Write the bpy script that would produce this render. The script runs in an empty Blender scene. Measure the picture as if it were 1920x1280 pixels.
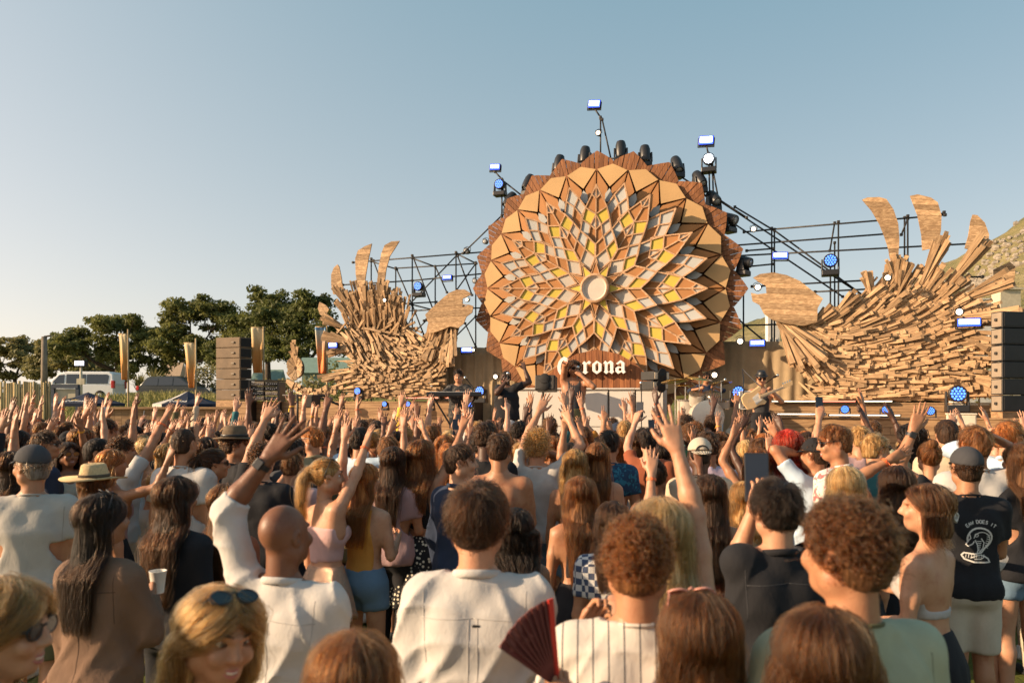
import bpy, math, random, os
import numpy as np
from mathutils import Vector, Matrix
R = math.radians
scene = bpy.context.scene
col = scene.collection

# ------------------------------------------------------------------ camera, sky, sun, exposure
FPX, HOR, CH = 1400.0, 757.0, 2.0          # focal length in px of a 1920 px wide picture, horizon row, eye height
cam_data = bpy.data.cameras.new('camera')
cam_data.sensor_width = 36.0
cam_data.lens = FPX / 1920 * 36.0
cam_data.shift_y = (HOR - 640) / 1920
cam_data.clip_start = 0.05
cam_data.clip_end = 4000
cam_data.dof.use_dof = True
cam_data.dof.focus_distance = 11.0
cam_data.dof.aperture_fstop = 3.2
cam = bpy.data.objects.new('camera', cam_data)
cam.location = (0, 0, CH)
cam.rotation_euler = (R(90), 0, 0)
col.objects.link(cam)
scene.camera = cam

SUN_AZ, SUN_EL = 11.0, 19.0                # azimuth from -X towards the camera side, elevation
Ldir = Vector((math.cos(R(SUN_AZ)) * math.cos(R(SUN_EL)), math.sin(R(SUN_AZ)) * math.cos(R(SUN_EL)), -math.sin(R(SUN_EL))))
sun_d = bpy.data.lights.new('sun', 'SUN')
sun_d.energy = 5.0
sun_d.angle = R(0.6)
sun_d.color = (1.0, 0.73, 0.46)
sun = bpy.data.objects.new('sun', sun_d)
sun.rotation_euler = Ldir.to_track_quat('-Z', 'Y').to_euler()
sun.location = (-30, -12, 14)
col.objects.link(sun)

world = bpy.data.worlds.new('World')
scene.world = world
world.use_nodes = True
wn = world.node_tree
bg = wn.nodes['Background']
sky = wn.nodes.new('ShaderNodeTexSky')
sky.sky_type = 'NISHITA'
sky.sun_disc = False
sky.sun_elevation = R(SUN_EL)
sdir = -Ldir
sky.sun_rotation = math.atan2(sdir.x, sdir.y)
sky.altitude = 20
sky.air_density = 1.0
sky.dust_density = 1.0
sky.ozone_density = 0.8
def wmath(op, a, b=None, c=None):
    n = wn.nodes.new('ShaderNodeMath'); n.operation = op
    for i, v in enumerate((a, b, c)):
        if v is None: continue
        if isinstance(v, (int, float)): n.inputs[i].default_value = v
        else: wn.links.new(v, n.inputs[i])
    return n.outputs[0]
tcw = wn.nodes.new('ShaderNodeTexCoord')
sep = wn.nodes.new('ShaderNodeSeparateXYZ'); wn.links.new(tcw.outputs['Generated'], sep.inputs[0])
dotn = wn.nodes.new('ShaderNodeVectorMath'); dotn.operation = 'DOT_PRODUCT'
dotn.inputs[1].default_value = tuple(sdir)
wn.links.new(tcw.outputs['Generated'], dotn.inputs[0])
up = wmath('SUBTRACT', 1.0, wmath('MAXIMUM', sep.outputs[2], 0.0))
near_sun = wmath('MULTIPLY', wmath('POWER', wmath('MULTIPLY_ADD', dotn.outputs['Value'], 0.5, 0.5), 4.0), wmath('POWER', up, 0.3))   # sea haze, brightest round the low sun
def tinted(fac, c):
    v = wn.nodes.new('ShaderNodeVectorMath'); v.operation = 'SCALE'; v.inputs[0].default_value = c
    wn.links.new(fac, v.inputs['Scale']); return v.outputs[0]
def vadd(a, b, op='ADD'):
    v = wn.nodes.new('ShaderNodeVectorMath'); v.operation = op
    wn.links.new(a, v.inputs[0])
    if isinstance(b, tuple): v.inputs[1].default_value = b
    else: wn.links.new(b, v.inputs[1])
    return v.outputs[0]
const = wn.nodes.new('ShaderNodeVectorMath'); const.operation = 'ADD'; const.inputs[0].default_value = (0.45, 2.18, 3.0)     # clear blue above the haze
wn.links.new(tinted(wmath('POWER', up, 2.0), (3.8, 2.27, 1.3)), const.inputs[1])
sky_sum = vadd(vadd(vadd(sky.outputs[0], (0.78, 0.6, 0.54), 'MULTIPLY'), tinted(near_sun, (7.65, 5.37, 4.04))), const.outputs[0])
wn.links.new(sky_sum, bg.inputs[0])
bg.inputs[1].default_value = 0.057
scene.view_settings.view_transform = 'Standard'
scene.view_settings.look = 'None'
scene.view_settings.gamma = 1
scene.view_settings.use_curve_mapping = False
scene.view_settings.exposure = 0.88
scene.render.film_transparent = False
scene.cycles.max_bounces = 6
scene.cycles.diffuse_bounces = 3
scene.cycles.glossy_bounces = 3
scene.cycles.transparent_max_bounces = 8
scene.cycles.use_denoising = True

# ------------------------------------------------------------------ placing helpers
def at(px, py, d):
    """world point seen at photo pixel (px,py) at depth d"""
    return Vector(((px - 960) / FPX * d, d, CH + (HOR - py) / FPX * d))
TH = R(20)                                  # the stage is turned a little towards the left
SD = 17.5
SO = at(1116, 541, SD)
SU = Vector((math.cos(TH), -math.sin(TH), 0))
SN = Vector((-math.sin(TH), -math.cos(TH), 0))
CAMP = Vector((0, 0, CH))
def sp(px, py, off=0.0):
    """world point on the stage's back plane (moved off metres towards the audience)"""
    d = Vector(((px - 960) / FPX, 1, (HOR - py) / FPX))
    t = (SO + SN * off - CAMP).dot(SN) / d.dot(SN)
    return CAMP + d * t
def ground_under(p):
    return Vector((p.x, p.y, 0))
# ------------------------------------------------------------------ materials
MATS = {}
def new_mat(name):
    m = bpy.data.materials.new(name)
    m.use_nodes = True
    nt = m.node_tree
    b = nt.nodes['Principled BSDF']
    return m, nt, b
def nd(nt, t, **kw):
    n = nt.nodes.new(t)
    for k, v in kw.items():
        if k in n.inputs.keys() if hasattr(n.inputs, 'keys') else False:
            n.inputs[k].default_value = v
        else:
            setattr(n, k, v)
    return n
def ramp(nt, fac, stops):
    r = nt.nodes.new('ShaderNodeValToRGB')
    el = r.color_ramp.elements
    while len(el) < len(stops): el.new(0.5)
    for e, (p, c) in zip(el, stops):
        e.position = p
        e.color = (*c, 1) if len(c) == 3 else c
    nt.links.new(fac, r.inputs[0])
    return r.outputs[0]
def coords(nt, scale=(1, 1, 1), rot=(0, 0, 0), kind='Object'):
    tc = nt.nodes.new('ShaderNodeTexCoord')
    mp = nt.nodes.new('ShaderNodeMapping')
    mp.inputs['Scale'].default_value = scale
    mp.inputs['Rotation'].default_value = rot
    nt.links.new(tc.outputs[kind], mp.inputs[0])
    return mp.outputs[0]
def noise(nt, vec, scale, detail=4, rough=0.55, dist=0):
    n = nt.nodes.new('ShaderNodeTexNoise')
    n.inputs['Scale'].default_value = scale
    n.inputs['Detail'].default_value = detail
    n.inputs['Roughness'].default_value = rough
    n.inputs['Distortion'].default_value = dist
    if vec is not None: nt.links.new(vec, n.inputs['Vector'])
    return n.outputs['Fac']
def mul(c, k): return tuple(min(1, max(0, v * k)) for v in c)
def mixc(a, b, t): return tuple(x * (1 - t) + y * t for x, y in zip(a, b))
def bump(nt, b, h, strength=0.3, dist=0.01):
    bn = nt.nodes.new('ShaderNodeBump')
    bn.inputs['Strength'].default_value = strength
    bn.inputs['Distance'].default_value = dist
    nt.links.new(h, bn.inputs['Height'])
    nt.links.new(bn.outputs[0], b.inputs['Normal'])
def obj_random(nt):
    return nt.nodes.new('ShaderNodeObjectInfo').outputs['Random']
def mat_plain(name, c, rough=0.6, metal=0.0, var=0.12, scale=6, bmp=0.0, emit=None, estr=0, spec=0.4):
    if name in MATS: return MATS[name]
    m, nt, b = new_mat(name)
    v = coords(nt)
    f = noise(nt, v, scale)
    nt.links.new(ramp(nt, f, [(0.3, mul(c, 1 - var)), (0.7, mul(c, 1 + var))]), b.inputs['Base Color'])
    b.inputs['Roughness'].default_value = rough
    b.inputs['Metallic'].default_value = metal
    b.inputs['Specular IOR Level'].default_value = spec
    if bmp: bump(nt, b, noise(nt, v, scale * 6), bmp)
    if emit:
        b.inputs['Emission Color'].default_value = (*emit, 1)
        b.inputs['Emission Strength'].default_value = estr
    MATS[name] = m
    return m
def mat_wood(name, c1, c2, grain=(2, 30, 30), rough=0.7, per_obj=0.25, knots=True, kind='Object', rot=(0, 0, 0)):
    """grain runs along the first axis; every board gets a tone of its own"""
    if name in MATS: return MATS[name]
    m, nt, b = new_mat(name)
    v = coords(nt, grain, rot, kind)
    rnd = obj_random(nt)
    add = nt.nodes.new('ShaderNodeVectorMath'); add.operation = 'ADD'
    sc = nt.nodes.new('ShaderNodeMath'); sc.operation = 'MULTIPLY'; sc.inputs[1].default_value = 37.0
    nt.links.new(rnd, sc.inputs[0])
    cmb = nt.nodes.new('ShaderNodeCombineXYZ')
    for i in range(3): nt.links.new(sc.outputs[0], cmb.inputs[i])
    nt.links.new(v, add.inputs[0]); nt.links.new(cmb.outputs[0], add.inputs[1])
    f = noise(nt, add.outputs[0], 1.0, 6, 0.6, 0.6)
    base = ramp(nt, f, [(0.28, mul(c1, 0.75)), (0.45, c1), (0.62, c2), (0.8, mul(c2, 1.12))])
    hsv = nt.nodes.new('ShaderNodeHueSaturation')
    mr = nt.nodes.new('ShaderNodeMapRange')
    mr.inputs['To Min'].default_value = 1 - per_obj; mr.inputs['To Max'].default_value = 1 + per_obj
    nt.links.new(rnd, mr.inputs[0]); nt.links.new(mr.outputs[0], hsv.inputs['Value'])
    nt.links.new(base, hsv.inputs['Color'])
    nt.links.new(hsv.outputs[0], b.inputs['Base Color'])
    b.inputs['Roughness'].default_value = rough
    b.inputs['Specular IOR Level'].default_value = 0.25
    bump(nt, b, f, 0.25, 0.01)
    MATS[name] = m
    return m
def mat_skin(name, c):
    if name in MATS: return MATS[name]
    m, nt, b = new_mat(name)
    v = coords(nt)
    f = noise(nt, v, 14, 6, 0.7)
    f2 = noise(nt, v, 160, 3)
    nt.links.new(ramp(nt, f, [(0.3, (c[0] * 0.86, c[1] * 0.70, c[2] * 0.66)), (0.5, c), (0.75, mul(c, 1.10))]), b.inputs['Base Color'])
    b.inputs['Roughness'].default_value = 0.48
    b.inputs['Specular IOR Level'].default_value = 0.4
    b.inputs['Subsurface Weight'].default_value = 0.0
    bump(nt, b, f2, 0.22, 0.003)
    MATS[name] = m
    return m
def mat_hair(name, c, tip=None):
    if name in MATS: return MATS[name]
    m, nt, b = new_mat(name)
    v = coords(nt, (55, 55, 5))
    f = noise(nt, v, 1.0, 4, 0.6, 0.4)
    tip = tip or mul(c, 1.9)
    nt.links.new(ramp(nt, f, [(0.3, mul(c, 0.45)), (0.5, c), (0.72, tip)]), b.inputs['Base Color'])
    b.inputs['Roughness'].default_value = 0.55
    b.inputs['Specular IOR Level'].default_value = 0.2
    bump(nt, b, f, 0.9, 0.02)
    MATS[name] = m
    return m
def mat_strand(name, c, tip=None):
    if name in MATS: return MATS[name]
    m, nt, b = new_mat(name)
    hi = nt.nodes.new('ShaderNodeHairInfo')
    tip = tip or mul(c, 1.9)
    c, tip = [(q[0] * 1.2, q[1] * 0.93, q[2] * 0.70) for q in (c, tip)]
    col_ = ramp(nt, hi.outputs['Random'], [(0.0, mul(c, 0.18)), (0.5, mul(c, 0.45)), (1.0, mul(tip, 0.62))])
    h = nt.nodes.new('ShaderNodeBsdfHairPrincipled')
    h.parametrization = 'COLOR'
    nt.links.new(col_, h.inputs['Color'])
    h.inputs['Roughness'].default_value = 0.36
    h.inputs['IOR'].default_value = 1.36
    h.inputs['Radial Roughness'].default_value = 0.4
    nt.links.new(h.outputs[0], nt.nodes['Material Output'].inputs[0])
    MATS[name] = m
    return m
def mat_cloth(name, c, rough=0.85, fold=0.5, weave=260, var=0.1):
    if name in MATS: return MATS[name]
    m, nt, b = new_mat(name)
    v = coords(nt)
    f = noise(nt, v, 7, 4, 0.6, 0.5)
    f2 = noise(nt, v, weave, 1)
    nt.links.new(ramp(nt, f, [(0.25, mul(c, 1 - var)), (0.7, mul(c, 1 + var))]), b.inputs['Base Color'])
    b.inputs['Roughness'].default_value = rough
    b.inputs['Specular IOR Level'].default_value = 0.2
    b.inputs['Sheen Weight'].default_value = 0.02
    w = noise(nt, coords(nt, (1, 1, 0.55), (0, 0.35, 0.3)), 34, 3, 0.55, 0.8)     # fine creases
    ad = nt.nodes.new('ShaderNodeMath'); ad.operation = 'MULTIPLY_ADD'; ad.inputs[1].default_value = 0.35
    nt.links.new(f2, ad.inputs[0]); nt.links.new(w, ad.inputs[2])
    bump(nt, b, ad.outputs[0], fold * 0.8, 0.006)
    MATS[name] = m
    return m
def mat_cloth_pattern(name, kind, c1, c2, c3=None, scale=30):
    """printed cloth: dots, stripes, blotches"""
    if name in MATS: return MATS[name]
    m, nt, b = new_mat(name)
    v = coords(nt)
    if kind == 'dots':
        t = nt.nodes.new('ShaderNodeTexVoronoi'); t.inputs['Scale'].default_value = scale
        t.inputs['Randomness'].default_value = 0.55
        nt.links.new(v, t.inputs['Vector'])
        c = ramp(nt, t.outputs['Distance'], [(0.0, c2), (0.3, c2), (0.34, c1), (1, c1)])
    elif kind == 'stripes':
        sx = nt.nodes.new('ShaderNodeSeparateXYZ'); nt.links.new(v, sx.inputs[0])
        a = nt.nodes.new('ShaderNodeMath'); a.operation = 'MULTIPLY'; a.inputs[1].default_value = scale
        nt.links.new(sx.outputs[0], a.inputs[0])
        fr = nt.nodes.new('ShaderNodeMath'); fr.operation = 'FRACT'; nt.links.new(a.outputs[0], fr.inputs[0])
        c = ramp(nt, fr.outputs[0], [(0, c2), (0.08, c2), (0.10, c1), (0.97, c1)])
    elif kind == 'stripes_h':
        sx = nt.nodes.new('ShaderNodeSeparateXYZ'); nt.links.new(v, sx.inputs[0])
        a = nt.nodes.new('ShaderNodeMath'); a.operation = 'MULTIPLY'; a.inputs[1].default_value = scale
        nt.links.new(sx.outputs[2], a.inputs[0])
        fr = nt.nodes.new('ShaderNodeMath'); fr.operation = 'FRACT'; nt.links.new(a.outputs[0], fr.inputs[0])
        c = ramp(nt, fr.outputs[0], [(0, c2), (0.35, c2), (0.4, c1), (0.97, c1)])
    elif kind == 'check':
        t = nt.nodes.new('ShaderNodeTexChecker'); t.inputs['Scale'].default_value = scale
        t.inputs['Color1'].default_value = (*c1, 1); t.inputs['Color2'].default_value = (*c2, 1)
        nt.links.new(v, t.inputs['Vector'])
        c = t.outputs['Color']
    else:
        f = noise(nt, v, scale, 5, 0.65, 1.2)
        c = ramp(nt, f, [(0.0, c1), (0.53, c1), (0.56, c2), (0.66, c2), (0.69, c3 or c1), (1, c3 or c1)])
    nt.links.new(c, b.inputs['Base Color'])
    b.inputs['Roughness'].default_value = 0.85
    b.inputs['Specular IOR Level'].default_value = 0.2
    w = noise(nt, coords(nt, (1, 1, 0.55), (0, 0.35, 0.3)), 34, 3, 0.55, 0.8)
    bump(nt, b, w, 0.4, 0.006)
    MATS[name] = m
    return m
def mat_emit(name, c, strength):
    if name in MATS: return MATS[name]
    m, nt, b = new_mat(name)
    b.inputs['Base Color'].default_value = (*c, 1)
    b.inputs['Emission Color'].default_value = (*c, 1)
    b.inputs['Emission Strength'].default_value = strength
    MATS[name] = m
    return m
def mat_glass(name, c=(0.02, 0.025, 0.03), rough=0.06):
    if name in MATS: return MATS[name]
    m, nt, b = new_mat(name)
    b.inputs['Base Color'].default_value = (*c, 1)
    b.inputs['Roughness'].default_value = rough
    b.inputs['Specular IOR Level'].default_value = 0.8
    MATS[name] = m
    return m

BLACK = mat_plain('black_metal', (0.018, 0.018, 0.02), 0.45, 0.3)
BLACKP = mat_plain('black_plastic', (0.02, 0.02, 0.022), 0.4)
STEEL = mat_plain('scaffold_steel', (0.045, 0.042, 0.04), 0.5, 0.6, 0.3, 14)
BAMBOO = mat_wood('bamboo', (0.36, 0.25, 0.13), (0.5, 0.37, 0.2), (30, 30, 2))
WOOD_BIRD = mat_wood('bird_timber', (0.31, 0.195, 0.105), (0.46, 0.31, 0.175), (3, 26, 26), per_obj=0.34)
WOOD_CLAD = mat_wood('cladding_timber', (0.28, 0.165, 0.085), (0.4, 0.25, 0.13), (2.2, 30, 30), per_obj=0.16)
WOOD_BROWN = mat_wood('brown_stained_timber', (0.17, 0.07, 0.03), (0.26, 0.11, 0.046), (26, 26, 2.5), per_obj=0.22)
WOOD_FRAME = mat_wood('frame_timber', (0.40, 0.235, 0.13), (0.52, 0.33, 0.2), (14, 14, 14), per_obj=0.12)
# ------------------------------------------------------------------ mesh kit
def link(o, parent=None):
    col.objects.link(o)
    if parent is not None: o.parent = parent
    return o
def mesh_data(name, verts, faces, mats=(), smooth=False, fmat=None):
    me = bpy.data.meshes.new(name)
    me.from_pydata([tuple(v) for v in verts], [], faces)
    for m in mats: me.materials.append(m)
    if fmat is not None: me.polygons.foreach_set('material_index', fmat)
    if smooth: me.polygons.foreach_set('use_smooth', [True] * len(me.polygons))
    me.update()
    return me
def mesh_np(name, V, Q, mats=(), smooth=True, fmat=None):
    """fast mesh from numpy quads"""
    me = bpy.data.meshes.new(name)
    nV, nQ = len(V), len(Q)
    me.vertices.add(nV)
    me.vertices.foreach_set('co', np.ascontiguousarray(V, dtype=np.float32).ravel())
    me.loops.add(nQ * 4)
    me.loops.foreach_set('vertex_index', np.ascontiguousarray(Q, dtype=np.int32).ravel())
    me.polygons.add(nQ)
    me.polygons.foreach_set('loop_start', np.arange(0, nQ * 4, 4, dtype=np.int32))
    try: me.polygons.foreach_set('loop_total', np.full(nQ, 4, dtype=np.int32))
    except Exception: pass
    for m in mats: me.materials.append(m)
    if fmat is not None: me.polygons.foreach_set('material_index', np.ascontiguousarray(fmat, dtype=np.int32))
    me.polygons.foreach_set('use_smooth', np.full(nQ, smooth, dtype=bool))
    me.update(calc_edges=True)
    return me
class MB:
    """collects shapes into one mesh"""
    def __init__(s): s.v = []; s.f = []; s.m = []; s.cur = 0
    def quad(s, a, b, c, d):
        n = len(s.v); s.v += [Vector(a), Vector(b), Vector(c), Vector(d)]; s.f.append((n, n + 1, n + 2, n + 3)); s.m.append(s.cur)
    def poly(s, pts):
        n = len(s.v); s.v += [Vector(p) for p in pts]; s.f.append(tuple(range(n, n + len(pts)))); s.m.append(s.cur)
    def prism(s, pts, off):
        """closed outline pts extruded by vector off"""
        n = len(s.v); k = len(pts); off = Vector(off)
        s.v += [Vector(p) for p in pts] + [Vector(p) + off for p in pts]
        s.f.append(tuple(range(n, n + k))); s.f.append(tuple(range(n + 2 * k - 1, n + k - 1, -1)))
        s.m += [s.cur] * (k + 2)
        for i in range(k):
            j = (i + 1) % k
            s.f.append((n + j, n + i, n + k + i, n + k + j))
    def box(s, c, size, rot=None):
        c = Vector(c); hx, hy, hz = [q / 2 for q in size]
        n = len(s.v)
        for z in (-hz, hz):
            for x, y in ((-hx, -hy), (hx, -hy), (hx, hy), (-hx, hy)):
                p = Vector((x, y, z))
                if rot is not None: p = rot @ p
                s.v.append(c + p)
        for f in ((3, 2, 1, 0), (4, 5, 6, 7), (0, 1, 5, 4), (1, 2, 6, 5), (2, 3, 7, 6), (3, 0, 4, 7)):
            s.f.append(tuple(n + i for i in f)); s.m.append(s.cur)
    def tube(s, pts, rad, seg=8, cap=True):
        pts = [Vector(p) for p in pts]
        if not hasattr(rad, '__len__'): rad = [rad] * len(pts)
        n0 = len(s.v); up = None
        for i, p in enumerate(pts):
            t = (pts[min(i + 1, len(pts) - 1)] - pts[max(i - 1, 0)]).normalized()
            if up is None:
                up = Vector((0, 0, 1)) if abs(t.z) < 0.9 else Vector((1, 0, 0))
            a = t.cross(up)
            if a.length < 1e-6: a = t.cross(Vector((0, 1, 0)))
            a.normalize(); b = t.cross(a).normalized(); up = -b if b.dot(up) < 0 else b
            b = up
            for k in range(seg):
                w = 2 * math.pi * k / seg
                s.v.append(p + (a * math.cos(w) + b * math.sin(w)) * rad[i])
        for i in range(len(pts) - 1):
            for k in range(seg):
                k2 = (k + 1) % seg
                s.f.append((n0 + i * seg + k, n0 + i * seg + k2, n0 + (i + 1) * seg + k2, n0 + (i + 1) * seg + k)); s.m.append(s.cur)
        if cap:
            s.f.append(tuple(n0 + k for k in range(seg - 1, -1, -1))); s.m.append(s.cur)
            e = n0 + (len(pts) - 1) * seg
            s.f.append(tuple(e + k for k in range(seg))); s.m.append(s.cur)
    def lathe(s, prof, center=(0, 0, 0), seg=20, M=None):
        """profile of (radius, z) turned about z"""
        n0 = len(s.v); c = Vector(center)
        for r, z in prof:
            for k in range(seg):
                w = 2 * math.pi * k / seg
                p = Vector((r * math.cos(w), r * math.sin(w), z))
                if M is not None: p = M @ p
                s.v.append(c + p)
        for i in range(len(prof) - 1):
            for k in range(seg):
                k2 = (k + 1) % seg
                s.f.append((n0 + i * seg + k, n0 + i * seg + k2, n0 + (i + 1) * seg + k2, n0 + (i + 1) * seg + k)); s.m.append(s.cur)
        s.f.append(tuple(n0 + k for k in range(seg - 1, -1, -1))); s.m.append(s.cur)
        e = n0 + (len(prof) - 1) * seg
        s.f.append(tuple(e + k for k in range(seg))); s.m.append(s.cur)
    def build(s, name, mat, parent=None, smooth=False, bevel=0):
        mats = mat if isinstance(mat, (list, tuple)) else [mat]
        me = mesh_data(name, s.v, s.f, mats, smooth, s.m)
        o = link(bpy.data.objects.new(name, me), parent)
        if bevel:
            bv = o.modifiers.new('bevel', 'BEVEL'); bv.width = bevel; bv.segments = 2; bv.limit_method = 'ANGLE'
        return o
def auto_smooth(o, ang=40):
    o.data.polygons.foreach_set('use_smooth', [True] * len(o.data.polygons))
    try:
        o.data.set_sharp_from_angle(angle=R(ang))
    except Exception: pass
    return o
def tag(o, label=None, cat=None, group=None, kind=None):
    if label: o['label'] = label
    if cat: o['category'] = cat
    if group: o['group'] = group
    if kind: o['kind'] = kind
    return o
def empty(name, loc=(0, 0, 0), rz=0, label=None, cat=None, group=None):
    o = bpy.data.objects.new(name, None)
    o.empty_display_size = 0.1
    o.location = loc; o.rotation_euler = (0, 0, rz)
    link(o)
    return tag(o, label, cat, group)
def copy_tree(o, parent=None):
    c = o.copy(); col.objects.link(c)
    if parent is not None: c.parent = parent
    for ch in o.children: copy_tree(ch, c)
    return c
def local_of(root):
    """matrix taking world points into the frame of an (unparented) root"""
    M = Matrix.LocRotScale(root.location, root.rotation_euler, root.scale)
    return M.inverted()

# ------------------------------------------------------------------ signed-distance modelling (surface nets)
_E = [(0,1),(2,3),(4,5),(6,7),(0,2),(1,3),(4,6),(5,7),(0,4),(1,5),(2,6),(3,7)]
_C = np.array([[i >> 2 & 1, i >> 1 & 1, i & 1] for i in range(8)])
def surfnet(F, org, h):
    S = F < 0
    nx, ny, nz = F.shape
    cnt = np.zeros((nx - 1, ny - 1, nz - 1), np.int8)
    for c in _C:
        cnt += S[c[0]:nx - 1 + c[0], c[1]:ny - 1 + c[1], c[2]:nz - 1 + c[2]]
    act = np.argwhere((cnt > 0) & (cnt < 8))
    if len(act) == 0: return np.zeros((0, 3)), np.zeros((0, 4), int)
    idx = -np.ones(cnt.shape, np.int32)
    idx[act[:, 0], act[:, 1], act[:, 2]] = np.arange(len(act))
    val = np.stack([F[act[:, 0] + c[0], act[:, 1] + c[1], act[:, 2] + c[2]] for c in _C], 1)
    P = np.zeros((len(act), 3)); W = np.zeros(len(act))
    for a, b in _E:
        va, vb = val[:, a], val[:, b]
        m = (va < 0) != (vb < 0)
        t = np.where(m, va / np.where(m, va - vb, 1), 0)
        P += m[:, None] * (_C[a] + t[:, None] * (_C[b] - _C[a])); W += m
    V = (act + P / W[:, None]) * h + org
    Q = []
    def edge(ax):
        o = [1, 1, 1]; sl0 = [slice(None)] * 3; sl1 = [slice(None)] * 3
        sl0[ax] = slice(0, -1); sl1[ax] = slice(1, None)
        A, B = S[tuple(sl0)], S[tuple(sl1)]
        e = np.argwhere(A != B)
        u, w = [i for i in range(3) if i != ax]
        ok = (e[:, u] > 0) & (e[:, w] > 0) & (e[:, u] < cnt.shape[u]) & (e[:, w] < cnt.shape[w])
        e = e[ok]
        def cell(du, dw):
            q = e.copy(); q[:, u] -= du; q[:, w] -= dw
            return idx[q[:, 0], q[:, 1], q[:, 2]]
        q = np.stack([cell(1, 1), cell(0, 1), cell(0, 0), cell(1, 0)], 1)
        ins = A[e[:, 0], e[:, 1], e[:, 2]]
        flip = ins if ax != 1 else ~ins
        q[~flip] = q[~flip][:, ::-1]
        Q.append(q)
    for ax in range(3): edge(ax)
    return V, np.concatenate(Q)
def V3(*a): return np.array(a, float)
class SDF:
    def __init__(s, h, pad=0.05): s.h = h; s.p = []; s.cut = []; s.pad = pad; s.noise = None
    def cone(s, a, b, ra, rb=None, k=0.02, neg=False, sq=None):
        s.p.append(('c', V3(*a), V3(*b), ra, ra if rb is None else rb, k, neg, sq)); return s
    def ell(s, c, r, k=0.02, M=None, neg=False):
        s.p.append(('e', V3(*c), V3(*r), M, None, k, neg, None)); return s
    def loft(s, L, k=0.03, grow=0.0, neg=False, M=None, pw=2.0):
        """levels (z, cx, cy, rx, ry)"""
        s.p.append(('l', np.array(L, float), grow, M, pw, k, neg, None)); return s
    def keep(s, fn): s.cut.append(fn); return s      # fn(X,Y,Z) -> distance, intersected
    def bounds(s, q):
        if q[0] == 'c':
            r = max(q[3], q[4])
            return np.minimum(q[1], q[2]) - r, np.maximum(q[1], q[2]) + r
        if q[0] == 'e':
            r = q[2] if q[3] is None else np.full(3, q[2].max())
            return q[1] - r, q[1] + r
        L, g = q[1], q[2]
        lo = np.array([(L[:, 1] - L[:, 3]).min() - g, (L[:, 2] - L[:, 4]).min() - g, L[:, 0].min() - g])
        hi = np.array([(L[:, 1] + L[:, 3]).max() + g, (L[:, 2] + L[:, 4]).max() + g, L[:, 0].max() + g])
        return lo, hi
    def mesh(s):
        h = s.h
        B = [s.bounds(q) for q in s.p if not q[6]]
        lo = np.min([b[0] for b in B], 0) - s.pad; hi = np.max([b[1] for b in B], 0) + s.pad
        n = np.ceil((hi - lo) / h).astype(int) + 1
        F = np.full(n, 0.5, np.float32)
        ax = [lo[i] + h * np.arange(n[i]) for i in range(3)]
        for q in s.p:
            b0, b1 = s.bounds(q); k = q[5]; m = k + 2.5 * h + 0.01
            i0 = np.clip(np.floor((b0 - m - lo) / h).astype(int), 0, n - 1)
            i1 = np.clip(np.ceil((b1 + m - lo) / h).astype(int) + 1, 1, n)
            if np.any(i1 <= i0): continue
            sl = tuple(slice(i0[i], i1[i]) for i in range(3))
            X = ax[0][sl[0]][:, None, None]; Y = ax[1][sl[1]][None, :, None]; Z = ax[2][sl[2]][None, None, :]
            if q[0] == 'c':
                a, b, ra, rb = q[1:5]
                d = b - a; L2 = max(d @ d, 1e-9)
                px, py, pz = X - a[0], Y - a[1], Z - a[2]
                t = np.clip((px * d[0] + py * d[1] + pz * d[2]) / L2, 0, 1)
                dx, dy, dz = px - t * d[0], py - t * d[1], pz - t * d[2]
                if q[7] is not None:
                    ax_, f = q[7]; ax_ = V3(*ax_)
                    c = dx * ax_[0] + dy * ax_[1] + dz * ax_[2]
                    D = np.sqrt(dx * dx + dy * dy + dz * dz + c * c * (f * f - 1)) - (ra + t * (rb - ra))
                else:
                    D = np.sqrt(dx * dx + dy * dy + dz * dz) - (ra + t * (rb - ra))
            elif q[0] == 'e':
                c, r, M = q[1], q[2], q[3]
                px, py, pz = X - c[0], Y - c[1], Z - c[2]
                if M is not None:
                    px, py, pz = (M[0, 0] * px + M[1, 0] * py + M[2, 0] * pz), (M[0, 1] * px + M[1, 1] * py + M[2, 1] * pz), (M[0, 2] * px + M[1, 2] * py + M[2, 2] * pz)
                k0 = np.sqrt((px / r[0]) ** 2 + (py / r[1]) ** 2 + (pz / r[2]) ** 2) + 1e-9
                k1 = np.sqrt((px / r[0] ** 2) ** 2 + (py / r[1] ** 2) ** 2 + (pz / r[2] ** 2) ** 2) + 1e-9
                D = k0 * (k0 - 1) / k1
            else:
                L, g, M, pw = q[1], q[2], q[3], q[4]
                z = ax[2][sl[2]]
                cx, cy, rx, ry = [np.interp(z, L[:, 0], L[:, j])[None, None, :] for j in range(1, 5)]
                rx = rx + g; ry = ry + g
                ex = np.abs((X - cx) / rx); ey = np.abs((Y - cy) / ry)
                e = (ex ** pw + ey ** pw) ** (1 / pw) + 1e-9
                D = (e - 1) * (rx * ry) / np.sqrt((ry * ex) ** 2 + (rx * ey) ** 2 + 1e-9) * np.minimum(e, 1e9)
                D = np.clip((e - 1) * np.minimum(rx, ry), -0.5, 0.5)
                zc = np.maximum(L[0, 0] - z, z - L[-1, 0])[None, None, :]
                D = np.maximum(D, zc)
            G = F[sl]
            if q[6]:
                hh = np.clip(0.5 - 0.5 * (G + D) / max(k, 1e-4), 0, 1)
                F[sl] = G * (1 - hh) - D * hh + k * hh * (1 - hh)
            else:
                hh = np.clip(0.5 + 0.5 * (G - D) / max(k, 1e-4), 0, 1)
                F[sl] = G * (1 - hh) + D * hh - k * hh * (1 - hh)
        X = ax[0][:, None, None]; Y = ax[1][None, :, None]; Z = ax[2][None, None, :]
        if s.noise is not None:
            F += s.noise(X, Y, Z).astype(np.float32)
        for c in s.cut:
            F = np.maximum(F, c(X, Y, Z))
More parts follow.
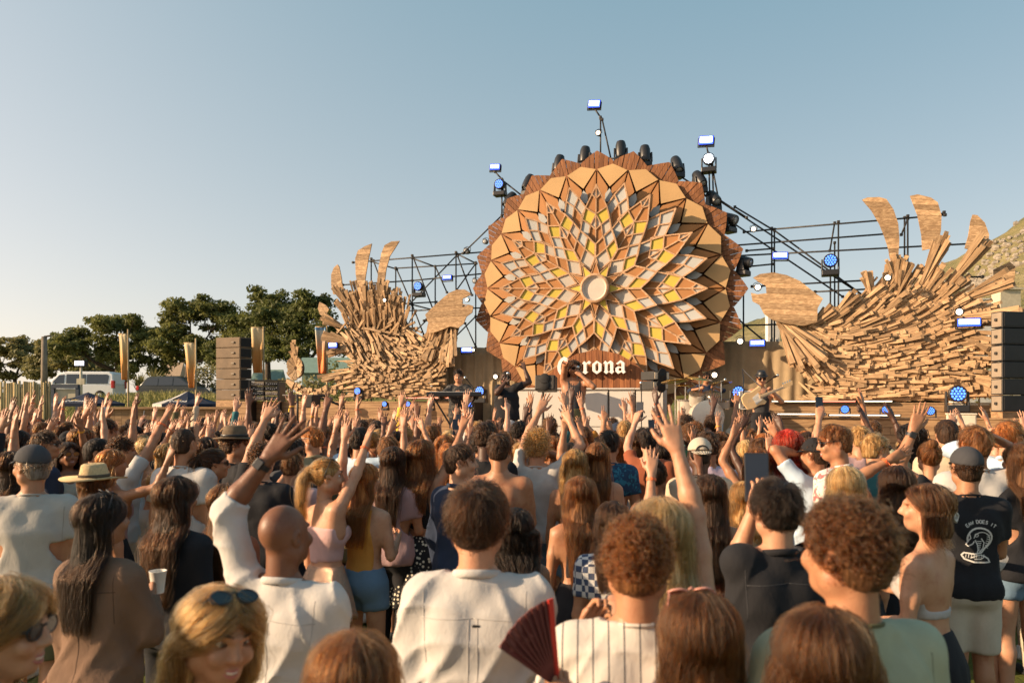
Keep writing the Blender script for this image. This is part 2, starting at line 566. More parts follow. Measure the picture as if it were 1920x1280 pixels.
        F[0], F[-1] = 0.3, 0.3; F[:, 0], F[:, -1] = 0.3, 0.3; F[:, :, 0], F[:, :, -1] = 0.3, 0.3
        return surfnet(F, lo, h)
def join_np(parts):
    Vs, Qs, n = [], [], 0
    for V, Q in parts:
        Vs.append(V); Qs.append(Q + n); n += len(V)
    return np.concatenate(Vs), np.concatenate(Qs)
# ------------------------------------------------------------------ setting: ground, hill, trees, far things
def sstep(a, b, x):
    t = np.clip((x - a) / (b - a), 0, 1); return t * t * (3 - 2 * t)
def gh(x, y):
    """height of the ground"""
    x = np.asarray(x, float); y = np.asarray(y, float)
    h = sstep(26, 42, y) * 2.25 * (1 - .3 * sstep(0, 20, x)) + 3.5 * sstep(70, 260, y)
    n = .12 * np.sin(.9 * x + .3 * y) * np.sin(.5 * y) * sstep(24, 40, y)
    return h + n
def gz(x, y): return float(gh(x, y))
def mat_ground():
    m, nt, b = new_mat('lawn')
    v = coords(nt)
    f = noise(nt, v, .35, 5); g = noise(nt, v, 9, 5, .7)
    a = nt.nodes.new('ShaderNodeMath'); a.operation = 'MULTIPLY_ADD'; a.inputs[1].default_value = .6
    nt.links.new(g, a.inputs[0]); nt.links.new(f, a.inputs[2])
    nt.links.new(ramp(nt, a.outputs[0], [(.45, (.045, .055, .014)), (.75, (.11, .12, .03)), (1.0, (.24, .21, .06))]), b.inputs['Base Color'])
    b.inputs['Roughness'].default_value = .9; b.inputs['Specular IOR Level'].default_value = .1
    bump(nt, b, g, .8, .05)
    return m
LAWN = mat_ground()
def build_ground():
    xs = np.unique(np.concatenate([np.linspace(-1500, -60, 14), np.linspace(-60, 60, 81), np.linspace(60, 1500, 14)]))
    ys = np.unique(np.concatenate([np.linspace(-60, 20, 12), np.linspace(20, 60, 61), np.linspace(60, 300, 25), np.linspace(300, 3000, 12)]))
    X, Y = np.meshgrid(xs, ys, indexing='ij')
    V = np.stack([X, Y, gh(X, Y)], -1).reshape(-1, 3)
    n, m = len(xs), len(ys)
    I = np.arange(n * m).reshape(n, m)
    Q = np.stack([I[:-1, :-1], I[1:, :-1], I[1:, 1:], I[:-1, 1:]], -1).reshape(-1, 4)
    o = link(bpy.data.objects.new('ground', mesh_np('ground', V, Q, [LAWN])))
    tag(o, kind='structure')
build_ground()
def blades(name, pts, hmin, hmax, w, mat, label, rng, per=3):
    n = len(pts) * per
    P = np.repeat(pts, per, 0) + np.column_stack([rng.normal(0, .03, (n, 2)), np.zeros(n)])
    a = rng.uniform(0, 6.28, n); h = rng.uniform(hmin, hmax, n); ln = rng.normal(0, .35, (n, 2)) * h[:, None]
    dx, dy = np.cos(a) * w, np.sin(a) * w
    z0 = np.zeros(n)
    A = P + np.column_stack([-dx, -dy, z0]); B = P + np.column_stack([dx, dy, z0])
    C = P + np.column_stack([ln[:, 0] + dx * .25, ln[:, 1] + dy * .25, h]); D = P + np.column_stack([ln[:, 0] - dx * .25, ln[:, 1] - dy * .25, h])
    V = np.stack([A, B, C, D], 1).reshape(-1, 3); Q = np.arange(4 * n).reshape(n, 4)
    o = link(bpy.data.objects.new(name, mesh_np(name, V, Q, [mat], False)))
    return tag(o, label, 'grass', kind='stuff')
_rg = np.random.default_rng(5)
GRASS_M = mat_plain('grass_blade', (.10, .12, .028), .8, 0, .45, 3)
GRASS_D = mat_plain('grass_dry', (.30, .27, .09), .85, 0, .35, 1.5)
_p = np.column_stack([_rg.uniform(-.6, 4.6, 9000), _rg.uniform(2.0, 5.2, 9000), np.zeros(9000)])
blades('lawn_grass', _p, .02, .055, .003, GRASS_M, 'short green lawn grass between the feet of the crowd', _rg, 2)
_x = _rg.uniform(-24, -8, 7000); _y = _rg.uniform(28, 45, 7000)
blades('bank_grass', np.column_stack([_x, _y, gh(_x, _y)]), .15, .5, .02, GRASS_D, 'long dry yellow grass on the bank below the parked cars', _rg, 2)

# hill on the right
def mat_hill():
    m, nt, b = new_mat('hillside')
    v = coords(nt)
    f = noise(nt, v, .05, 6, .65); g = noise(nt, v, .5, 5, .7)
    a = nt.nodes.new('ShaderNodeMath'); a.operation = 'MULTIPLY_ADD'; a.inputs[1].default_value = .7
    nt.links.new(g, a.inputs[0]); nt.links.new(f, a.inputs[2])
    nt.links.new(ramp(nt, a.outputs[0], [(.55, (.05, .06, .018)), (.72, (.15, .135, .045)), (.9, (.21, .17, .07)), (1.05, (.26, .215, .1))]), b.inputs['Base Color'])
    b.inputs['Roughness'].default_value = .95
    bump(nt, b, g, 1.0, 1.0)
    return m
RIDGE = [(1180, 640), (1400, 606), (1500, 592), (1590, 568), (1680, 532), (1755, 499), (1800, 482), (1850, 453), (1900, 419), (1960, 380), (2100, 300), (2400, 200), (2900, 150)]
def hill_pt(px, t):
    """t 0 at the foot, 1 on the ridge"""
    ry = np.interp(px, [p[0] for p in RIDGE], [p[1] for p in RIDGE])
    d = 80 + 150 * t
    zr = CH + (HOR - ry) / FPX * 230
    z = 3 + (zr - 3) * (t ** 1.15)
    x = (px - 960) / FPX * d
    n = 1.2 * math.sin(x * .11 + t * 7) + .8 * math.sin(x * .31 - t * 17) + .4 * math.sin(x * .8 + t * 40)
    return Vector((x, d, z + n * t * (1 if t < .97 else .5)))
def build_hill():
    pxs = np.linspace(1180, 2900, 130); ts = np.linspace(0, 1, 40)
    V = [hill_pt(a, t) for a in pxs for t in ts] 
    V += []
    n, m = len(pxs), len(ts)
    I = np.arange(n * m).reshape(n, m)
    Q = np.stack([I[:-1, :-1], I[1:, :-1], I[1:, 1:], I[:-1, 1:]], -1).reshape(-1, 4)
    back = []
    for i, a in enumerate(pxs):
        p = hill_pt(a, 1); back.append(Vector((p.x * 1.5, p.y + 150, 2)))
    k = len(V); V += back
    Q = list(map(tuple, Q)) + [(int(I[i, -1]), int(I[i + 1, -1]), k + i + 1, k + i) for i in range(n - 1)]
    o = link(bpy.data.objects.new('hill', mesh_data('hill', V, Q, [mat_hill()], True)))
    tag(o, kind='structure')
build_hill()
ROCK = mat_plain('boulder_rock', (.25, .215, .17), .9, 0, .3, .6, .5)
def rock_shape(mb, c, r, rng):
    k = 7
    rows = []
    for i in range(5):
        th = math.pi * i / 4; row = []
        for j in range(k):
            ph = 2 * math.pi * j / k
            q = r * rng.uniform(.72, 1.15)
            row.append(Vector(c) + Vector((math.sin(th) * math.cos(ph) * q, math.sin(th) * math.sin(ph) * q, math.cos(th) * q * .75)))
        rows.append(row)
    n = len(mb.v)
    for r_ in rows: mb.v += r_
    for i in range(4):
        for j in range(k):
            j2 = (j + 1) % k
            mb.f.append((n + i * k + j, n + (i + 1) * k + j, n + (i + 1) * k + j2, n + i * k + j2)); mb.m.append(0)
_r = np.random.default_rng(11)
mb = MB()
for i in range(420):
    a = _r.uniform(1560, 2050); t = _r.beta(4, 2.0)
    if _r.random() < .55: a = _r.normal(1862, 30); t = _r.normal(.62, .1)
    t = min(.99, max(.15, t))
    p = hill_pt(a, t); rock_shape(mb, p, abs(_r.normal(.55, .3)) + .15, _r)
o = mb.build('boulders', ROCK); tag(o, 'pale boulders strewn over the dry hillside', 'rocks', kind='stuff')
for (a, t, r_, lab) in ((1906, .60, 2.0, 'large pale boulder standing alone on the dry slope'), (1868, .66, 1.5, 'pale boulder at the top of the rock cluster on the slope'), (1850, .55, 1.5, 'pale boulder low in the rock cluster on the slope')):
    mb = MB(); rock_shape(mb, hill_pt(a, t), r_, _r); tag(mb.build('boulder', ROCK), lab, 'boulder')

# trees
BARK = mat_plain('bark', (.075, .055, .038), .95, 0, .35, 5, .6)
def leaf_mat(name, c1, c2):
    if name in MATS: return MATS[name]
    m, nt, b = new_mat(name)
    v = coords(nt); f = noise(nt, v, 1.1, 4, .6)
    nt.links.new(ramp(nt, f, [(.3, c1), (.7, c2)]), b.inputs['Base Color'])
    b.inputs['Roughness'].default_value = .6; b.inputs['Specular IOR Level'].default_value = .25
    tr = nt.nodes.new('ShaderNodeBsdfTranslucent'); nt.links.new(ramp(nt, f, [(.3, mul(c1, 1.3)), (.7, mul(c2, 1.5))]), tr.inputs[0])
    mx = nt.nodes.new('ShaderNodeMixShader'); mx.inputs[0].default_value = .35
    out = nt.nodes['Material Output']
    nt.links.new(b.outputs[0], mx.inputs[1]); nt.links.new(tr.outputs[0], mx.inputs[2]); nt.links.new(mx.outputs[0], out.inputs[0])
    MATS[name] = m
    return m
LEAF_D = leaf_mat('leaf_dark', (.055, .07, .02), (.14, .15, .043))
LEAF_M = leaf_mat('leaf_mid', (.072, .086, .024), (.18, .18, .055))
LEAF_P = leaf_mat('leaf_pale', (.115, .115, .045), (.25, .22, .09))
def leaves_np(blobs, n, size, rng, flat=.7):
    """blobs: (x,y,z,rx,ry,rz); leaf quads on their outer shells"""
    B = np.array(blobs); w = (B[:, 3] * B[:, 4]); w /= w.sum()
    k = rng.choice(len(B), n, p=w)
    u = rng.normal(size=(n, 3)); u /= np.linalg.norm(u, axis=1)[:, None]
    u[:, 2] = np.where((u[:, 2] < -.25) & (rng.random(n) < .6), -u[:, 2], u[:, 2])
    rr = rng.uniform(.3, 1.25, n)
    C = B[k, :3] + u * B[k, 3:] * rr[:, None]
    nr = u * .6 + rng.normal(size=(n, 3)) * .7; nr /= np.linalg.norm(nr, axis=1)[:, None]
    t = np.cross(nr, rng.normal(size=(n, 3))); t /= np.linalg.norm(t, axis=1)[:, None]
    s = np.cross(nr, t); sz = size * rng.uniform(.5, 1.25, n)[:, None]
    V = np.stack([C - t * sz, C + s * sz * .5, C + t * sz, C - s * sz * .5], 1).reshape(-1, 3)
    return V, np.arange(4 * n).reshape(n, 4)
def tree(name, base, H, lobes, mat, label, seed, n=5200, size=.14, trunk_r=.22, nb=26, lean=0):
    """lobes: (dx, dz_frac, rx, rz) relative to the base, in metres / fraction of H"""
    rng = np.random.default_rng(seed)
    root = empty(name, base, 0, label, 'tree', 'trees behind the parked cars')
    blobs = []; mb = MB()
    fork = Vector((lean * .4, 0, H * .34))
    mb.tube([(0, 0, -.3), (lean * .15, .05, H * .15), fork], [trunk_r * 1.25, trunk_r, trunk_r * .8], 9)
    for (dx, fz, rx, rz) in lobes:
        dx *= 1.35; rx *= 1.4; rz *= 1.2; c = Vector((dx, rng.uniform(-.5, .5), H * fz))
        mid = (fork + c) / 2 + Vector((rng.uniform(-.3, .3), rng.uniform(-.3, .3), -.25))
        mb.tube([fork, mid, c], [trunk_r * .6, trunk_r * .38, trunk_r * .15], 6)
        for i in range(nb * 2 // max(1, len(lobes)) + 6):
            u = rng.normal(size=3); u /= np.linalg.norm(u); q = rng.uniform(.4, 1.02)
            bc = np.array(c) + u * np.array([rx, rx * .9, rz]) * q
            r0 = rng.uniform(.16, .40) * min(rx, 1.8)
            blobs.append((*bc, r0 * 1.15, r0 * 1.1, r0 * .72))
            if rng.random() < .5: mb.tube([mid * .3 + c * .7, Vector(bc)], [trunk_r * .16, trunk_r * .06], 5)
    mb.build('trunk', BARK, root, True)
    V, Q = leaves_np(blobs, int(n * 2.5), size, rng)
    link(bpy.data.objects.new('crown', mesh_np('crown', V, Q, [mat], False)), root)
    return root
def tree_at(px, d, top, lobes, mat, label, seed, **kw):
    x = (px - 960) / FPX * d; z = gz(x, d)
    H = CH + (HOR - top) / FPX * d - z
    return tree('tree', (x, d, z), H, lobes, mat, label, seed, **kw)
tree_at(28, 75, 628, [(-1.2, .6, 2.2, 1.5), (1.4, .62, 2.0, 1.4), (.2, .82, 1.6, 1.0), (-3.4, .5, 1.8, 1.2)], LEAF_P, 'pale green bushy tree at the far end of the row, above the reed fence', 1, n=5200, size=.2)
tree_at(125, 66, 637, [(-1.2, .55, 1.9, 1.2), (1.0, .68, 1.8, 1.2), (2.4, .5, 1.5, 1.0), (-.2, .85, 1.3, .7)], LEAF_P, 'pale spreading tree directly right of the tall bare pole', 2, n=4800, size=.19)
tree_at(218, 58, 588, [(-1.8, .55, 1.9, 1.5), (.8, .72, 2.2, 1.5), (2.2, .55, 1.7, 1.4), (0, .87, 1.5, .8), (-2.6, .7, 1.2, .8), (.2, .45, 2.0, 1.0)], LEAF_M, 'rounded leafy tree rising behind the white van', 3, n=7600, size=.16)
tree_at(352, 56, 556, [(-1.5, .65, 1.7, 1.5), (1.3, .7, 2.0, 1.5), (0, .87, 1.6, .9), (2.4, .55, 1.2, 1.0), (-.2, .5, 1.8, 1.0)], LEAF_M, 'tallest rounded tree behind the dark estate car', 4, n=7600, size=.16)
tree_at(455, 54, 585, [(-.9, .55, 1.3, 1.0), (.8, .68, 1.4, 1.0), (.2, .87, 1.0, .6)], LEAF_D, 'slim dark tree just behind the small speaker stack', 5, n=3800, size=.15)
tree_at(502, 52, 541, [(-.6, .70, 1.0, .8), (.6, .78, 1.1, .9), (.1, .91, 1.0, .6), (.9, .55, 1.3, .9), (-.9, .5, 1.1, .8)], LEAF_D, 'tall open tree with see-through crown between two orange banners', 6, n=4600, size=.14)
tree_at(575, 50, 550, [(-1.0, .7, 1.4, 1.2), (.9, .72, 1.6, 1.2), (0, .88, 1.2, .7), (1.8, .55, 1.3, 1.0), (-.6, .48, 1.6, .9)], LEAF_D, 'dense dark tree right behind the timber bird tail', 7, n=6800, size=.15)
def shrub(px, d, top, r, mat, label, seed, n=900, spiky=False):
    x = (px - 960) / FPX * d; z = gz(x, d); H = CH + (HOR - top) / FPX * d - z
    root = empty('shrub', (x, d, z), 0, label, 'shrub', 'shrubs round the site')
    rng = np.random.default_rng(seed)
    mb = MB(); mb.tube([(0, 0, -.2), (.05, 0, H * .5)], [.07, .03], 6); mb.build('stem', BARK, root, True)
    if spiky:
        mb = MB()
        for i in range(60):
            a = rng.uniform(0, 6.28); L = H * rng.uniform(.6, 1.0); o = rng.uniform(.3, 1.0) * r
            p0 = Vector((0, 0, H * .1)); p1 = Vector((math.cos(a) * o * .4, math.sin(a) * o * .4, L * .75)); p2 = Vector((math.cos(a) * o, math.sin(a) * o, L * rng.uniform(.7, 1)))
            w = Vector((-math.sin(a), math.cos(a), 0)) * .05
            mb.quad(p0 - w, p0 + w, p1 + w, p1 - w); mb.poly([p1 - w, p1 + w, p2])
        mb.build('foliage', mat, root)
    else:
        bl = [(rng.uniform(-r, r) * .7, rng.uniform(-r, r) * .5, H * rng.uniform(.25, .8), r * .45, r * .45, H * .22) for _ in range(9)]
        V, Q = leaves_np(bl, n, .11, rng)
        link(bpy.data.objects.new('foliage', mesh_np('foliage', V, Q, [mat], False)), root)
shrub(262, 50, 690, 1.3, LEAF_P, 'spiky pale green plant beside the back of the white van', 21, spiky=True)
shrub(290, 52, 680, 1.4, LEAF_P, 'spiky tall plant behind the dark car', 22, spiky=True)
shrub(388, 48, 676, 1.2, LEAF_P, 'leafy pale shrub left of the small speaker stack', 23)
shrub(520, 45, 706, 1.4, LEAF_P, 'yellow green bush behind the equipment rack', 24)
shrub(590, 34, 700, 1.1, LEAF_P, 'yellow green bush under the blue topped banner', 25)
shrub(640, 36, 672, 1.2, LEAF_M, 'leafy bush seen through the timber bird tail', 26)
shrub(1835, 42, 640, 2.2, LEAF_P, 'sunlit bush seen under the bigger bird', 27, n=1800)
shrub(1872, 95, 536, 4.5, LEAF_P, 'wide yellow green bush at the foot of the hill', 28, n=2600)
shrub(1915, 90, 540, 4.0, LEAF_P, 'bush at the picture edge at the foot of the hill', 29, n=2000)
shrub(1560, 70, 580, 4.0, LEAF_M, 'dark bush behind the bigger bird head', 30, n=1800)
shrub(1660, 60, 562, 3.5, LEAF_M, 'dark bush behind the neck of the bigger bird', 31, n=1800)

# far buildings
WALLW = mat_plain('white_wall', (.62, .58, .52), .8); ROOFG = mat_plain('green_roof', (.16, .24, .2), .7); ROOFT = mat_plain('tan_roof', (.42, .3, .2), .8)
WALLB = mat_plain('beige_wall', (.50, .44, .32), .8)
WIN = mat_glass('window_dark', (.03, .035, .04))
def house(name, x0, x1, ytop, ybot, d, wall, roof, label, wins=2, flat=False):
    a, b = at(x0, ytop, d), at(x1, ybot, d)
    w = b.x - a.x; zb = gz(a.x, d) - .5; zt = a.z; dep = w * .7
    root = empty(name, ((a.x + b.x) / 2, d + dep / 2, zb), 0, label, 'building')
    mb = MB(); hh = zt - zb
    if flat: mb.box((0, 0, hh / 2), (w, dep, hh)); mb.build('wall', wall, root); mb = MB(); mb.box((0, 0, hh + .06), (w + .3, dep + .3, .12)); mb.build('roof', roof, root)
    else:
        mb.box((0, 0, hh * .35), (w, dep, hh * .7)); mb.build('wall', wall, root)
        mb = MB(); e = .3
        mb.prism([(-w / 2 - e, -dep / 2 - e, hh * .68), (-w / 2 - e, dep / 2 + e, hh * .68), (-w / 2 - e, 0, hh)], (w + 2 * e, 0, 0)); mb.build('roof', roof, root)
    for i in range(wins):
        x = -w / 2 + w * (i + .5) / wins; zz = hh * (.62 if flat else .42)
        mb = MB(); mb.box((x, -dep / 2 - .02, zz), (w * .22, .06, hh * .22)); f = mb.build('window', WALLW, root)
        mb = MB(); mb.box((x, -dep / 2 - .06, zz), (w * .18, .03, hh * .18)); mb.build('pane', WIN, f)
house('house', 305, 335, 678, 715, 85, WALLW, ROOFT, 'small white house with tan roof between the tree trunks', 2)
house('marquee_hut', 566, 665, 668, 735, 44, ROOFG, ROOFG, 'pale green roofed hut behind the timber bird tail', 2)
house('house', 478, 520, 692, 735, 62, WALLW, ROOFG, 'white gabled house between the orange banners', 1)
house('flat_house', 1806, 1872, 562, 640, 70, WALLW, WALLW, 'low white flat roofed house at the foot of the hill', 3, True)
house('beige_block', 1876, 1914, 543, 660, 48, WALLB, WALLB, 'tall narrow beige block above the bigger speaker stack', 1, True)
house('far_house', 1440, 1462, 588, 604, 150, WALLW, WALLW, 'tiny white house on the low ridge right of the flower', 2, True)

# poles
def pole(name, px, top, d, r, label, mat=None, lamp=False):
    p = at(px, top, d); z = gz(p.x, d); root = empty(name, (p.x, d, z), 0, label, 'pole')
    mb = MB(); mb.tube([(0, 0, -.3), (0, 0, p.z - z)], [r * 1.15, r * .85], 10); mb.build('post', mat or BARK, root, True)
    if lamp:
        mb = MB(); mb.box((0, 0, p.z - z + .08), (.55, .3, .3)); h = mb.build('lamp_head', STEEL, root, False, .02)
        mb = MB(); mb.box((0, -.16, p.z - z + .08), (.46, .02, .22)); mb.build('lens', mat_emit('lamp_lens', (.8, .85, 1), 1.2), h)
        mb = MB(); mb.box((0, 0, (p.z - z) * .6), (.4, .12, .3)); mb.build('junction_box', WALLB, root)
    else:
        mb = MB(); mb.tube([(0, 0, p.z - z), (.35, 0, p.z - z + .05)], .05, 6); mb.build('hook', BARK, root)
    return root
pole('utility_pole', 83, 631, 40, .16, 'tall bare wooden pole beside the pale trees', mat_plain('grey_wood', (.2, .16, .12), .9, 0, .25, 4, .5))
pole('floodlight_post', 152, 684, 38, .07, 'slim floodlight post in front of the white van', WALLB, True)

# reed fence at the left edge
_r = np.random.default_rng(3)
root = empty('reed_fence', at(40, 757, 24).xy.to_3d(), 0, 'upright bamboo reed fence at the far end of the crowd', 'fence')
L = local_of(root)
REED = mat_wood('reed', (.34, .24, .11), (.52, .40, .2), (30, 30, 2), per_obj=.35)
px = -60.0
while px < 93:
    top = 716 + _r.uniform(-3, 4)
    p = at(px, top, 24 + _r.uniform(-.05, .05)); q = Vector((p.x, p.y, 0))
    mb = MB(); mb.tube([L @ q, L @ ((p + q) / 2 + Vector((_r.uniform(-.01, .01), 0, 0))), L @ (p + Vector((_r.uniform(-.02, .02), 0, 0)))], [.045, .042, .036], 6)
    mb.build('reed', REED, root, True); px += _r.uniform(3.2, 5.4)
for yy in (727, 765):
    mb = MB(); mb.tube([L @ at(-60, yy, 24.12), L @ at(93, yy, 24.12)], .04, 6); mb.build('rail', BAMBOO, root, True)

# low timber barrier between the crowd and the bank
root = empty('timber_barrier', at(260, 757, 21).xy.to_3d(), 0, 'low pale timber barrier below the umbrellas', 'barrier'); L = local_of(root)
for i in range(22):
    x0 = 150 + i * 13; a = at(x0, 766, 21); b = at(x0 + 12.6, 766, 21)
    mb = MB(); mb.prism([L @ Vector((a.x, a.y, 0)), L @ Vector((b.x, b.y, 0)), L @ Vector((b.x, b.y, b.z)), L @ Vector((a.x, a.y, a.z))], (0, .04, 0)); mb.build('plank', WOOD_CLAD, root)
mb = MB(); a, b = at(148, 764.5, 20.95), at(437, 764.5, 20.95); mb.box(L @ ((a + b) / 2), ((b - a).length, .12, .06)); mb.build('cap_rail', WOOD_CLAD, root)

# ------------------------------------------------------------------ vehicles
WHITEP = mat_plain('white_paint', (.82, .80, .77), .3, 0, .04, 1, 0, spec=.6); DARKP = mat_plain('graphite_paint', (.06, .065, .065), .25, .4, .06, 1)
TYRE = mat_plain('tyre', (.02, .02, .02), .9); RIM = mat_plain('alloy', (.5, .5, .5), .35, .8); REDL = mat_plain('tail_light', (.45, .02, .015), .25)
def vehicle(name, label, loc, rz, Lx, prof_low, prof_up, W, paint, wheels, wins, tail_z, r=.34):
    """profiles in (x, z); front at -x"""
    root = empty(name, loc, rz, label, 'car' if name != 'parked_van' else 'van')
    mb = MB(); n = len(prof_low)
    mb.prism([(x, -W / 2, z) for x, z in prof_low], (0, W, 0)); body = mb.build('body', paint, root, False, .05); auto_smooth(body)
    mb = MB(); k = .13
    A = [Vector((x, -W / 2 + (k if z > prof_up[0][1] + .1 else .01), z)) for x, z in prof_up]; B = [Vector((v.x, -v.y, v.z)) for v in A]
    m = len(A); mb.v = A + B; mb.f = [tuple(range(m)), tuple(range(2 * m - 1, m - 1, -1))] + [((i + 1) % m, i, m + i, m + (i + 1) % m) for i in range(m)]; mb.m = [0] * (m + 2)
    cab = mb.build('cabin', paint, root, False, .06); auto_smooth(cab)
    z0 = prof_up[0][1]; zt = max(z for x, z in prof_up)
    for pts in wins:
        for sy in (-1, 1):
            def yy(z): return sy * (W / 2 - .01 - (k - .01) * (z - z0) / (zt - z0) + .012)
            mb = MB(); q = [Vector((x, yy(z), z)) for x, z in pts]
            mb.poly(q if sy < 0 else q[::-1]); mb.build('window', WIN, root)
    for x in wheels:
        for sy in (-1, 1):
            Mx = Matrix.Rotation(R(90), 3, 'X')
            mb = MB(); mb.lathe([(r * .6, -.11), (r * .95, -.11), (r, -.06), (r, .06), (r * .95, .11), (r * .6, .11)], (x, sy * (W / 2 - .1), r), 22, Mx); w = mb.build('wheel', TYRE, root, True)
            mb = MB(); mb.lathe([(.03, -.125), (r * .3, -.12), (r * .62, -.09), (r * .64, .09), (r * .3, .12), (.03, .125)], (x, sy * (W / 2 - .1), r), 10, Mx); mb.build('rim', RIM, w)
    xb = max(x for x, z in prof_low); xf = min(x for x, z in prof_low)
    for sy in (-1, 1):
        mb = MB(); mb.box((xb - .06, sy * (W / 2 - .1), tail_z), (.2, .24, .5 if name == 'parked_van' else .26)); mb.build('tail_light', REDL, root, False, .03)
        mb = MB(); mb.box((xf + .12, sy * (W / 2 - .18), tail_z - .1), (.25, .3, .2)); mb.build('headlight', mat_glass('headlamp', (.5, .5, .5)), root, False, .03)
        mb = MB(); mb.box((xf + 1.25, sy * (W / 2 + .1), z0 + .08), (.12, .2, .18)); mb.build('wing_mirror', paint, root, False, .03)
    for x in (xf - .02, xb + .02): 
        mb = MB(); mb.box((x, 0, .42), (.14, W * .92, .24)); mb.build('bumper', paint, root, False, .04)
    return root
def on_ground(px, d): x = (px - 960) / FPX * d; return Vector((x, d, gz(x, d)))
v = vehicle('parked_van', 'white passenger van parked under the trees', on_ground(152, 50), R(4), 5.1,
    [(-2.5, .3), (2.5, .3), (2.52, 1.05), (-1.6, 1.05), (-2.45, .82)], [(-1.75, 1.03), (2.52, 1.03), (2.42, 1.75), (2.2, 1.9), (-.5, 1.9), (-1.0, 1.78)], 1.9, WHITEP, (-1.6, 1.65),
    [[(-1.45, 1.1), (-.62, 1.1), (-.62, 1.7), (-.95, 1.66)], [(-.5, 1.1), (.75, 1.1), (.75, 1.72), (-.5, 1.72)], [(.8, 1.1), (2.15, 1.1), (2.2, 1.6), (2.1, 1.72), (.8, 1.72)]], 1.05)
v = vehicle('parked_car', 'dark grey estate car parked on the grass bank', on_ground(338, 47), R(178), 4.6,
    [(-2.3, .3), (2.3, .3), (2.32, .9), (2.2, .98), (-1.1, .98), (-2.1, .82), (-2.3, .6)], [(-1.25, .95), (2.2, .95), (1.75, 1.5), (1.5, 1.56), (.0, 1.6), (-.45, 1.5)], 1.8, DARKP, (-1.4, 1.4),
    [[(-.95, 1.02), (.0, 1.02), (.0, 1.5), (-.4, 1.44)], [(.06, 1.02), (.95, 1.02), (.95, 1.5), (.06, 1.52)], [(1.0, 1.02), (1.85, 1.02), (1.6, 1.42), (1.0, 1.48)]], .85, .33)
# ------------------------------------------------------------------ lettering (cut black-letter shapes) and text helper
GLYPH = {   # polygons in a cell about 1 unit high; several strokes per letter
    'C': (1.05, [[(.95, .98), (.78, 1.22), (.55, 1.32), (.30, 1.18), (.10, .92), (0, .55), (.04, .22), (.20, -.06), (.42, -.2), (.70, -.16), (.70, -.06), (.50, -.08), (.36, .06), (.28, .30), (.28, .62), (.38, .92), (.50, 1.04), (.62, .96), (.74, .88)],
                 [(.62, .96), (.66, .60), (.74, .60), (.74, .88)]]),
    'o': (.80, [[(.02, .70), (.36, .95), (.44, .80), (.24, .66), (.24, .22), (.02, .16)], [(.36, .95), (.72, .72), (.72, .16), (.50, .26), (.50, .72), (.44, .80)], [(.02, .16), (.24, .22), (.40, .12), (.50, .26), (.72, .16), (.36, -.08)]]),
    'r': (.72, [[(0, .74), (.16, .94), (.34, .78), (.34, .18), (.46, .08), (.26, -.08), (.04, .08), (.12, .18), (.12, .70)], [(.34, .78), (.54, .96), (.70, .84), (.56, .68), (.46, .76), (.34, .66)]]),
    'n': (.86, [[(0, .74), (.16, .94), (.32, .78), (.32, .18), (.42, .08), (.24, -.08), (.04, .08), (.12, .18), (.12, .70)], [(.32, .78), (.56, .95), (.76, .78), (.76, .18), (.84, .08), (.66, -.08), (.46, .08), (.54, .18), (.54, .68), (.46, .74), (.32, .64)]]),
    'a': (.84, [[(.06, .70), (.40, .96), (.70, .76), (.70, .16), (.80, .06), (.62, -.08), (.48, .06), (.48, .70), (.38, .78), (.20, .62)], [(.48, .44), (.22, .50), (.02, .36), (.02, .10), (.22, -.08), (.48, .06), (.48, .16), (.34, .12), (.24, .20), (.24, .32), (.34, .38), (.48, .34)]])}
def black_letters(word, O, ux, uy, un, size, depth, mat, parent, L, track=.10, name='letter', fill=None):
    """letters as solid shapes: O start of the base line, ux/uy/un axes in world space"""
    x = 0
    for ch in word:
        w, polys = GLYPH[ch]; mb = MB()
        for i, pl in enumerate(polys):
            dd = depth - .002 * i
            mb.prism([L @ (O + ux * ((x + a) * size) + uy * (b * size)) for a, b in pl], (L.to_3x3() @ un) * dd)
        o = mb.build(name, mat, parent); x += w + track
    return x * size

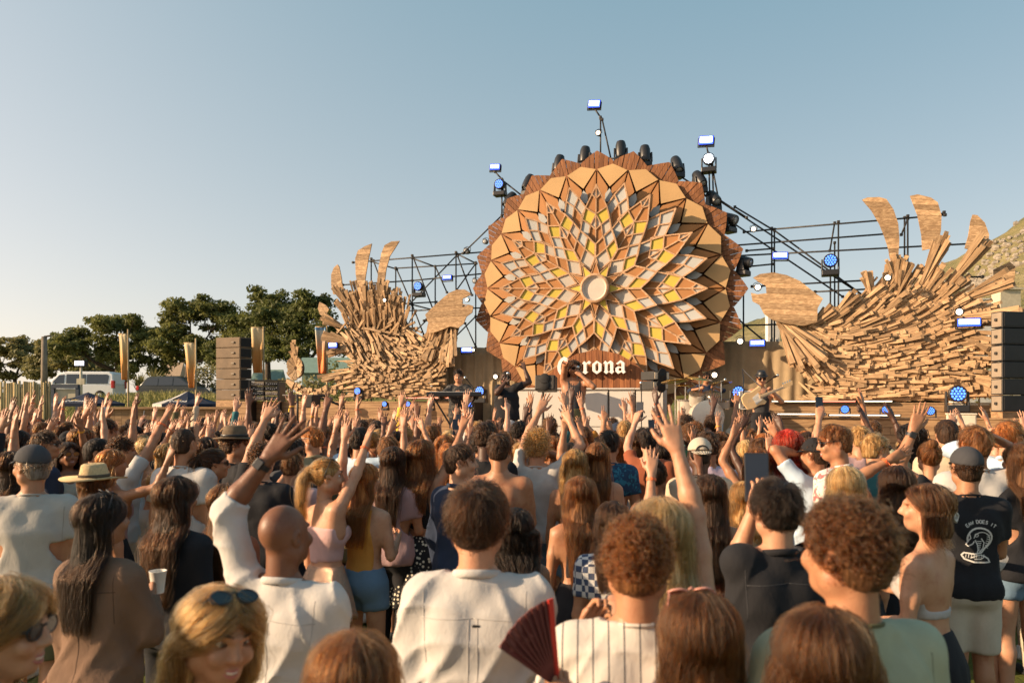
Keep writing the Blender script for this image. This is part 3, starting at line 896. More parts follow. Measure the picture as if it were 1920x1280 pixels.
# umbrellas with the same lettering
NAVY = mat_cloth('umbrella_navy', (.012, .02, .045), .8, .3); GREYC = mat_cloth('umbrella_grey', (.42, .40, .37), .8, .3)
LETTERW = mat_plain('letter_white', (.78, .74, .68), .6, 0, .03); GOLD = mat_plain('gold_print', (.55, .36, .08), .5)
def umbrella(px, top, half, edge, d, label, pale=()):
    c = at(px, top, d); base = Vector((c.x, d, gz(c.x, d))); root = empty('umbrella', base, 0, label, 'umbrella', 'navy umbrellas at the end of the crowd')
    H = c.z - base.z; rad = half / FPX * d; He = CH + (HOR - edge) / FPX * d - base.z
    mb = MB(); mb.tube([(0, 0, 0), (0, 0, H)], .03, 8); mb.build('pole', BAMBOO, root, True)
    ring = [Vector((rad * math.cos(a), rad * math.sin(a), He)) for a in [math.pi / 8 + i * math.pi / 4 for i in range(8)]]
    apex = Vector((0, 0, H))
    for i in range(8):
        a, b = ring[i], ring[(i + 1) % 8]; m = NAVY if i not in pale else GREYC
        mb = MB(); mid = (a + b) / 2; sag = Vector((0, 0, -.05))
        mb.poly([apex, a * .5 + apex * .5 + sag, b * .5 + apex * .5 + sag]); mb.quad(a * .5 + apex * .5 + sag, a, b, b * .5 + apex * .5 + sag)
        mb.quad(a, a + Vector((0, 0, -.1)), b + Vector((0, 0, -.1)), b)
        p = mb.build('canopy_panel', m, root)
        mb = MB(); mb.tube([apex + Vector((0, 0, -.06)), a + Vector((0, 0, -.02))], .012, 5); mb.build('rib', STEEL, root)
        if i == 5 and 5 not in pale:      # panel towards the audience carries the name
            ux = (b - a).normalized(); uy = ((apex - mid).normalized() * 1); un = ux.cross(uy).normalized()
            if un.y > 0: un = -un
            sz = (b - a).length * .62 / 5.0
            O = mid + uy * .14 - ux * ((b - a).length * .28) + un * .012
            black_letters('Corona', O, ux, uy, un, sz, .004, LETTERW, p, Matrix.Identity(4))
            mb = MB(); q = mid + uy * (sz * 2.5) + un * .012
            mb.prism([q + ux * (.13 * sz * 8 * s) + uy * (h * sz) for s, h in ((-.9, 0), (.9, 0), (1.1, .7), (.5, .35), (0, .9), (-.5, .35), (-1.1, .7))], un * .004); mb.build('crown_emblem', GOLD, p)
    return root
umbrella(165, 735, 62, 756, 26, 'navy umbrella with white lettering in front of the white van')
umbrella(352, 733, 60, 757, 26, 'half grey half navy umbrella in front of the dark car', (3, 4))
umbrella(112, 741, 34, 757, 30, 'smaller navy umbrella beside the reed fence')
# bar hut frame
root = empty('bar_frame', at(125, 757, 27.5).xy.to_3d(), 0, 'dark blue framed serving hut behind the umbrella', 'hut'); L = local_of(root)
for x in (100, 146): 
    a = at(x, 722, 27.5); mb = MB(); mb.box(L @ Vector((a.x, a.y, a.z / 2)), (.12, .12, a.z)); mb.build('post', mat_plain('navy_paint', (.03, .045, .07), .6), root)
a, b = at(98, 724, 27.5), at(148, 724, 27.5); mb = MB(); mb.box(L @ ((a + b) / 2), ((b - a).length, .16, .14)); mb.build('beam', MATS['navy_paint'], root)
a, b = at(102, 729, 27.55), at(144, 752, 27.55); mb = MB(); mb.box(L @ ((a + b) / 2), (b.x - a.x, .04, a.z - b.z)); mb.build('panel', WALLB, root)

# tall cloth banners on bamboo poles
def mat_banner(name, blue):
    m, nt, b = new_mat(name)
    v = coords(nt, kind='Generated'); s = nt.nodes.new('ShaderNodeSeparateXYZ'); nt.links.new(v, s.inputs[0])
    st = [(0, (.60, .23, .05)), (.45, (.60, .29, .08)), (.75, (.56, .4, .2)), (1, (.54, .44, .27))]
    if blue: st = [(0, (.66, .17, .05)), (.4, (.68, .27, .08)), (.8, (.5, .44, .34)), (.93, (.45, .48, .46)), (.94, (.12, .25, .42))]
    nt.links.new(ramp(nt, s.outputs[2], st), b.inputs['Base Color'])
    b.inputs['Roughness'].default_value = .8
    f = noise(nt, coords(nt, (1.5, 1, .5), kind='Object'), 4, 3, .5, 1); bump(nt, b, f, .25, .03)
    return m
BAN = mat_banner('banner_cloth', False); BANB = mat_banner('banner_cloth_blue', True)
def banner(px0, px1, top, bot, polex, pt, d, label, mat, taper=.55, seed=0):
    p = at(polex, pt, d); root = empty('banner', (p.x, d, gz(p.x, d)), 0, label, 'banner', 'orange cloth banners'); L = local_of(root)
    mb = MB(); mb.tube([(0, 0, 0), (.01, 0, (p.z - root.location.z) * .5), (0, 0, p.z - root.location.z)], [.035, .03, .025], 7); mb.build('pole', BAMBOO, root, True)
    mb = MB(); N, M_ = 10, 18
    grid = []
    side = 1 if abs(polex - px1) < abs(polex - px0) else -1
    for j in range(M_ + 1):
        t = j / M_; row = []
        for i in range(N + 1):
            s = i / N
            w0 = px0 + (px1 - px0) * (1 - taper) * t if side > 0 else px0
            w1 = px1 if side > 0 else px1 - (px1 - px0) * (1 - taper) * t
            q = at(w0 + (w1 - w0) * s, top + (bot - top) * t, d)
            q.y += .045 * math.sin(s * 6 + t * 3 + seed) * (.3 + t) + .012 * math.sin(s * 13 - t * 5 + seed)
            row.append(L @ q)
        grid.append(row)
    for j in range(M_):
        for i in range(N): mb.quad(grid[j][i], grid[j][i + 1], grid[j + 1][i + 1], grid[j + 1][i])
    c = mb.build('cloth', mat, root, True)
    import bmesh
    bm = bmesh.new(); bm.from_mesh(c.data); bmesh.ops.remove_doubles(bm, verts=bm.verts, dist=.001); bm.to_mesh(c.data); bm.free()
    sd = c.modifiers.new('thickness', 'SOLIDIFY'); sd.thickness = .01
    mb = MB(); mb.tube([L @ at(px0, top, d), L @ at(px1, top, d)], .022, 6); mb.build('top_rail', BAMBOO, root, True)
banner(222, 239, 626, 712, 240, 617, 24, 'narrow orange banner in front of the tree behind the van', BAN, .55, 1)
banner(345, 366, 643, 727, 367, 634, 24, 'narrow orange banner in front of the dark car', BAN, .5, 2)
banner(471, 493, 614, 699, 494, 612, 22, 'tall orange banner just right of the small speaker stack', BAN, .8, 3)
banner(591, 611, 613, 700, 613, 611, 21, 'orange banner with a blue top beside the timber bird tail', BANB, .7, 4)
# ------------------------------------------------------------------ stage platforms
def sw(u, w, z):
    """stage frame: u along the stage, w metres towards the audience, z height"""
    p = SO + SU * u + SN * w; return Vector((p.x, p.y, z))
DECK = .9
SROT = Matrix.Rotation(-TH, 3, 'Z')
def plank_wall(root, u0, u1, w, z0, z1, rows, name='plank', mat=None, lmin=1.6, lmax=3.0, seed=0):
    """horizontal boards, each its own piece"""
    rng = random.Random(seed); L = local_of(root); h = (z1 - z0) / rows
    for r_ in range(rows):
        u = u0
        while u < u1 - .05:
            v = min(u1, u + rng.uniform(lmin, lmax))
            if u1 - v < .5: v = u1
            mb = MB(); mb.box((0, 0, 0), (v - u - .006, .03, h - .007)); o = mb.build(name, mat or WOOD_CLAD, root)
            o.location = L @ sw((u + v) / 2, w + rng.uniform(-.004, .004), z0 + h * (r_ + .5)); o.rotation_euler = (0, 0, -TH)
            u = v
def platform(name, label, u0, u1, w0, w1, z0, z1, rows, seed):
    root = empty(name, sw((u0 + u1) / 2, (w0 + w1) / 2, 0), 0, label, 'stage')
    L = local_of(root)
    mb = MB(); mb.box((0, 0, (z0 + z1) / 2 - .02), (u1 - u0 - .02, w1 - w0 - .06, z1 - z0 - .04), SROT); mb.build('frame', mat_plain('platform_dark', (.05, .035, .025), .9), root)
    plank_wall(root, u0, u1, w1, z0, z1 - .03, rows, seed=seed)
    mb = MB(); mb.box((0, 0, z1 - .012), (u1 - u0, w1 - w0 + .05, .03), SROT); mb.build('top_board', WOOD_CLAD, root, False, .006)
    return root
platform('stage_deck', 'main timber clad stage deck the band stands on', -9.6, 9.2, -1.0, 6.6, 0, DECK, 5, 1)
platform('bird_ledge', 'timber ledge carrying the smaller bird', -9.3, -2.95, -.9, 1.3, DECK + .004, 2.06, 8, 2)
platform('bird_ledge', 'timber ledge carrying the bigger bird', 3.75, 9.15, -.9, 1.5, DECK + .004, 2.02, 8, 3)
platform('bird_step', 'lower timber step in front of the bigger bird', 3.9, 9.1, 1.56, 2.3, DECK + .004, 1.75, 6, 4)
# LED battens along the ledges
LEDW = mat_emit('led_batten_white', (1, .86, .68), .8); LEDR = mat_emit('led_batten_red', (1, .28, .18), .6)
def batten(px0, px1, py, off, mat, label):
    a, b = sp(px0, py, off), sp(px1, py, off); root = empty('led_batten', (a + b) / 2, -TH, label, 'stage light', 'light battens on the ledges')
    Ln = (b - a).length
    mb = MB(); mb.box((0, .03, 0), (Ln, .05, .05)); mb.build('housing', BLACK, root)
    mb = MB(); mb.box((0, -.002, .004), (Ln - .04, .014, .022)); mb.build('lens', mat, root)
for x0, x1, y, off, m, lab in ((1445, 1537, 752.5, 1.62, LEDW, 'white light batten nearest the bass player on the upper ledge'), (1540, 1606, 752.5, 1.62, LEDR, 'reddish light batten in the middle of the upper ledge'), (1608, 1675, 752.5, 1.62, LEDW, 'white light batten under the middle of the bigger bird'),
    (1455, 1550, 776.5, 2.42, LEDW, 'white light batten on the lower step nearest the bass player'), (1553, 1690, 778.5, 2.42, LEDW, 'long white light batten on the lower step under the bigger bird'), (760, 880, 746, 1.45, LEDR, 'thin reddish batten along the ledge of the smaller bird')):
    batten(x0, x1, y, off, m, lab)
# low riser for the drums, hessian backdrops
platform('drum_riser', 'low riser under the drum kit', 1.6, 3.7, 1.2, 3.4, DECK + .004, 1.22, 2, 6)
HESS = mat_cloth('hessian', (.31, .23, .14), .95, .9, 180)
def drape(name, label, px0, px1, ytop, off, ybot, folds, seed):
    a = sp(px0, ytop, off); b = sp(px1, ytop, off); root = empty(name, sw(0, 0, 0), 0, label, 'backdrop'); root.location = Vector((a.x, a.y, DECK)); L = local_of(root)
    mb = MB(); N, M_ = 70, 12; rng = np.random.default_rng(seed)
    g = []
    for j in range(M_ + 1):
        t = j / M_; row = []
        for i in range(N + 1):
            s = i / N; q = a.lerp(b, s); zb = DECK + .01
            f = .05 * math.sin(s * folds + 1.5 * math.sin(s * 9 + seed)) + .03 * math.sin(s * folds * 2.3 + t * 2)
            row.append(L @ (Vector((q.x, q.y, q.z * (1 - t) + zb * t)) + SN * f * (.3 + t)))
        g.append(row)
    me = mesh_data('cloth', [p for r_ in g for p in r_], [(j * (N + 1) + i, j * (N + 1) + i + 1, (j + 1) * (N + 1) + i + 1, (j + 1) * (N + 1) + i) for j in range(M_) for i in range(N)], [HESS], True)
    o = link(bpy.data.objects.new('cloth', me), root); sd = o.modifiers.new('thickness', 'SOLIDIFY'); sd.thickness = .012
drape('hessian_backdrop', 'folded tan hessian backdrop behind the keyboard player', 812, 990, 652, -.35, 760, 60, 1)
drape('hessian_backdrop', 'flat brown hessian backdrop behind the bass player', 1325, 1535, 640, -.45, 760, 26, 2)

# ------------------------------------------------------------------ the great timber flower
TAN = mat_plain('tan_panel', (.45, .28, .125), .75, 0, .1, 1.3); ORANGE = mat_plain('orange_panel', (.335, .15, .05), .75, 0, .12, 1.6)
GREYP = mat_plain('grey_white_panel', (.38, .385, .375), .7, 0, .08, 2); BEIGEP = mat_plain('beige_panel', (.42, .375, .32), .7, 0, .08, 2); YELLOW = mat_plain('yellow_panel', (.47, .36, .05), .65, 0, .12, 2)
WHITEB = mat_plain('white_button', (.5, .43, .37), .5, 0, .05); DARKE = mat_plain('dark_edge', (.085, .042, .02), .9)
CX, CY, KA = 1116.0, 541.0, 4.4e-4
def mp(t, r, phi, off):
    """flower polar point: t px sideways, r px out along the ray phi (clockwise from up)"""
    x = r * math.sin(phi) + t * math.cos(phi); y = r * math.cos(phi) - t * math.sin(phi)
    rr = math.hypot(x, y); k = 1 + KA * x
    return sp(CX + x * k + .015 * y, CY - y * k, off)
flower = empty('timber_flower', Vector((SO.x, SO.y, DECK)), 0, 'giant round timber flower of tan, orange, grey and yellow panels behind the singer', 'sculpture')
FL = local_of(flower)
def fm(t, r, phi, off): return FL @ mp(t, r, phi, off)
DS = math.pi / 12
NV = FL.to_3x3() @ SN
# dark backing disc
mb = MB(); mb.prism([fm(0, 236, i * DS / 2, -.06) for i in range(48)], NV * -.05); mb.build('backing', DARKE, flower)
# brown slatted scallops
for i in range(24):
    ph = i * DS
    a = (-1, 241, ph - DS / 2); 
    sc = MB(); p0 = mp(0, 238, ph - DS / 2, 0); p1 = mp(0, 258, ph, 0); p2 = mp(0, 238, ph + DS / 2, 0)
    # slats run up-down on the upper half, sideways low on the flanks, as nailed
    n = 7
    part = bpy.data.objects.new('scallop', None); link(part, flower)
    th = ph if math.cos(ph) > -.2 else ph + .25
    for k in range(n):
        s0, s1 = k / n, (k + 1) / n - .012
        def outer(s):  # along the two outer edges
            return (0, 238 + 20 * (1 - abs(2 * s - 1)), ph - DS / 2 + DS * s)
        def inner(s): return (0, 196, ph - DS / 2 + DS * s)
        pts = [fm(*inner(s0), .02), fm(*inner(s1), .02), fm(*outer(s1), .0)]
        if s0 < .5 < s1: pts.append(fm(*outer(.5), .0))
        pts.append(fm(*outer(s0), .0))
        m_ = MB(); m_.prism(pts, NV * (.025 + .006 * ((k * 7 + i) % 3))); m_.build('slat', WOOD_BROWN, part)
# tan and orange ring
for i in range(24):
    ph = i * DS + DS / 2
    g = .006
    pts = [(0, 190, ph), (0, 223, ph + DS / 2 - g), (0, 232, ph), (0, 223, ph - DS / 2 + g)]
    o_ = [.13, .10, .09, .10]
    m_ = MB(); q = [fm(*p, o) for p, o in zip(pts, o_)]; m_.prism([q[0], q[1], q[2], q[3]], NV * .04); m_.build('tan_panel', TAN, flower)
    # orange pair either side of the joint ray
    ray = i * DS
    for s in (-1, 1):
        pts = [(0, 219, ray + s * .006), (0, 189, ray + s * (DS / 2 - .02)), (0, 150, ray + s * (DS / 2 - .035)), (0, 150, ray + s * .006)]
        o_ = [.10, .15, .22, .20]; q = [fm(*p, o) for p, o in zip(pts, o_)]
        if s < 0: q = q[::-1]
        m_ = MB(); m_.prism(q, NV * .03); m_.build('orange_panel', ORANGE, flower)
    pts = [(0, 187, ph), (6.5, 177, ph), (5.5, 162, ph), (-5.5, 162, ph), (-6.5, 177, ph)]
    m_ = MB(); m_.prism([fm(*p, .26) for p in pts], NV * .03); m_.build('white_panel', GREYP, flower)
def petal(phi, outline, cells, off, thick, bar, slope=0.0, label=None):
    """outline (t, r) both sides; cells: (points, material); frame bars along every cell edge"""
    P = lambda t, r, o=0: fm(t, r, phi, off + o + slope * (r - 120) / 100)
    m_ = MB(); m_.prism([P(t, r, -thick) for t, r in outline], NV * (thick - .045)); pt = m_.build('petal', DARKE, flower)  # dark sides: shade on the petal walls put into the colour
    edges = {}
    for pts, mat in cells:
        m_ = MB(); m_.prism([P(t, r, -.045) for t, r in pts], NV * .018); m_.build('panel', mat, pt)
        for a, b in zip(pts, pts[1:] + pts[:1]): edges[tuple(sorted(((round(a[0], 1), round(a[1], 1)), (round(b[0], 1), round(b[1], 1)))))] = 1
    for a, b in zip(outline, outline[1:] + outline[:1]): edges[tuple(sorted(((round(a[0], 1), round(a[1], 1)), (round(b[0], 1), round(b[1], 1)))))] = 1
    m_ = MB()
    for j, (a, b) in enumerate(sorted(edges)):
        dx, dy = b[0] - a[0], b[1] - a[1]; L_ = math.hypot(dx, dy)
        if L_ < .5: continue
        nx, ny = -dy / L_ * bar / 2, dx / L_ * bar / 2; ex, ey = dx / L_ * bar * .4, dy / L_ * bar * .4
        o = -.0015 * (j % 5)
        m_.prism([P(a[0] + nx - ex, a[1] + ny - ey, -.045), P(a[0] - nx - ex, a[1] - ny - ey, -.045), P(b[0] - nx + ex, b[1] - ny + ey, -.045), P(b[0] + nx + ex, b[1] + ny + ey, -.045)], NV * (.05 + o))
    m_.build('frame', WOOD_FRAME, pt)
    return pt
def mir(c): return [(-t, r) for t, r in c]
A_OUT = [(0, 194), (8.5, 176), (20, 152), (25.5, 130), (29, 108), (14, 92), (0, 80), (-14, 92), (-29, 108), (-25.5, 130), (-20, 152), (-8.5, 176)]
A_C = []
for f in (lambda c: c, mir):
    A_C += [(f([(0, 193), (0, 168), (8.5, 176)]), BEIGEP), (f([(0, 168), (0, 139), (20, 152), (8.5, 176)]), ORANGE), (f([(20, 152), (0, 139), (10, 119), (25.5, 130)]), YELLOW),
            (f([(0, 139), (0, 110), (10, 119)]), BEIGEP), (f([(25.5, 130), (10, 119), (14, 92), (29, 108)]), GREYP if f is mir else BEIGEP), (f([(10, 119), (0, 110), (0, 80), (14, 92)]), ORANGE)]
B_OUT = [(0, 199), (13, 174), (21, 152), (18, 125), (0, 108), (-18, 125), (-21, 152), (-13, 174)]
B_C = [([(0, 198), (12, 175), (0, 160), (-12, 175)], GREYP), ([(12, 175), (21, 152), (9, 139), (0, 160)], BEIGEP), ([(-12, 175), (0, 160), (-9, 139), (-21, 152)], GREYP), ([(0, 160), (9, 139), (0, 118), (-9, 139)], ORANGE),
       ([(21, 152), (18, 125), (9, 139)], ORANGE), ([(-21, 152), (-9, 139), (-18, 125)], ORANGE)]
C_OUT = [(0, 114), (11, 98), (21, 80), (14.5, 56), (0, 35), (-14.5, 56), (-21, 80), (-11, 98)]
C_C = [([(0, 113), (10.5, 97), (0, 77), (-10.5, 97)], GREYP), ([(10.5, 97), (21, 80), (14.5, 56), (0, 77)], YELLOW), ([(-10.5, 97), (0, 77), (-14.5, 56), (-21, 80)], ORANGE), ([(0, 77), (14.5, 56), (0, 36), (-14.5, 56)], BEIGEP)]
for i in range(12):
    if math.cos(i * 2 * DS + DS) > -.98: petal(i * 2 * DS + DS, B_OUT, B_C, .44, .16, 2.3, .08)
for i in range(12): petal(i * 2 * DS, A_OUT, A_C, .53, .13, 2.3, .08)
for i in range(12): petal(i * 2 * DS + DS, C_OUT, C_C, .65, .12, 2.4, .04)
# starburst round the button
for i in range(12):
    ph = i * 2 * DS; h = 49
    m_ = MB(); m_.prism([fm(-7.5, 24, ph, .67), fm(7.5, 24, ph, .67), fm(0, h, ph, .65)], NV * .02); pt = m_.build('star_point', ORANGE if i % 2 == 0 else YELLOW, flower)
    m_ = MB()
    for s in (-1, 1): m_.prism([fm(s * 7.8, 24, ph, .67), fm(s * 9.6, 24, ph, .67), fm(0, h + 5, ph, .65), fm(0, h + 1, ph, .65)], NV * (.035 + .002 * s))
    m_.build('frame', WOOD_FRAME, pt)
Mdisc = Matrix((SU, Vector((0, 0, 1)), -SN)).transposed()
def disc(name, prof, mat, parent):
    m_ = MB(); c = FL @ sp(CX, CY, .69)
    m_.lathe(prof, c, 40, Matrix((SU, Vector((0, 0, 1)), SN)).transposed()); o = m_.build(name, mat, parent, False); auto_smooth(o, 35); return o
s1 = 1 / 80.0
b_ = disc('button_rim', [(20.5 * s1, .0), (26.5 * s1, 0), (26.5 * s1, .10), (24 * s1, .12), (22.5 * s1, .12), (21 * s1, .03)], WOOD_FRAME, flower)
disc('button', [(.01, .02), (21.5 * s1, .02), (22.6 * s1, .10), (22.2 * s1, .105), (20 * s1, .06), (19 * s1, .045), (.01, .05)], WHITEB, flower)

# arched plank panel with the white lettering
arch = empty('name_panel', sw(0, 1.0, DECK), 0, 'arched brown plank panel with big white lettering below the flower', 'sign'); AL = local_of(arch)
ARC = [(1010, 730), (1022, 712), (1047, 684), (1080, 664), (1119, 655), (1160, 663), (1192, 682), (1213, 700), (1230, 730)]
SIGNW = mat_wood('sign_timber', (.21, .075, .03), (.33, .13, .048), (24, 24, 2.2), per_obj=.3)
_r = random.Random(4); x = 1010.0
while x < 1230:
    x2 = min(1230, x + _r.uniform(8.5, 11.5))
    y0 = np.interp(x + .4, [p[0] for p in ARC], [p[1] for p in ARC]); y1 = np.interp(x2 - .4, [p[0] for p in ARC], [p[1] for p in ARC])
    m_ = MB(); a, b = sp(x + .25, y0, .95), sp(x2 - .25, y1, .95)
    m_.prism([AL @ Vector((a.x, a.y, DECK)), AL @ Vector((b.x, b.y, DECK)), AL @ b, AL @ a], SN * (.03 + _r.uniform(0, .012))); m_.build('plank', SIGNW, arch); x = x2
O = sp(1047, 700.5, 1.10)
black_letters('Corona', O, SU, Vector((0, 0, 1)), SN, 23.5 / 83, .09, LETTERW, arch, AL, .075)
# standoffs that carry the letters
m_ = MB()
for px in (1058, 1085, 1104, 1121, 1141, 1161):
    a = sp(px, 697, .98); m_.tube([AL @ a, AL @ (a + SN * .16)], .012, 6)
m_.build('standoff', STEEL, arch)

# white serving counter in front of the panel
CNT = mat_plain('white_board', (.5, .47, .43), .6, 0, .05, 3)
def cabinet(px0, px1, off, label):
    a, b = sp(px0, 730, off), sp(px1, 730, off); root = empty('counter', Vector(((a.x + b.x) / 2, (a.y + b.y) / 2, DECK)), -TH, label, 'counter', 'white counters behind the singer')
    w = (b - a).length; h = a.z - DECK
    m_ = MB(); m_.box((0, .22, h / 2), (w - .01, .42, h)); m_.build('carcass', CNT, root)
    n = max(1, round(w / .62))
    for k in range(n):
        for (z0, z1) in ((.03, h * .44), (h * .46, h - .05)):
            m_ = MB(); m_.box((-w / 2 + w * (k + .5) / n, -.005, (z0 + z1) / 2), (w / n - .03, .03, z1 - z0)); m_.build('panel', CNT, root, False, .005)
    m_ = MB(); m_.box((0, .2, h + .015), (w + .02, .5, .03)); m_.build('worktop', CNT, root, False, .006)
for x0, x1, lab in ((966, 1018, 'white counter nearest the man in black'), (1020, 1085, 'white counter directly behind the singer'), (1087, 1140, 'white counter just right of the singer'), (1142, 1190, 'white counter under the end of the lettering'), (1192, 1245, 'shaded counter below the pale monitor speakers')):
    cabinet(x0, x1, 2.2, lab)

# ------------------------------------------------------------------ scaffolding
def scaffold(label, segs, off, joints=True):
    root = empty('scaffold', sp(segs[0][0], 700, off).xy.to_3d(), 0, label, 'scaffold'); L = local_of(root)
    for s in segs:
        x0, y0, x1, y1 = s[:4]; o = off + (s[4] if len(s) > 4 else 0); r_ = s[5] if len(s) > 5 else .019
        a, b = sp(x0, y0, o), sp(x1, y1, o)
        if len(s) > 6: b = Vector((b.x, b.y, 0.0))
        m_ = MB(); m_.tube([L @ a, L @ b], r_, 8); m_.build('tube', STEEL, root, True)
        if joints:
            for q in (a, b):
                m_ = MB(); m_.box(L @ q, (.062, .062, .06), SROT); m_.build('clamp', STEEL, root, False, .01)
    return root
V_ = lambda x, y, o=0: (x, y, x, 740, o, .019, 1)
scaffold('black scaffold grid behind the smaller bird', [V_(696, 485), V_(742, 502, -.9), V_(773, 479), V_(816, 499, -.9), V_(855, 473), V_(892, 492, -.9),
    (662, 492, 912, 472), (742, 503, 893, 494, -.9), (643, 534, 773, 526), (773, 526, 905, 513), (635, 576, 818, 566), (756, 583, 905, 577, -.9), (773, 571, 820, 583), (854, 652, 912, 653),
    (700, 488, 730, 570, -.4), (775, 483, 812, 580, -.4), (816, 499, 838, 548, -.9), (857, 476, 893, 494, -.4), (857, 478, 768, 570, -.4), (858, 480, 885, 553, -.4), (744, 505, 773, 572, -.9),
    (773, 572, 795, 628, -.4), (855, 630, 892, 593, -.4), (696, 490, 742, 504, -.4), (773, 484, 816, 500, -.4), (795, 601, 846, 560, -.4), (853, 548, 892, 494, -.4), (780, 620, 800, 600, -.4), (872, 606, 892, 650, -.9)], -.6)
scaffold('black scaffold grid between the flower and the bigger bird', [V_(1447, 428), V_(1452, 430, -.2), V_(1572, 416), V_(1565, 455, -.9), V_(1557, 480, -.3), V_(1702, 405), V_(1696, 408, -.9), V_(1394, 545),
    (1395, 435, 1448, 430), (1448, 430, 1772, 403), (1378, 460, 1682, 437), (1375, 480, 1856, 455), (1410, 537, 1634, 525), (1528, 547, 1626, 542), (1400, 500, 1450, 495), (1400, 470, 1450, 466),
    (1378, 388, 1448, 430, -.3), (1342, 372, 1627, 560, -.4), (1452, 432, 1624, 558, -.2), (1340, 395, 1580, 556, -.7), (1690, 440, 1702, 410, -.4), (1565, 418, 1556, 470, -.4), (1386, 600, 1434, 640, -.2), (1395, 610, 1460, 608), (1755, 408, 1770, 398), (1800, 519, 1842, 519, -.4)], -.6)
scaffold('black truss arc carrying the lamps above the flower', [(941, 409, 941, 340), (941, 336, 928, 322), (942, 338, 985, 372), (941, 345, 950, 385), (868, 475, 941, 404), (941, 405, 985, 366), (985, 366, 1040, 326), (1040, 326, 1124, 294), (1124, 294, 1200, 304), (1200, 304, 1262, 322), (1262, 322, 1310, 353), (1310, 353, 1345, 392),
    (1126, 300, 1126, 222), (1126, 220, 1114, 203), (1129, 224, 1146, 300), (1331, 384, 1329, 290), (1328, 288, 1324, 271), (1338, 384, 1336, 318), (1350, 388, 1335, 310), (1300, 350, 1345, 385), (1345, 372, 1400, 408)], -.25)

# ------------------------------------------------------------------ stage lamps
BLUE = mat_emit('led_blue', (.06, .2, 1.0), 1.6); BLUEW = mat_emit('led_blue_white', (.72, .84, 1.0), 5.0); WARM = mat_emit('lamp_warm', (1.0, .80, .56), 3.0); BLUEE = mat_emit('led_blue_edge', (.03, .08, .9), 1.5)
LENSG = mat_glass('lamp_glass', (.30, .31, .32), .12)
def frame_at(root_loc, yaw): return Matrix.Translation(root_loc) @ Matrix.Rotation(yaw, 4, 'Z')
def moving_head(px, py, off, tilt, pan, label, k=1.0):
    p = sp(px, py, off); root = empty('moving_head_lamp', p, -TH + R(pan), label, 'stage light', 'black moving head lamps round the flower'); root.scale = (k, k, k)
    m_ = MB(); m_.box((0, .05, -.24), (.30, .26, .12)); m_.build('base', BLACKP, root, False, .02)
    for s in (-1, 1):
        m_ = MB(); m_.prism([(s * .165, -.05, -.19), (s * .165, .15, -.19), (s * .165, .1, .05), (s * .165, 0, .05)], (-s * .04, 0, 0)); m_.build('yoke_arm', BLACKP, root, False, .01)
    Mx = Matrix.Rotation(R(90 + tilt), 3, 'X')      # axis of the head
    m_ = MB(); m_.lathe([(.03, -.2), (.10, -.19), (.125, -.1), (.125, .06), (.115, .17), (.105, .2), (.09, .2), (.085, .185)], (0, .05, .02), 18, Mx); h = m_.build('head', BLACKP, root); auto_smooth(h)
    m_ = MB(); m_.lathe([(.005, .192), (.088, .19), (.086, .186)], (0, .05, .02), 16, Mx); m_.build('lens', LENSG, h, True)
for px, py, t, pn, lab in ((953, 376, 55, -40, 'moving lamp on the flower rim beside the leftmost mast'), (988, 343, 60, -30, 'moving lamp second up from the leftmost mast'), (1046, 307, 72, -18, 'moving lamp third up along the left rim of the flower'), (1095, 291, 75, -10, 'moving lamp just left of the centre mast'),
    (1164, 281, 80, 12, 'moving lamp just right of the centre mast'), (1210, 289, 76, 18, 'moving lamp second right of the centre mast'), (1271, 309, 58, 35, 'moving lamp third right of the centre mast'), (1314, 336, 50, 45, 'moving lamp just left of the right mast'),
    (1340, 372, 40, 40, 'moving lamp at the foot of the right mast'), (1370, 411, 20, 60, 'moving lamp on the right rim below the right mast'), (1397, 492, 15, 70, 'lowest moving lamp on the right rim of the flower')):
    moving_head(px, py, -.2, t, pn, lab)
def wash(px, py, off, label, d=.24, blue=True, base=True):
    p = sp(px, py, off); root = empty('wash_lamp', p, -TH, label, 'stage light', 'round blue wash lamps'); k = d / .24; root.scale = (k, k, k)
    Mx = Matrix.Rotation(R(90), 3, 'X')
    m_ = MB(); m_.lathe([(.03, -.16), (.11, -.14), (.14, -.02), (.14, .06), (.125, .075), (.12, .07)], (0, 0, 0), 22, Mx); h = m_.build('head', BLACKP, root); auto_smooth(h)
    m_ = MB()
    for rr, n in ((0, 1), (.05, 6), (.093, 12)):
        for i in range(n):
            a = 2 * math.pi * i / n; m_.lathe([(.004, .078), (.019, .074), (.02, .068)], (rr * math.cos(a), 0, rr * math.sin(a)), 8, Mx)
    m_.build('led', BLUE if blue else BLUEW, h)
    m_ = MB(); m_.lathe([(.005, .066), (.119, .066), (.12, .06)], (0, 0, 0), 20, Mx); m_.build('lens', BLUEE, h)
    for s in (-1, 1):
        m_ = MB(); m_.prism([(s * .175, -.04, -.2), (s * .175, .1, -.2), (s * .175, .07, .04), (s * .175, 0, .04)], (-s * .03, 0, 0)); m_.build('yoke_arm', BLACKP, root, False, .008)
    m_ = MB(); m_.box((0, .03, -.25), (.34, .26, .12)); m_.build('base', BLACKP, root, False, .02)
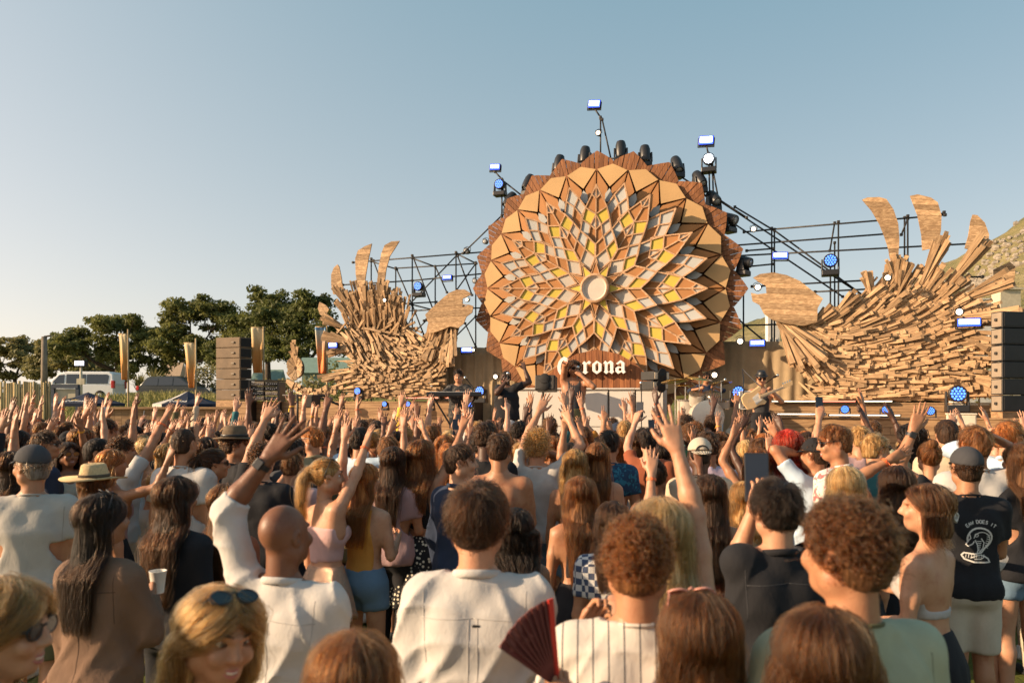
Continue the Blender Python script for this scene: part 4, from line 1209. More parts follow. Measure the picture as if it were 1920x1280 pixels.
for px, py, off, d, bl, lab in ((937, 346, -.2, .22, True, 'blue wash lamp on the mast left of the flower'), (1329, 299, -.2, .23, False, 'bright wash lamp on the mast right of the flower'), (785, 537, -.4, .21, True, 'blue wash lamp hung on the scaffold behind the smaller bird'), (1557, 489, -.4, .25, True, 'blue wash lamp hung on the scaffold beside the bigger bird'),
    (672, 733, 1.0, .17, True, 'blue wash lamp standing on the ledge of the smaller bird'), (901, 733, 2.0, .2, True, 'blue wash lamp standing between keyboard player and man in black'), (1385, 735, 1.7, .23, True, 'blue wash lamp standing left of the bass player'), (1795, 738, 1.7, .26, True, 'big blue wash lamp at the end of the upper ledge'),
    (640, 757, 1.6, .1, True, 'tiny blue lamp on the left ledge front, first in line'), (722, 757, 1.6, .12, True, 'tiny blue lamp on the left ledge front, second in line'), (766, 757, 1.6, .12, True, 'tiny blue lamp on the left ledge front, third in line'), (808, 757, 1.6, .12, True, 'tiny blue lamp on the left ledge front, fourth in line'), (882, 758, 2.6, .12, True, 'tiny blue lamp at the feet of the keyboard player'),
    (1584, 767, 2.0, .14, True, 'small blue lamp on the lower step, first from the bass player'), (1661, 768, 2.0, .14, True, 'small blue lamp on the lower step, second from the bass player'), (1744, 770, 2.0, .14, True, 'small blue lamp on the lower step, third from the bass player')):
    wash(px, py, off, lab, d, bl)
def strobe(px, py, off, label, w=.31, h=.17, rz=0):
    p = sp(px, py, off); root = empty('strobe_panel', p, -TH, label, 'stage light', 'rectangular strobe panels'); root.rotation_euler = (0, R(-rz), -TH)
    m_ = MB(); m_.box((0, .05, 0), (w, .1, h)); m_.build('housing', BLACKP, root, False, .01)
    m_ = MB(); m_.box((0, -.004, 0), (w - .02, .012, h - .03)); m_.build('rim_glow', BLUEE, root)
    m_ = MB(); m_.box((0, -.012, .012), (w - .07, .012, h - .085)); m_.build('lens', BLUEW, root)
    m_ = MB()
    for s in (-1, 1): m_.box((s * (w / 2 + .012), .05, -.03), (.016, .03, h * .9))
    m_.box((0, .05, -h * .5 - .03), (w + .04, .03, .02)); m_.build('bracket', BLACK, root)
for px, py, off, w, h, rz, lab in ((928, 313, -.2, .27, .16, -5, 'strobe panel on top of the left mast'), (1114, 195, -.2, .3, .19, -6, 'strobe panel on top of the tall centre mast'), (1324, 263, -.2, .33, .21, -4, 'strobe panel on top of the right mast'), (838, 520, -.4, .26, .13, 0, 'strobe panel on the scaffold behind the smaller bird head'),
    (624, 647, .4, .27, .15, 0, 'strobe panel in the tail feathers of the smaller bird'), (875, 656, .2, .3, .14, 0, 'strobe panel low between the smaller bird and the flower'), (1463, 479, -.4, .33, .16, -3, 'strobe panel on the scaffold above the bigger bird head'), (1420, 643, .2, .32, .15, 0, 'strobe panel low between the flower and the bigger bird'), (1817, 604, .9, .4, .17, 0, 'strobe panel in the tail feathers of the bigger bird')):
    strobe(px, py, off, lab, w, h, rz)
def par(px, py, off, label, d=.16, on=True):
    p = sp(px, py, off); root = empty('par_lamp', p, -TH, label, 'stage light', 'small round warm lamps'); k = d * .72 / .16; root.scale = (k, k, k)
    Mx = Matrix.Rotation(R(90), 3, 'X')
    m_ = MB(); m_.lathe([(.03, -.14), (.065, -.12), (.085, -.02), (.09, .04), (.084, .042)], (0, 0, 0), 18, Mx); h = m_.build('can', BLACKP if on else STEEL, root); auto_smooth(h)
    m_ = MB(); m_.lathe([(.062, .043), (.06, .046), (.045, .052), (.004, .056)], (0, 0, 0), 18, Mx); m_.build('lens', WARM if on else LENSG, h, True)
    m_ = MB(); m_.tube([(-.1, .04, 0), (-.1, .04, .1), (0, .04, .14), (.1, .04, .1), (.1, .04, 0)], .009, 6); m_.build('bracket', BLACK, root)
for px, py, off, d, on, lab in ((1122, 250, -.2, .17, True, 'warm lamp half way up the tall centre mast'), (1413, 430, -.3, .17, True, 'warm lamp high on the scaffold right of the flower'), (1421, 539, .3, .2, True, 'warm lamp in the open beak of the bigger bird'), (1388, 640, .2, .2, True, 'warm lamp low beside the right rim of the flower'),
    (1664, 521, .7, .18, True, 'warm lamp among the crest feathers of the bigger bird'), (1798, 585, 1.0, .2, True, 'warm lamp above the tail of the bigger bird'), (930, 706, .8, .17, True, 'warm lamp behind the man in black'), (1340, 703, .8, .19, True, 'warm lamp beside the drummer head'),
    (875, 471, -.3, .2, False, 'unlit round lamp on top of the scaffold left of the flower'), (910, 453, -.2, .17, False, 'unlit round lamp on the left rim of the flower, upper one'), (891, 527, -.2, .17, False, 'unlit round lamp on the left rim of the flower, lower one'), (876, 562, .3, .14, True, 'small warm lamp in the beak of the smaller bird'), (722, 563, .4, .14, True, 'small warm lamp among the crest feathers of the smaller bird'), (888, 656, .25, .12, True, 'small warm lamp beside the low strobe left of the flower')):
    par(px, py, off, lab, d, on)

# ------------------------------------------------------------------ loudspeakers
CABB = mat_plain('cabinet_brown', (.17, .115, .07), .7, 0, .18, 4); CABD = mat_plain('cabinet_dark', (.014, .013, .013), .8); CABK = mat_plain('cabinet_black', (.022, .021, .021), .55, 0, .15, 5); CABS = mat_plain('cabinet_flank', (.24, .19, .14), .65, 0, .1, 5)
def pa_stack(px0, pxm, px1, ytop, ybot, d, n, label, flank, face):
    """n boxes; flank face px0..pxm turned to the sun, front face pxm..px1"""
    a, m, b = at(px0, ybot, d), at(pxm, ybot, d - .25), at(px1, ybot, d + .1)
    zt = at(px0, ytop, d).z; zb = a.z
    root = empty('speaker_stack', Vector((m.x, m.y, zb)), 0, label, 'loudspeaker'); L = local_of(root)
    h = (zt - zb) / n
    back = a + (b - m)
    q = [a, m, b, back]
    for i in range(n):
        c = MB(); z0, z1 = zb + h * i + .008, zb + h * (i + 1) - .004
        ins = .0
        pts = [L @ Vector((p.x, p.y, z0)) for p in q]
        c.cur = 0; c.prism(pts, (0, 0, z1 - z0)); box = c.build('speaker_box', face, root, False, .008)
        g = MB(); u = (m - a).normalized(); nrm = Vector((u.y, -u.x, 0))
        w_ = (m - a).length
        g.prism([L @ (Vector((a.x, a.y, z0 + .02)) + u * .02 + nrm * .006), L @ (Vector((a.x, a.y, z0 + .02)) + u * (w_ - .02) + nrm * .006), L @ (Vector((a.x, a.y, z1 - .02)) + u * (w_ - .02) + nrm * .006), L @ (Vector((a.x, a.y, z1 - .02)) + u * .02 + nrm * .006)], nrm * -.01); g.build('flank_panel', flank, box)
        u2 = (b - m).normalized(); n2 = Vector((u2.y, -u2.x, 0)); w2 = (b - m).length
        g = MB(); g.prism([L @ (Vector((m.x, m.y, zz)) + u2 * uu + n2 * .008) for uu, zz in ((.03, z0 + .025), (w2 - .03, z0 + .025), (w2 - .03, z1 - .025), (.03, z1 - .025))], n2 * -.01); g.build('grille', CABD if face is CABB else CABK, box)
        g = MB(); hp_ = Vector((a.x, a.y, (z0 + z1) / 2)) + u * (w_ * .72 if face is CABB else w_ * .5) + nrm * .02
        g.box(L @ hp_, (.10 if face is CABB else .05, .03, .05), Matrix.Rotation(math.atan2(u.y, u.x), 3, 'Z')); g.build('handle', STEEL if face is not CABB else CABS, box, False, .008)
    p = MB(); p.prism([L @ Vector((v_.x, v_.y, 0)) for v_ in q], (0, 0, zb)); p.build('plinth', WOOD_CLAD, root)
    return root
pa_stack(405, 450, 472, 633, 750, 21.5, 6, 'small stack of six brown speaker boxes left of the smaller bird', CABB, CABB)
pa_stack(1858, 1880, 2030, 586, 772, 13.2, 6, 'tall stack of six black speaker boxes at the picture edge', CABS, CABK)  # flank panels paler than the boxes: sunlight on that side put into their colour
def small_box(px, py, d, w, h, dep, rz, tiltx, label, mat, grille, holes=True, name='monitor_speaker', stand=None):
    p = at(px, py, d); root = empty(name, p, R(rz), label, 'loudspeaker'); root.rotation_euler = (R(tiltx), 0, R(rz))
    m_ = MB(); m_.box((0, 0, h / 2), (w, dep, h)); m_.build('cabinet', mat, root, False, .015)
    m_ = MB(); m_.box((0, -dep / 2 - .004, h / 2), (w - .04, .015, h - .04)); m_.build('grille', grille, root)
    if holes:
        for z in (h * .28, h * .72):
            m_ = MB(); m_.lathe([(.004, .01), (w * .26, .012), (w * .28, 0), (w * .2, -.02), (.004, -.03)], (0, -dep / 2 - .02, z), 18, Matrix.Rotation(R(90), 3, 'X')); m_.build('driver', CABD, root, True)
    return root
small_box(1024, 733, 14.9, .40, .30, .32, -14, -8, 'black tilted monitor speaker at the left end of the counter', CABK, mat_plain('grille_grey', (.05, .045, .04), .8))
small_box(1226, 731, 14.4, .38, .17, .4, 28, 0, 'lower of two pale monitor speakers stacked on the counter', CABK, mat_plain('pale_grille', (.5, .42, .32), .7))
small_box(1228, 713, 14.4, .38, .17, .4, 28, 0, 'upper of two pale monitor speakers stacked on the counter', CABK, MATS['pale_grille'])
small_box(584, 764, 16, .27, .27, .3, -20, 0, 'small black box speaker on the rail left of the stage front', CABK, CABD, False)
# rail that carries it
root = empty('stage_rail', at(560, 757, 16.1).xy.to_3d(), 0, 'dark scaffold rail at the left corner of the stage', 'rail'); L = local_of(root)
for x0, y0, x1, y1 in ((530, 741, 610, 742), (558, 738, 558, 800), (600, 745, 640, 760)):
    m_ = MB(); m_.tube([L @ at(x0, y0, 16.2), L @ at(x1, y1, 16.2)], .025, 8); m_.build('tube', STEEL, root, True)
# equipment rack beside the small stack
root = empty('equipment_rack', at(495, 757, 19).xy.to_3d(), 0, 'black equipment rack with knobs right of the small speaker stack', 'rack'); L = local_of(root)
_r = random.Random(8)
for i in range(4):
    for j in range(2):
        a = at(475 + j * 27, 716 + i * 9, 19); m_ = MB(); m_.box(L @ (a + Vector((.17, 0, -.05))), (.33, .4, .10)); b_ = m_.build('unit', CABK if (i + j) % 3 else CABS, root, False, .008)
        m_ = MB()
        for k in range(6): m_.box(L @ (a + Vector((.04 + .05 * k, -.21, -.05 + _r.uniform(-.02, .02)))), (.018, .03, .018))
        m_.build('knob', RIM, b_)
m_ = MB(); a = at(474, 712, 19); m_.box(L @ (a + Vector((.36, .05, -.02))), (.8, .5, .03)); m_.build('lid', STEEL, root)
m_ = MB()
for x in (474, 528): a = at(x, 716, 19); m_.box(L @ Vector((a.x, a.y, a.z / 2)), (.05, .5, a.z))
m_.build('upright', BLACK, root)
# ------------------------------------------------------------------ the two timber birds
def flow_at(ctrl, x, y):
    sx = sy = 0
    for cx, cy, dx, dy in ctrl:
        w = 1 / ((x - cx) ** 2 + (y - cy) ** 2 + 60) ** 1.5; l = math.hypot(dx, dy); sx += w * dx / l; sy += w * dy / l
    return math.atan2(sy, sx)
def inside(poly, x, y):
    c = False; j = len(poly) - 1
    for i in range(len(poly)):
        if (poly[i][1] > y) != (poly[j][1] > y) and x < (poly[j][0] - poly[i][0]) * (y - poly[i][1]) / (poly[j][1] - poly[i][1]) + poly[i][0]: c = not c
        j = i
    return c
BOARD = {}
def board_mesh(kind):
    """tapered board along +X from a narrow root to a broad sawn end, 1 m long"""
    if kind in BOARD: return BOARD[kind]
    w0, w1, t = [(.035, .085, .028), (.03, .11, .03), (.05, .075, .035), (.02, .12, .026)][kind]
    mb = MB()
    v = [(0, -w0 / 2, 0), (0, w0 / 2, 0), (0, w0 / 2, t * .6), (0, -w0 / 2, t * .6), (1, -w1 / 2, 0), (1, w1 / 2, .0), (1 - .02 * kind, w1 / 2, t), (1 - .02 * kind, -w1 / 2, t)]
    mb.v = [Vector(q) for q in v]; mb.f = [(3, 2, 1, 0), (4, 5, 6, 7), (0, 1, 5, 4), (1, 2, 6, 5), (2, 3, 7, 6), (3, 0, 4, 7)]; mb.m = [0] * 6
    BOARD[kind] = mesh_data('board', mb.v, mb.f, [WOOD_BIRD]); return BOARD[kind]
PXM = 80.0
def put_board(root, L, px, py, ang, length, lift, off, kind, wk=1.0, roll=0.0, obj=True, acc=None):
    """root end at the pixel; ang = picture direction (0 right, +90 up); lift = degrees the broad end stands off the plane"""
    c = sp(px, py, off)
    dx, dz = math.cos(ang), math.sin(ang)
    X = (SU * dx + Vector((0, 0, 1)) * dz) * math.cos(R(lift)) + SN * math.sin(R(lift))
    Z = SN * math.cos(R(lift)) - (SU * dx + Vector((0, 0, 1)) * dz) * math.sin(R(lift))
    Y = Z.cross(X)
    Q = Matrix.Rotation(R(roll), 3, X)
    M = Matrix((Q @ X * length, Q @ Y * wk, Q @ Z)).transposed().to_4x4(); M.translation = c
    M = L @ M
    if obj:
        o = link(bpy.data.objects.new('board', board_mesh(kind)), root); o.matrix_basis = M
    else:
        n = len(acc.v)
        me = board_mesh(kind)
        acc.v += [M @ v.co for v in me.vertices]; acc.f += [tuple(n + i for i in p.vertices) for p in me.polygons]; acc.m += [0] * len(me.polygons)
def bird(name, label, base, poly, ctrl, head, beak, fins, fans, n_top, seed, spacing, L0, flip=1):
    root = empty(name, Vector((base.x, base.y, 2.06)), 0, label, 'sculpture', 'timber birds beside the flower'); L = local_of(root)
    rng = random.Random(seed)
    xs = [p[0] for p in poly]; ys = [p[1] for p in poly]
    # dark core behind the boards
    cxm, cym = sum(xs) / len(xs), sum(ys) / len(ys)
    mb = MB(); mb.prism([L @ sp(cxm + (x - cxm) * .90, cym + (y - cym) * .90, -.02) for x, y in poly], SN * -.10); mb.build('core', mat_plain('bird_core', (.07, .04, .022), .9), root)
    pts = []; tries = 0
    while tries < 9000 and len(pts) < n_top:
        tries += 1
        x, y = rng.uniform(min(xs), max(xs)), rng.uniform(min(ys), max(ys))
        if not inside(poly, x, y): continue
        if all((x - a) ** 2 + ((y - b) * 1.35) ** 2 > spacing ** 2 for a, b in pts): pts.append((x, y))
    acc = MB()
    for i in range(int(n_top * 4.2)):
        for _ in range(50):
            x, y = rng.uniform(min(xs), max(xs)), rng.uniform(min(ys), max(ys))
            if inside(poly, x, y): break
        a = flow_at(ctrl, x, y) + rng.gauss(0, .12)
        put_board(root, L, x, y, a, L0 * rng.uniform(.65, 1.1), rng.uniform(6, 15), .05 + rng.uniform(0, .05), rng.randrange(4), rng.uniform(.45, .75), rng.uniform(-14, 14), False, acc)
    u = acc.build('under_boards', WOOD_BIRD, root); tag(u, kind='stuff')
    for x, y in pts:
        a = flow_at(ctrl, x, y) + rng.gauss(0, .10); ln = L0 * rng.uniform(.75, 1.3)
        put_board(root, L, x - math.cos(a) * ln * 34, y + math.sin(a) * ln * 34, a, ln, rng.uniform(8, 17), .07 + rng.uniform(0, .06), rng.randrange(4), rng.uniform(.55, .85), rng.uniform(-14, 14))
    # flat boarded head and fin blades: strips across the outline
    def boarded(nm, outline, off, ang, strip, thick=.03):
        part = bpy.data.objects.new(nm, None); link(part, root)
        ca, sa = math.cos(ang), math.sin(ang)
        rot = [(x * ca + y * sa, -x * sa + y * ca) for x, y in outline]
        lo, hi = min(q[1] for q in rot), max(q[1] for q in rot)
        k = max(3, int((hi - lo) / strip)); h = (hi - lo) / k
        for i in range(k):
            y0, y1 = lo + i * h, lo + (i + 1) * h
            # clip the outline to the band
            def clip(pl, yy, keep_above):
                out = []
                for a_, b_ in zip(pl, pl[1:] + pl[:1]):
                    ia = (a_[1] >= yy) == keep_above; ib = (b_[1] >= yy) == keep_above
                    if ia: out.append(a_)
                    if ia != ib:
                        t = (yy - a_[1]) / (b_[1] - a_[1]); out.append((a_[0] + (b_[0] - a_[0]) * t, yy))
                return out
            pl = clip(clip(rot, y0 + .15, True), y1 - .15, False)
            if len(pl) < 3: continue
            back = [(x * ca - y * sa, x * sa + y * ca) for x, y in pl]
            mb = MB(); mb.prism([L @ sp(x, y, off + rng.uniform(0, .008)) for x, y in back], SN * thick); mb.build('plank', WOOD_BIRD, part)
    boarded('head', head, .30, R(rng.uniform(2, 6)) * flip, 9.5)
    for f in fins: boarded('fin', f[0], f[2], R(f[1]), 9)
    # bundles of long boards at the fins and fans of the tail
    for (x, y, a0, spread, n, ln, off) in fans:
        for i in range(n):
            a = R(a0 + spread * ((i + .5) / n - .5) * 2) + rng.gauss(0, .03)
            put_board(root, L, x + rng.uniform(-5, 5), y + rng.uniform(-4, 4), a, ln * rng.uniform(.75, 1.1) / PXM, rng.uniform(4, 14), off + .015 * (i % 4), rng.randrange(4), rng.uniform(.75, 1.1), rng.uniform(-15, 15))
    return root
# bigger bird (right)
P_BIG = [(1456, 602), (1475, 610), (1505, 606), (1545, 604), (1575, 590), (1605, 565), (1635, 545), (1655, 535), (1690, 540), (1725, 545), (1755, 562), (1785, 576), (1812, 586), (1842, 596), (1840, 606), (1800, 616), (1780, 625), (1800, 660), (1830, 690), (1800, 735), (1770, 748), (1500, 750), (1508, 728), (1540, 722), (1520, 700), (1490, 665), (1470, 635)]
C_BIG = [(1468, 612, .75, -1), (1490, 660, .55, -1), (1515, 705, .6, -1), (1530, 640, 1, -.35), (1545, 735, 1, .05), (1600, 720, 1, .05), (1600, 680, 1, .05), (1590, 640, 1, .1), (1560, 610, .8, .75), (1620, 570, .75, .75), (1660, 640, 1, .25), (1680, 600, .9, .55), (1680, 550, .4, 1), (1740, 550, .6, .9), (1700, 700, 1, .08), (1740, 640, 1, .35), (1790, 570, 1, .5), (1780, 690, 1, -.15), (1820, 590, 1, .1), (1760, 735, 1, .05), (1810, 720, 1, -.3)]
H_BIG = [(1412, 521), (1425, 514), (1450, 511), (1475, 516), (1500, 527), (1520, 543), (1543, 560), (1533, 578), (1532, 604), (1506, 611), (1470, 606), (1448, 600), (1432, 588), (1424, 572), (1411, 565), (1408, 549), (1420, 552), (1437, 550), (1436, 536), (1424, 530)]
F1 = [(1616, 375), (1626, 371), (1648, 370), (1662, 374), (1675, 393), (1684, 420), (1686, 448), (1684, 486), (1668, 484), (1665, 466), (1657, 442), (1648, 420), (1634, 396)]
F2 = [(1706, 368), (1720, 365), (1745, 371), (1758, 380), (1765, 405), (1764, 432), (1757, 464), (1729, 470), (1727, 440), (1720, 405)]
F3 = [(1823, 403), (1832, 404), (1846, 418), (1854, 440), (1853, 455), (1840, 473), (1808, 466), (1815, 442), (1819, 415)]
F4 = [(1862, 506), (1892, 491), (1903, 500), (1902, 524), (1864, 536)]
FANS_BIG = [(1684, 545, 100, 8, 16, 62, .12), (1682, 545, 84, 14, 10, 48, .16), (1722, 552, 68, 7, 16, 92, .12), (1728, 556, 56, 8, 9, 56, .16), (1764, 556, 54, 6, 16, 104, .12), (1770, 560, 42, 8, 8, 46, .16), (1640, 560, 110, 14, 9, 46, .15), (1655, 555, 78, 12, 9, 50, .15),
    (1795, 565, 22, 7, 12, 78, .13), (1826, 548, 16, 7, 7, 44, .2), (1800, 596, 1, 6, 12, 88, .16), (1785, 620, -22, 14, 14, 72, .12), (1790, 700, -22, 12, 14, 66, .12), (1770, 735, 12, 10, 8, 46, .12), (1462, 604, -62, 14, 12, 92, .14), (1472, 606, -48, 12, 12, 96, .17), (1520, 612, 40, 14, 10, 54, .14), (1560, 600, 45, 12, 12, 56, .16)]
bird('timber_bird', 'bigger timber bird with three raised fin feathers, facing the flower from the bass player side', sp(1650, 750, .3), P_BIG, C_BIG, H_BIG, None, [(F1, 2, -.02), (F2, 3, -.02), (F3, 4, -.02), (F4, 0, .0)], FANS_BIG, 300, 3, 11.5, .66)
# smaller bird (left)
P_SML = [(653, 578), (672, 570), (690, 572), (705, 562), (735, 572), (760, 590), (768, 608), (785, 628), (800, 630), (830, 618), (854, 612), (854, 640), (848, 668), (834, 694), (810, 708), (806, 724), (818, 743), (655, 745), (650, 722), (625, 716), (640, 694), (665, 690), (655, 668), (646, 650), (640, 628), (652, 605)]
C_SML = [(845, 640, .25, 1), (838, 675, .35, 1), (815, 640, .3, 1), (800, 690, .8, .6), (760, 690, 1, .2), (780, 650, .9, -.3), (750, 610, -.15, 1), (760, 625, .55, -.85), (715, 590, -.05, 1), (690, 590, -.1, 1), (665, 590, -.5, 1), (700, 640, .35, -1), (670, 640, .6, -.9), (690, 690, 1, -.5), (650, 700, 1, .2), (740, 725, 1, .1), (690, 730, 1, .1), (800, 735, 1, -.1), (730, 660, .8, -.6)]
H_SML = [(798, 590), (812, 576), (830, 560), (843, 549), (858, 543), (872, 543), (882, 549), (883, 553), (868, 560), (868, 576), (880, 571), (888, 574), (886, 586), (875, 594), (870, 607), (860, 615), (845, 612), (820, 622), (805, 625), (804, 606)]
G1 = [(634, 496), (627, 502), (622, 515), (622, 535), (626, 552), (634, 552), (644, 540), (641, 520), (637, 500)]
G2 = [(698, 457), (685, 462), (672, 470), (667, 485), (668, 515), (673, 545), (684, 540), (687, 515), (691, 490)]
G3 = [(750, 452), (735, 453), (722, 460), (716, 475), (711, 500), (708, 530), (722, 530), (725, 505), (732, 480), (742, 465)]
G4 = [(600, 566), (612, 572), (618, 580), (610, 595), (601, 590), (597, 578)]
FANS_SML = [(660, 585, 118, 9, 14, 62, .12), (652, 590, 132, 9, 8, 40, .16), (684, 582, 92, 8, 14, 52, .12), (672, 580, 100, 9, 8, 40, .15), (714, 578, 80, 8, 14, 60, .12), (738, 582, 68, 12, 12, 34, .15), (640, 610, 158, 14, 14, 44, .13), (652, 640, 168, 12, 14, 52, .13), (655, 655, 188, 14, 10, 44, .13), (640, 700, 196, 10, 10, 44, .12), (842, 622, -96, 8, 14, 62, .16), (850, 618, -88, 5, 12, 70, .2), (820, 630, -110, 10, 10, 52, .16)]
bird('timber_bird', 'smaller timber bird with three raised fin feathers, facing the flower from the keyboard side', sp(740, 744, .3), P_SML, C_SML, H_SML, None, [(G1, -6, -.02), (G2, -4, -.02), (G3, -3, -.02), (G4, 0, 0)], FANS_SML, 300, 5, 9.2, .62, -1)
# snail-like curl of boards at the tail of the smaller bird
root = empty('timber_curl', Vector((sp(555, 700).x, sp(555, 700).y, DECK)), 0, 'curled fan of timber boards like a tail left of the smaller bird', 'sculpture'); L = local_of(root); rng = random.Random(9)
mb = MB(); mb.prism([L @ sp(555 + 13 * math.cos(a), 690 - 19 * math.sin(a), -.05) for a in np.linspace(0, 6.28, 16)[:-1]], SN * -.08); mb.build('core', MATS['bird_core'], root)
for i in range(34):
    a = i / 34 * 2 * math.pi
    put_board(root, L, 555 + 3 * math.cos(a), 690 - 4 * math.sin(a), a, (14 + 6 * abs(math.sin(a))) / PXM * rng.uniform(.9, 1.15), 12, .05 + .01 * (i % 3), rng.randrange(4), 1.1)
for i in range(16):
    put_board(root, L, 552 + rng.uniform(-3, 4), 665 + rng.uniform(-10, 14), R(rng.uniform(72, 112)), rng.uniform(15, 26) / PXM, 12, .08, rng.randrange(4), 1.1)
for i in range(40):
    t = i / 40; x = 535 + 100 * t; y = 712 + 22 * math.sin(t * 2.6) + rng.uniform(-5, 6)
    put_board(root, L, x, y, R(-40 + 70 * t + rng.uniform(-18, 18)), rng.uniform(22, 34) / PXM, rng.uniform(8, 20), .06 + rng.uniform(0, .06), rng.randrange(4), 1.2)
# ------------------------------------------------------------------ people: bodies, clothes, hair
SKIN = {
    'pale': (0.50, 0.27, 0.175), 'fair': (0.45, 0.23, 0.135), 'tan': (0.37, 0.175, 0.092),
    'olive': (0.29, 0.135, 0.07), 'brown': (0.165, 0.07, 0.036), 'dark': (0.075, 0.035, 0.022)}
HAIR = {
    'black': ((0.012, 0.008, 0.006), (0.04, 0.024, 0.016)), 'dark_brown': ((0.03, 0.015, 0.008), (0.085, 0.04, 0.018)),
    'brown': ((0.075, 0.034, 0.014), (0.2, 0.095, 0.038)), 'chestnut': ((0.12, 0.048, 0.016), (0.30, 0.13, 0.045)),
    'blond': ((0.30, 0.165, 0.06), (0.62, 0.40, 0.18)), 'light_blond': ((0.44, 0.28, 0.12), (0.75, 0.55, 0.30)),
    'ginger': ((0.26, 0.09, 0.025), (0.5, 0.2, 0.06)), 'red': ((0.42, 0.035, 0.02), (0.7, 0.1, 0.05)),
    'grey': ((0.16, 0.13, 0.11), (0.3, 0.26, 0.22))}
CLOTH = {
    'white': (0.47, 0.445, 0.42), 'cream': (0.48, 0.41, 0.32), 'grey': (0.36, 0.33, 0.30), 'light_grey': (0.38, 0.355, 0.32),
    'black': (0.016, 0.016, 0.019), 'navy': (0.022, 0.032, 0.06), 'pink': (0.52, 0.33, 0.32), 'mustard': (0.52, 0.23, 0.045),
    'suede': (0.155, 0.092, 0.06), 'rust': (0.26, 0.075, 0.035), 'olive_green': (0.11, 0.10, 0.05), 'sage': (0.34, 0.35, 0.24),
    'beige': (0.50, 0.40, 0.29), 'teal': (0.04, 0.14, 0.15), 'denim': (0.12, 0.19, 0.27), 'dark_denim': (0.04, 0.06, 0.10),
    'red': (0.42, 0.05, 0.04), 'brown': (0.14, 0.075, 0.045), 'charcoal': (0.05, 0.05, 0.055), 'light_blue': (0.40, 0.50, 0.60),
    'khaki': (0.30, 0.24, 0.14), 'yellow': (0.60, 0.40, 0.06), 'mauve': (0.34, 0.22, 0.22), 'lilac': (0.48, 0.40, 0.50),
    'burgundy': (0.18, 0.03, 0.045), 'green': (0.08, 0.17, 0.08), 'copper': (0.40, 0.36, 0.34)}
def skin_m(k): return mat_skin('skin_' + k, SKIN[k])
def hair_m(k): return mat_hair('hair_' + k, *HAIR[k])
def strand_m(k): return mat_strand('strand_' + k, *HAIR[k])
def cloth_m(k):
    if k in CLOTH: return mat_cloth('cloth_' + k, CLOTH[k])
    return MATS[k]
mat_cloth_pattern('cloth_floral', 'blotch', (0.68, 0.62, 0.55), (0.42, 0.13, 0.13), (0.55, 0.30, 0.26), 17)
mat_cloth_pattern('cloth_polka', 'dots', (0.016, 0.016, 0.018), (0.62, 0.56, 0.44), None, 34)
mat_cloth_pattern('cloth_pinstripe', 'stripes', (0.55, 0.5, 0.44), (0.03, 0.035, 0.05), None, 24)
mat_cloth_pattern('cloth_camo', 'blotch', (0.03, 0.03, 0.032), (0.1, 0.09, 0.08), (0.2, 0.16, 0.12), 22)
mat_cloth_pattern('cloth_bluecamo', 'blotch', (0.02, 0.05, 0.10), (0.03, 0.16, 0.24), (0.02, 0.03, 0.05), 20)
mat_cloth_pattern('cloth_gingham', 'check', (0.62, 0.6, 0.58), (0.06, 0.08, 0.14), None, 28)
mat_cloth_pattern('cloth_hoops', 'stripes_h', (0.62, 0.58, 0.5), (0.08, 0.09, 0.14), None, 22)
SEQUIN = mat_plain('sequin_fringe', (0.62, 0.40, 0.28), 0.22, 0.75, 0.4, 140, 0.6)
STRAW = mat_plain('straw', (0.58, 0.42, 0.22), 0.8, 0, 0.2, 90, 0.5)
FELT = mat_plain('felt', (0.13, 0.09, 0.055), 0.9, 0, 0.2, 30)
LENS = mat_glass('dark_lens', (0.02, 0.012, 0.01), 0.08)
EYEW = mat_plain('eye_white', (0.7, 0.68, 0.65), 0.25, 0, 0.02)
EYEI = mat_plain('eye_iris', (0.03, 0.018, 0.01), 0.15, 0, 0.05)
LIP = mat_plain('lips', (0.42, 0.14, 0.11), 0.4, 0, 0.08, 30)
TEETH = mat_plain('teeth', (0.75, 0.72, 0.66), 0.3, 0, 0.02)
BAND_OR = mat_plain('wristband_orange', (0.75, 0.16, 0.05), 0.6)
BAND_YE = mat_plain('wristband_yellow', (0.75, 0.36, 0.05), 0.6)
SHOE_W = mat_plain('shoe_white', (0.6, 0.57, 0.53), 0.6)
SHOE_B = mat_plain('shoe_black', (0.025, 0.025, 0.027), 0.6)

def unit(v):
    v = np.asarray(v, float); n = np.linalg.norm(v); return v / n if n > 1e-9 else v
def rotz(a): c, s = math.cos(a), math.sin(a); return np.array([[c, -s, 0], [s, c, 0], [0, 0, 1.0]])
def rotx(a): c, s = math.cos(a), math.sin(a); return np.array([[1.0, 0, 0], [0, c, -s], [0, s, c]])
def roty(a): c, s = math.cos(a), math.sin(a); return np.array([[c, 0, s], [0, 1.0, 0], [-s, 0, c]])

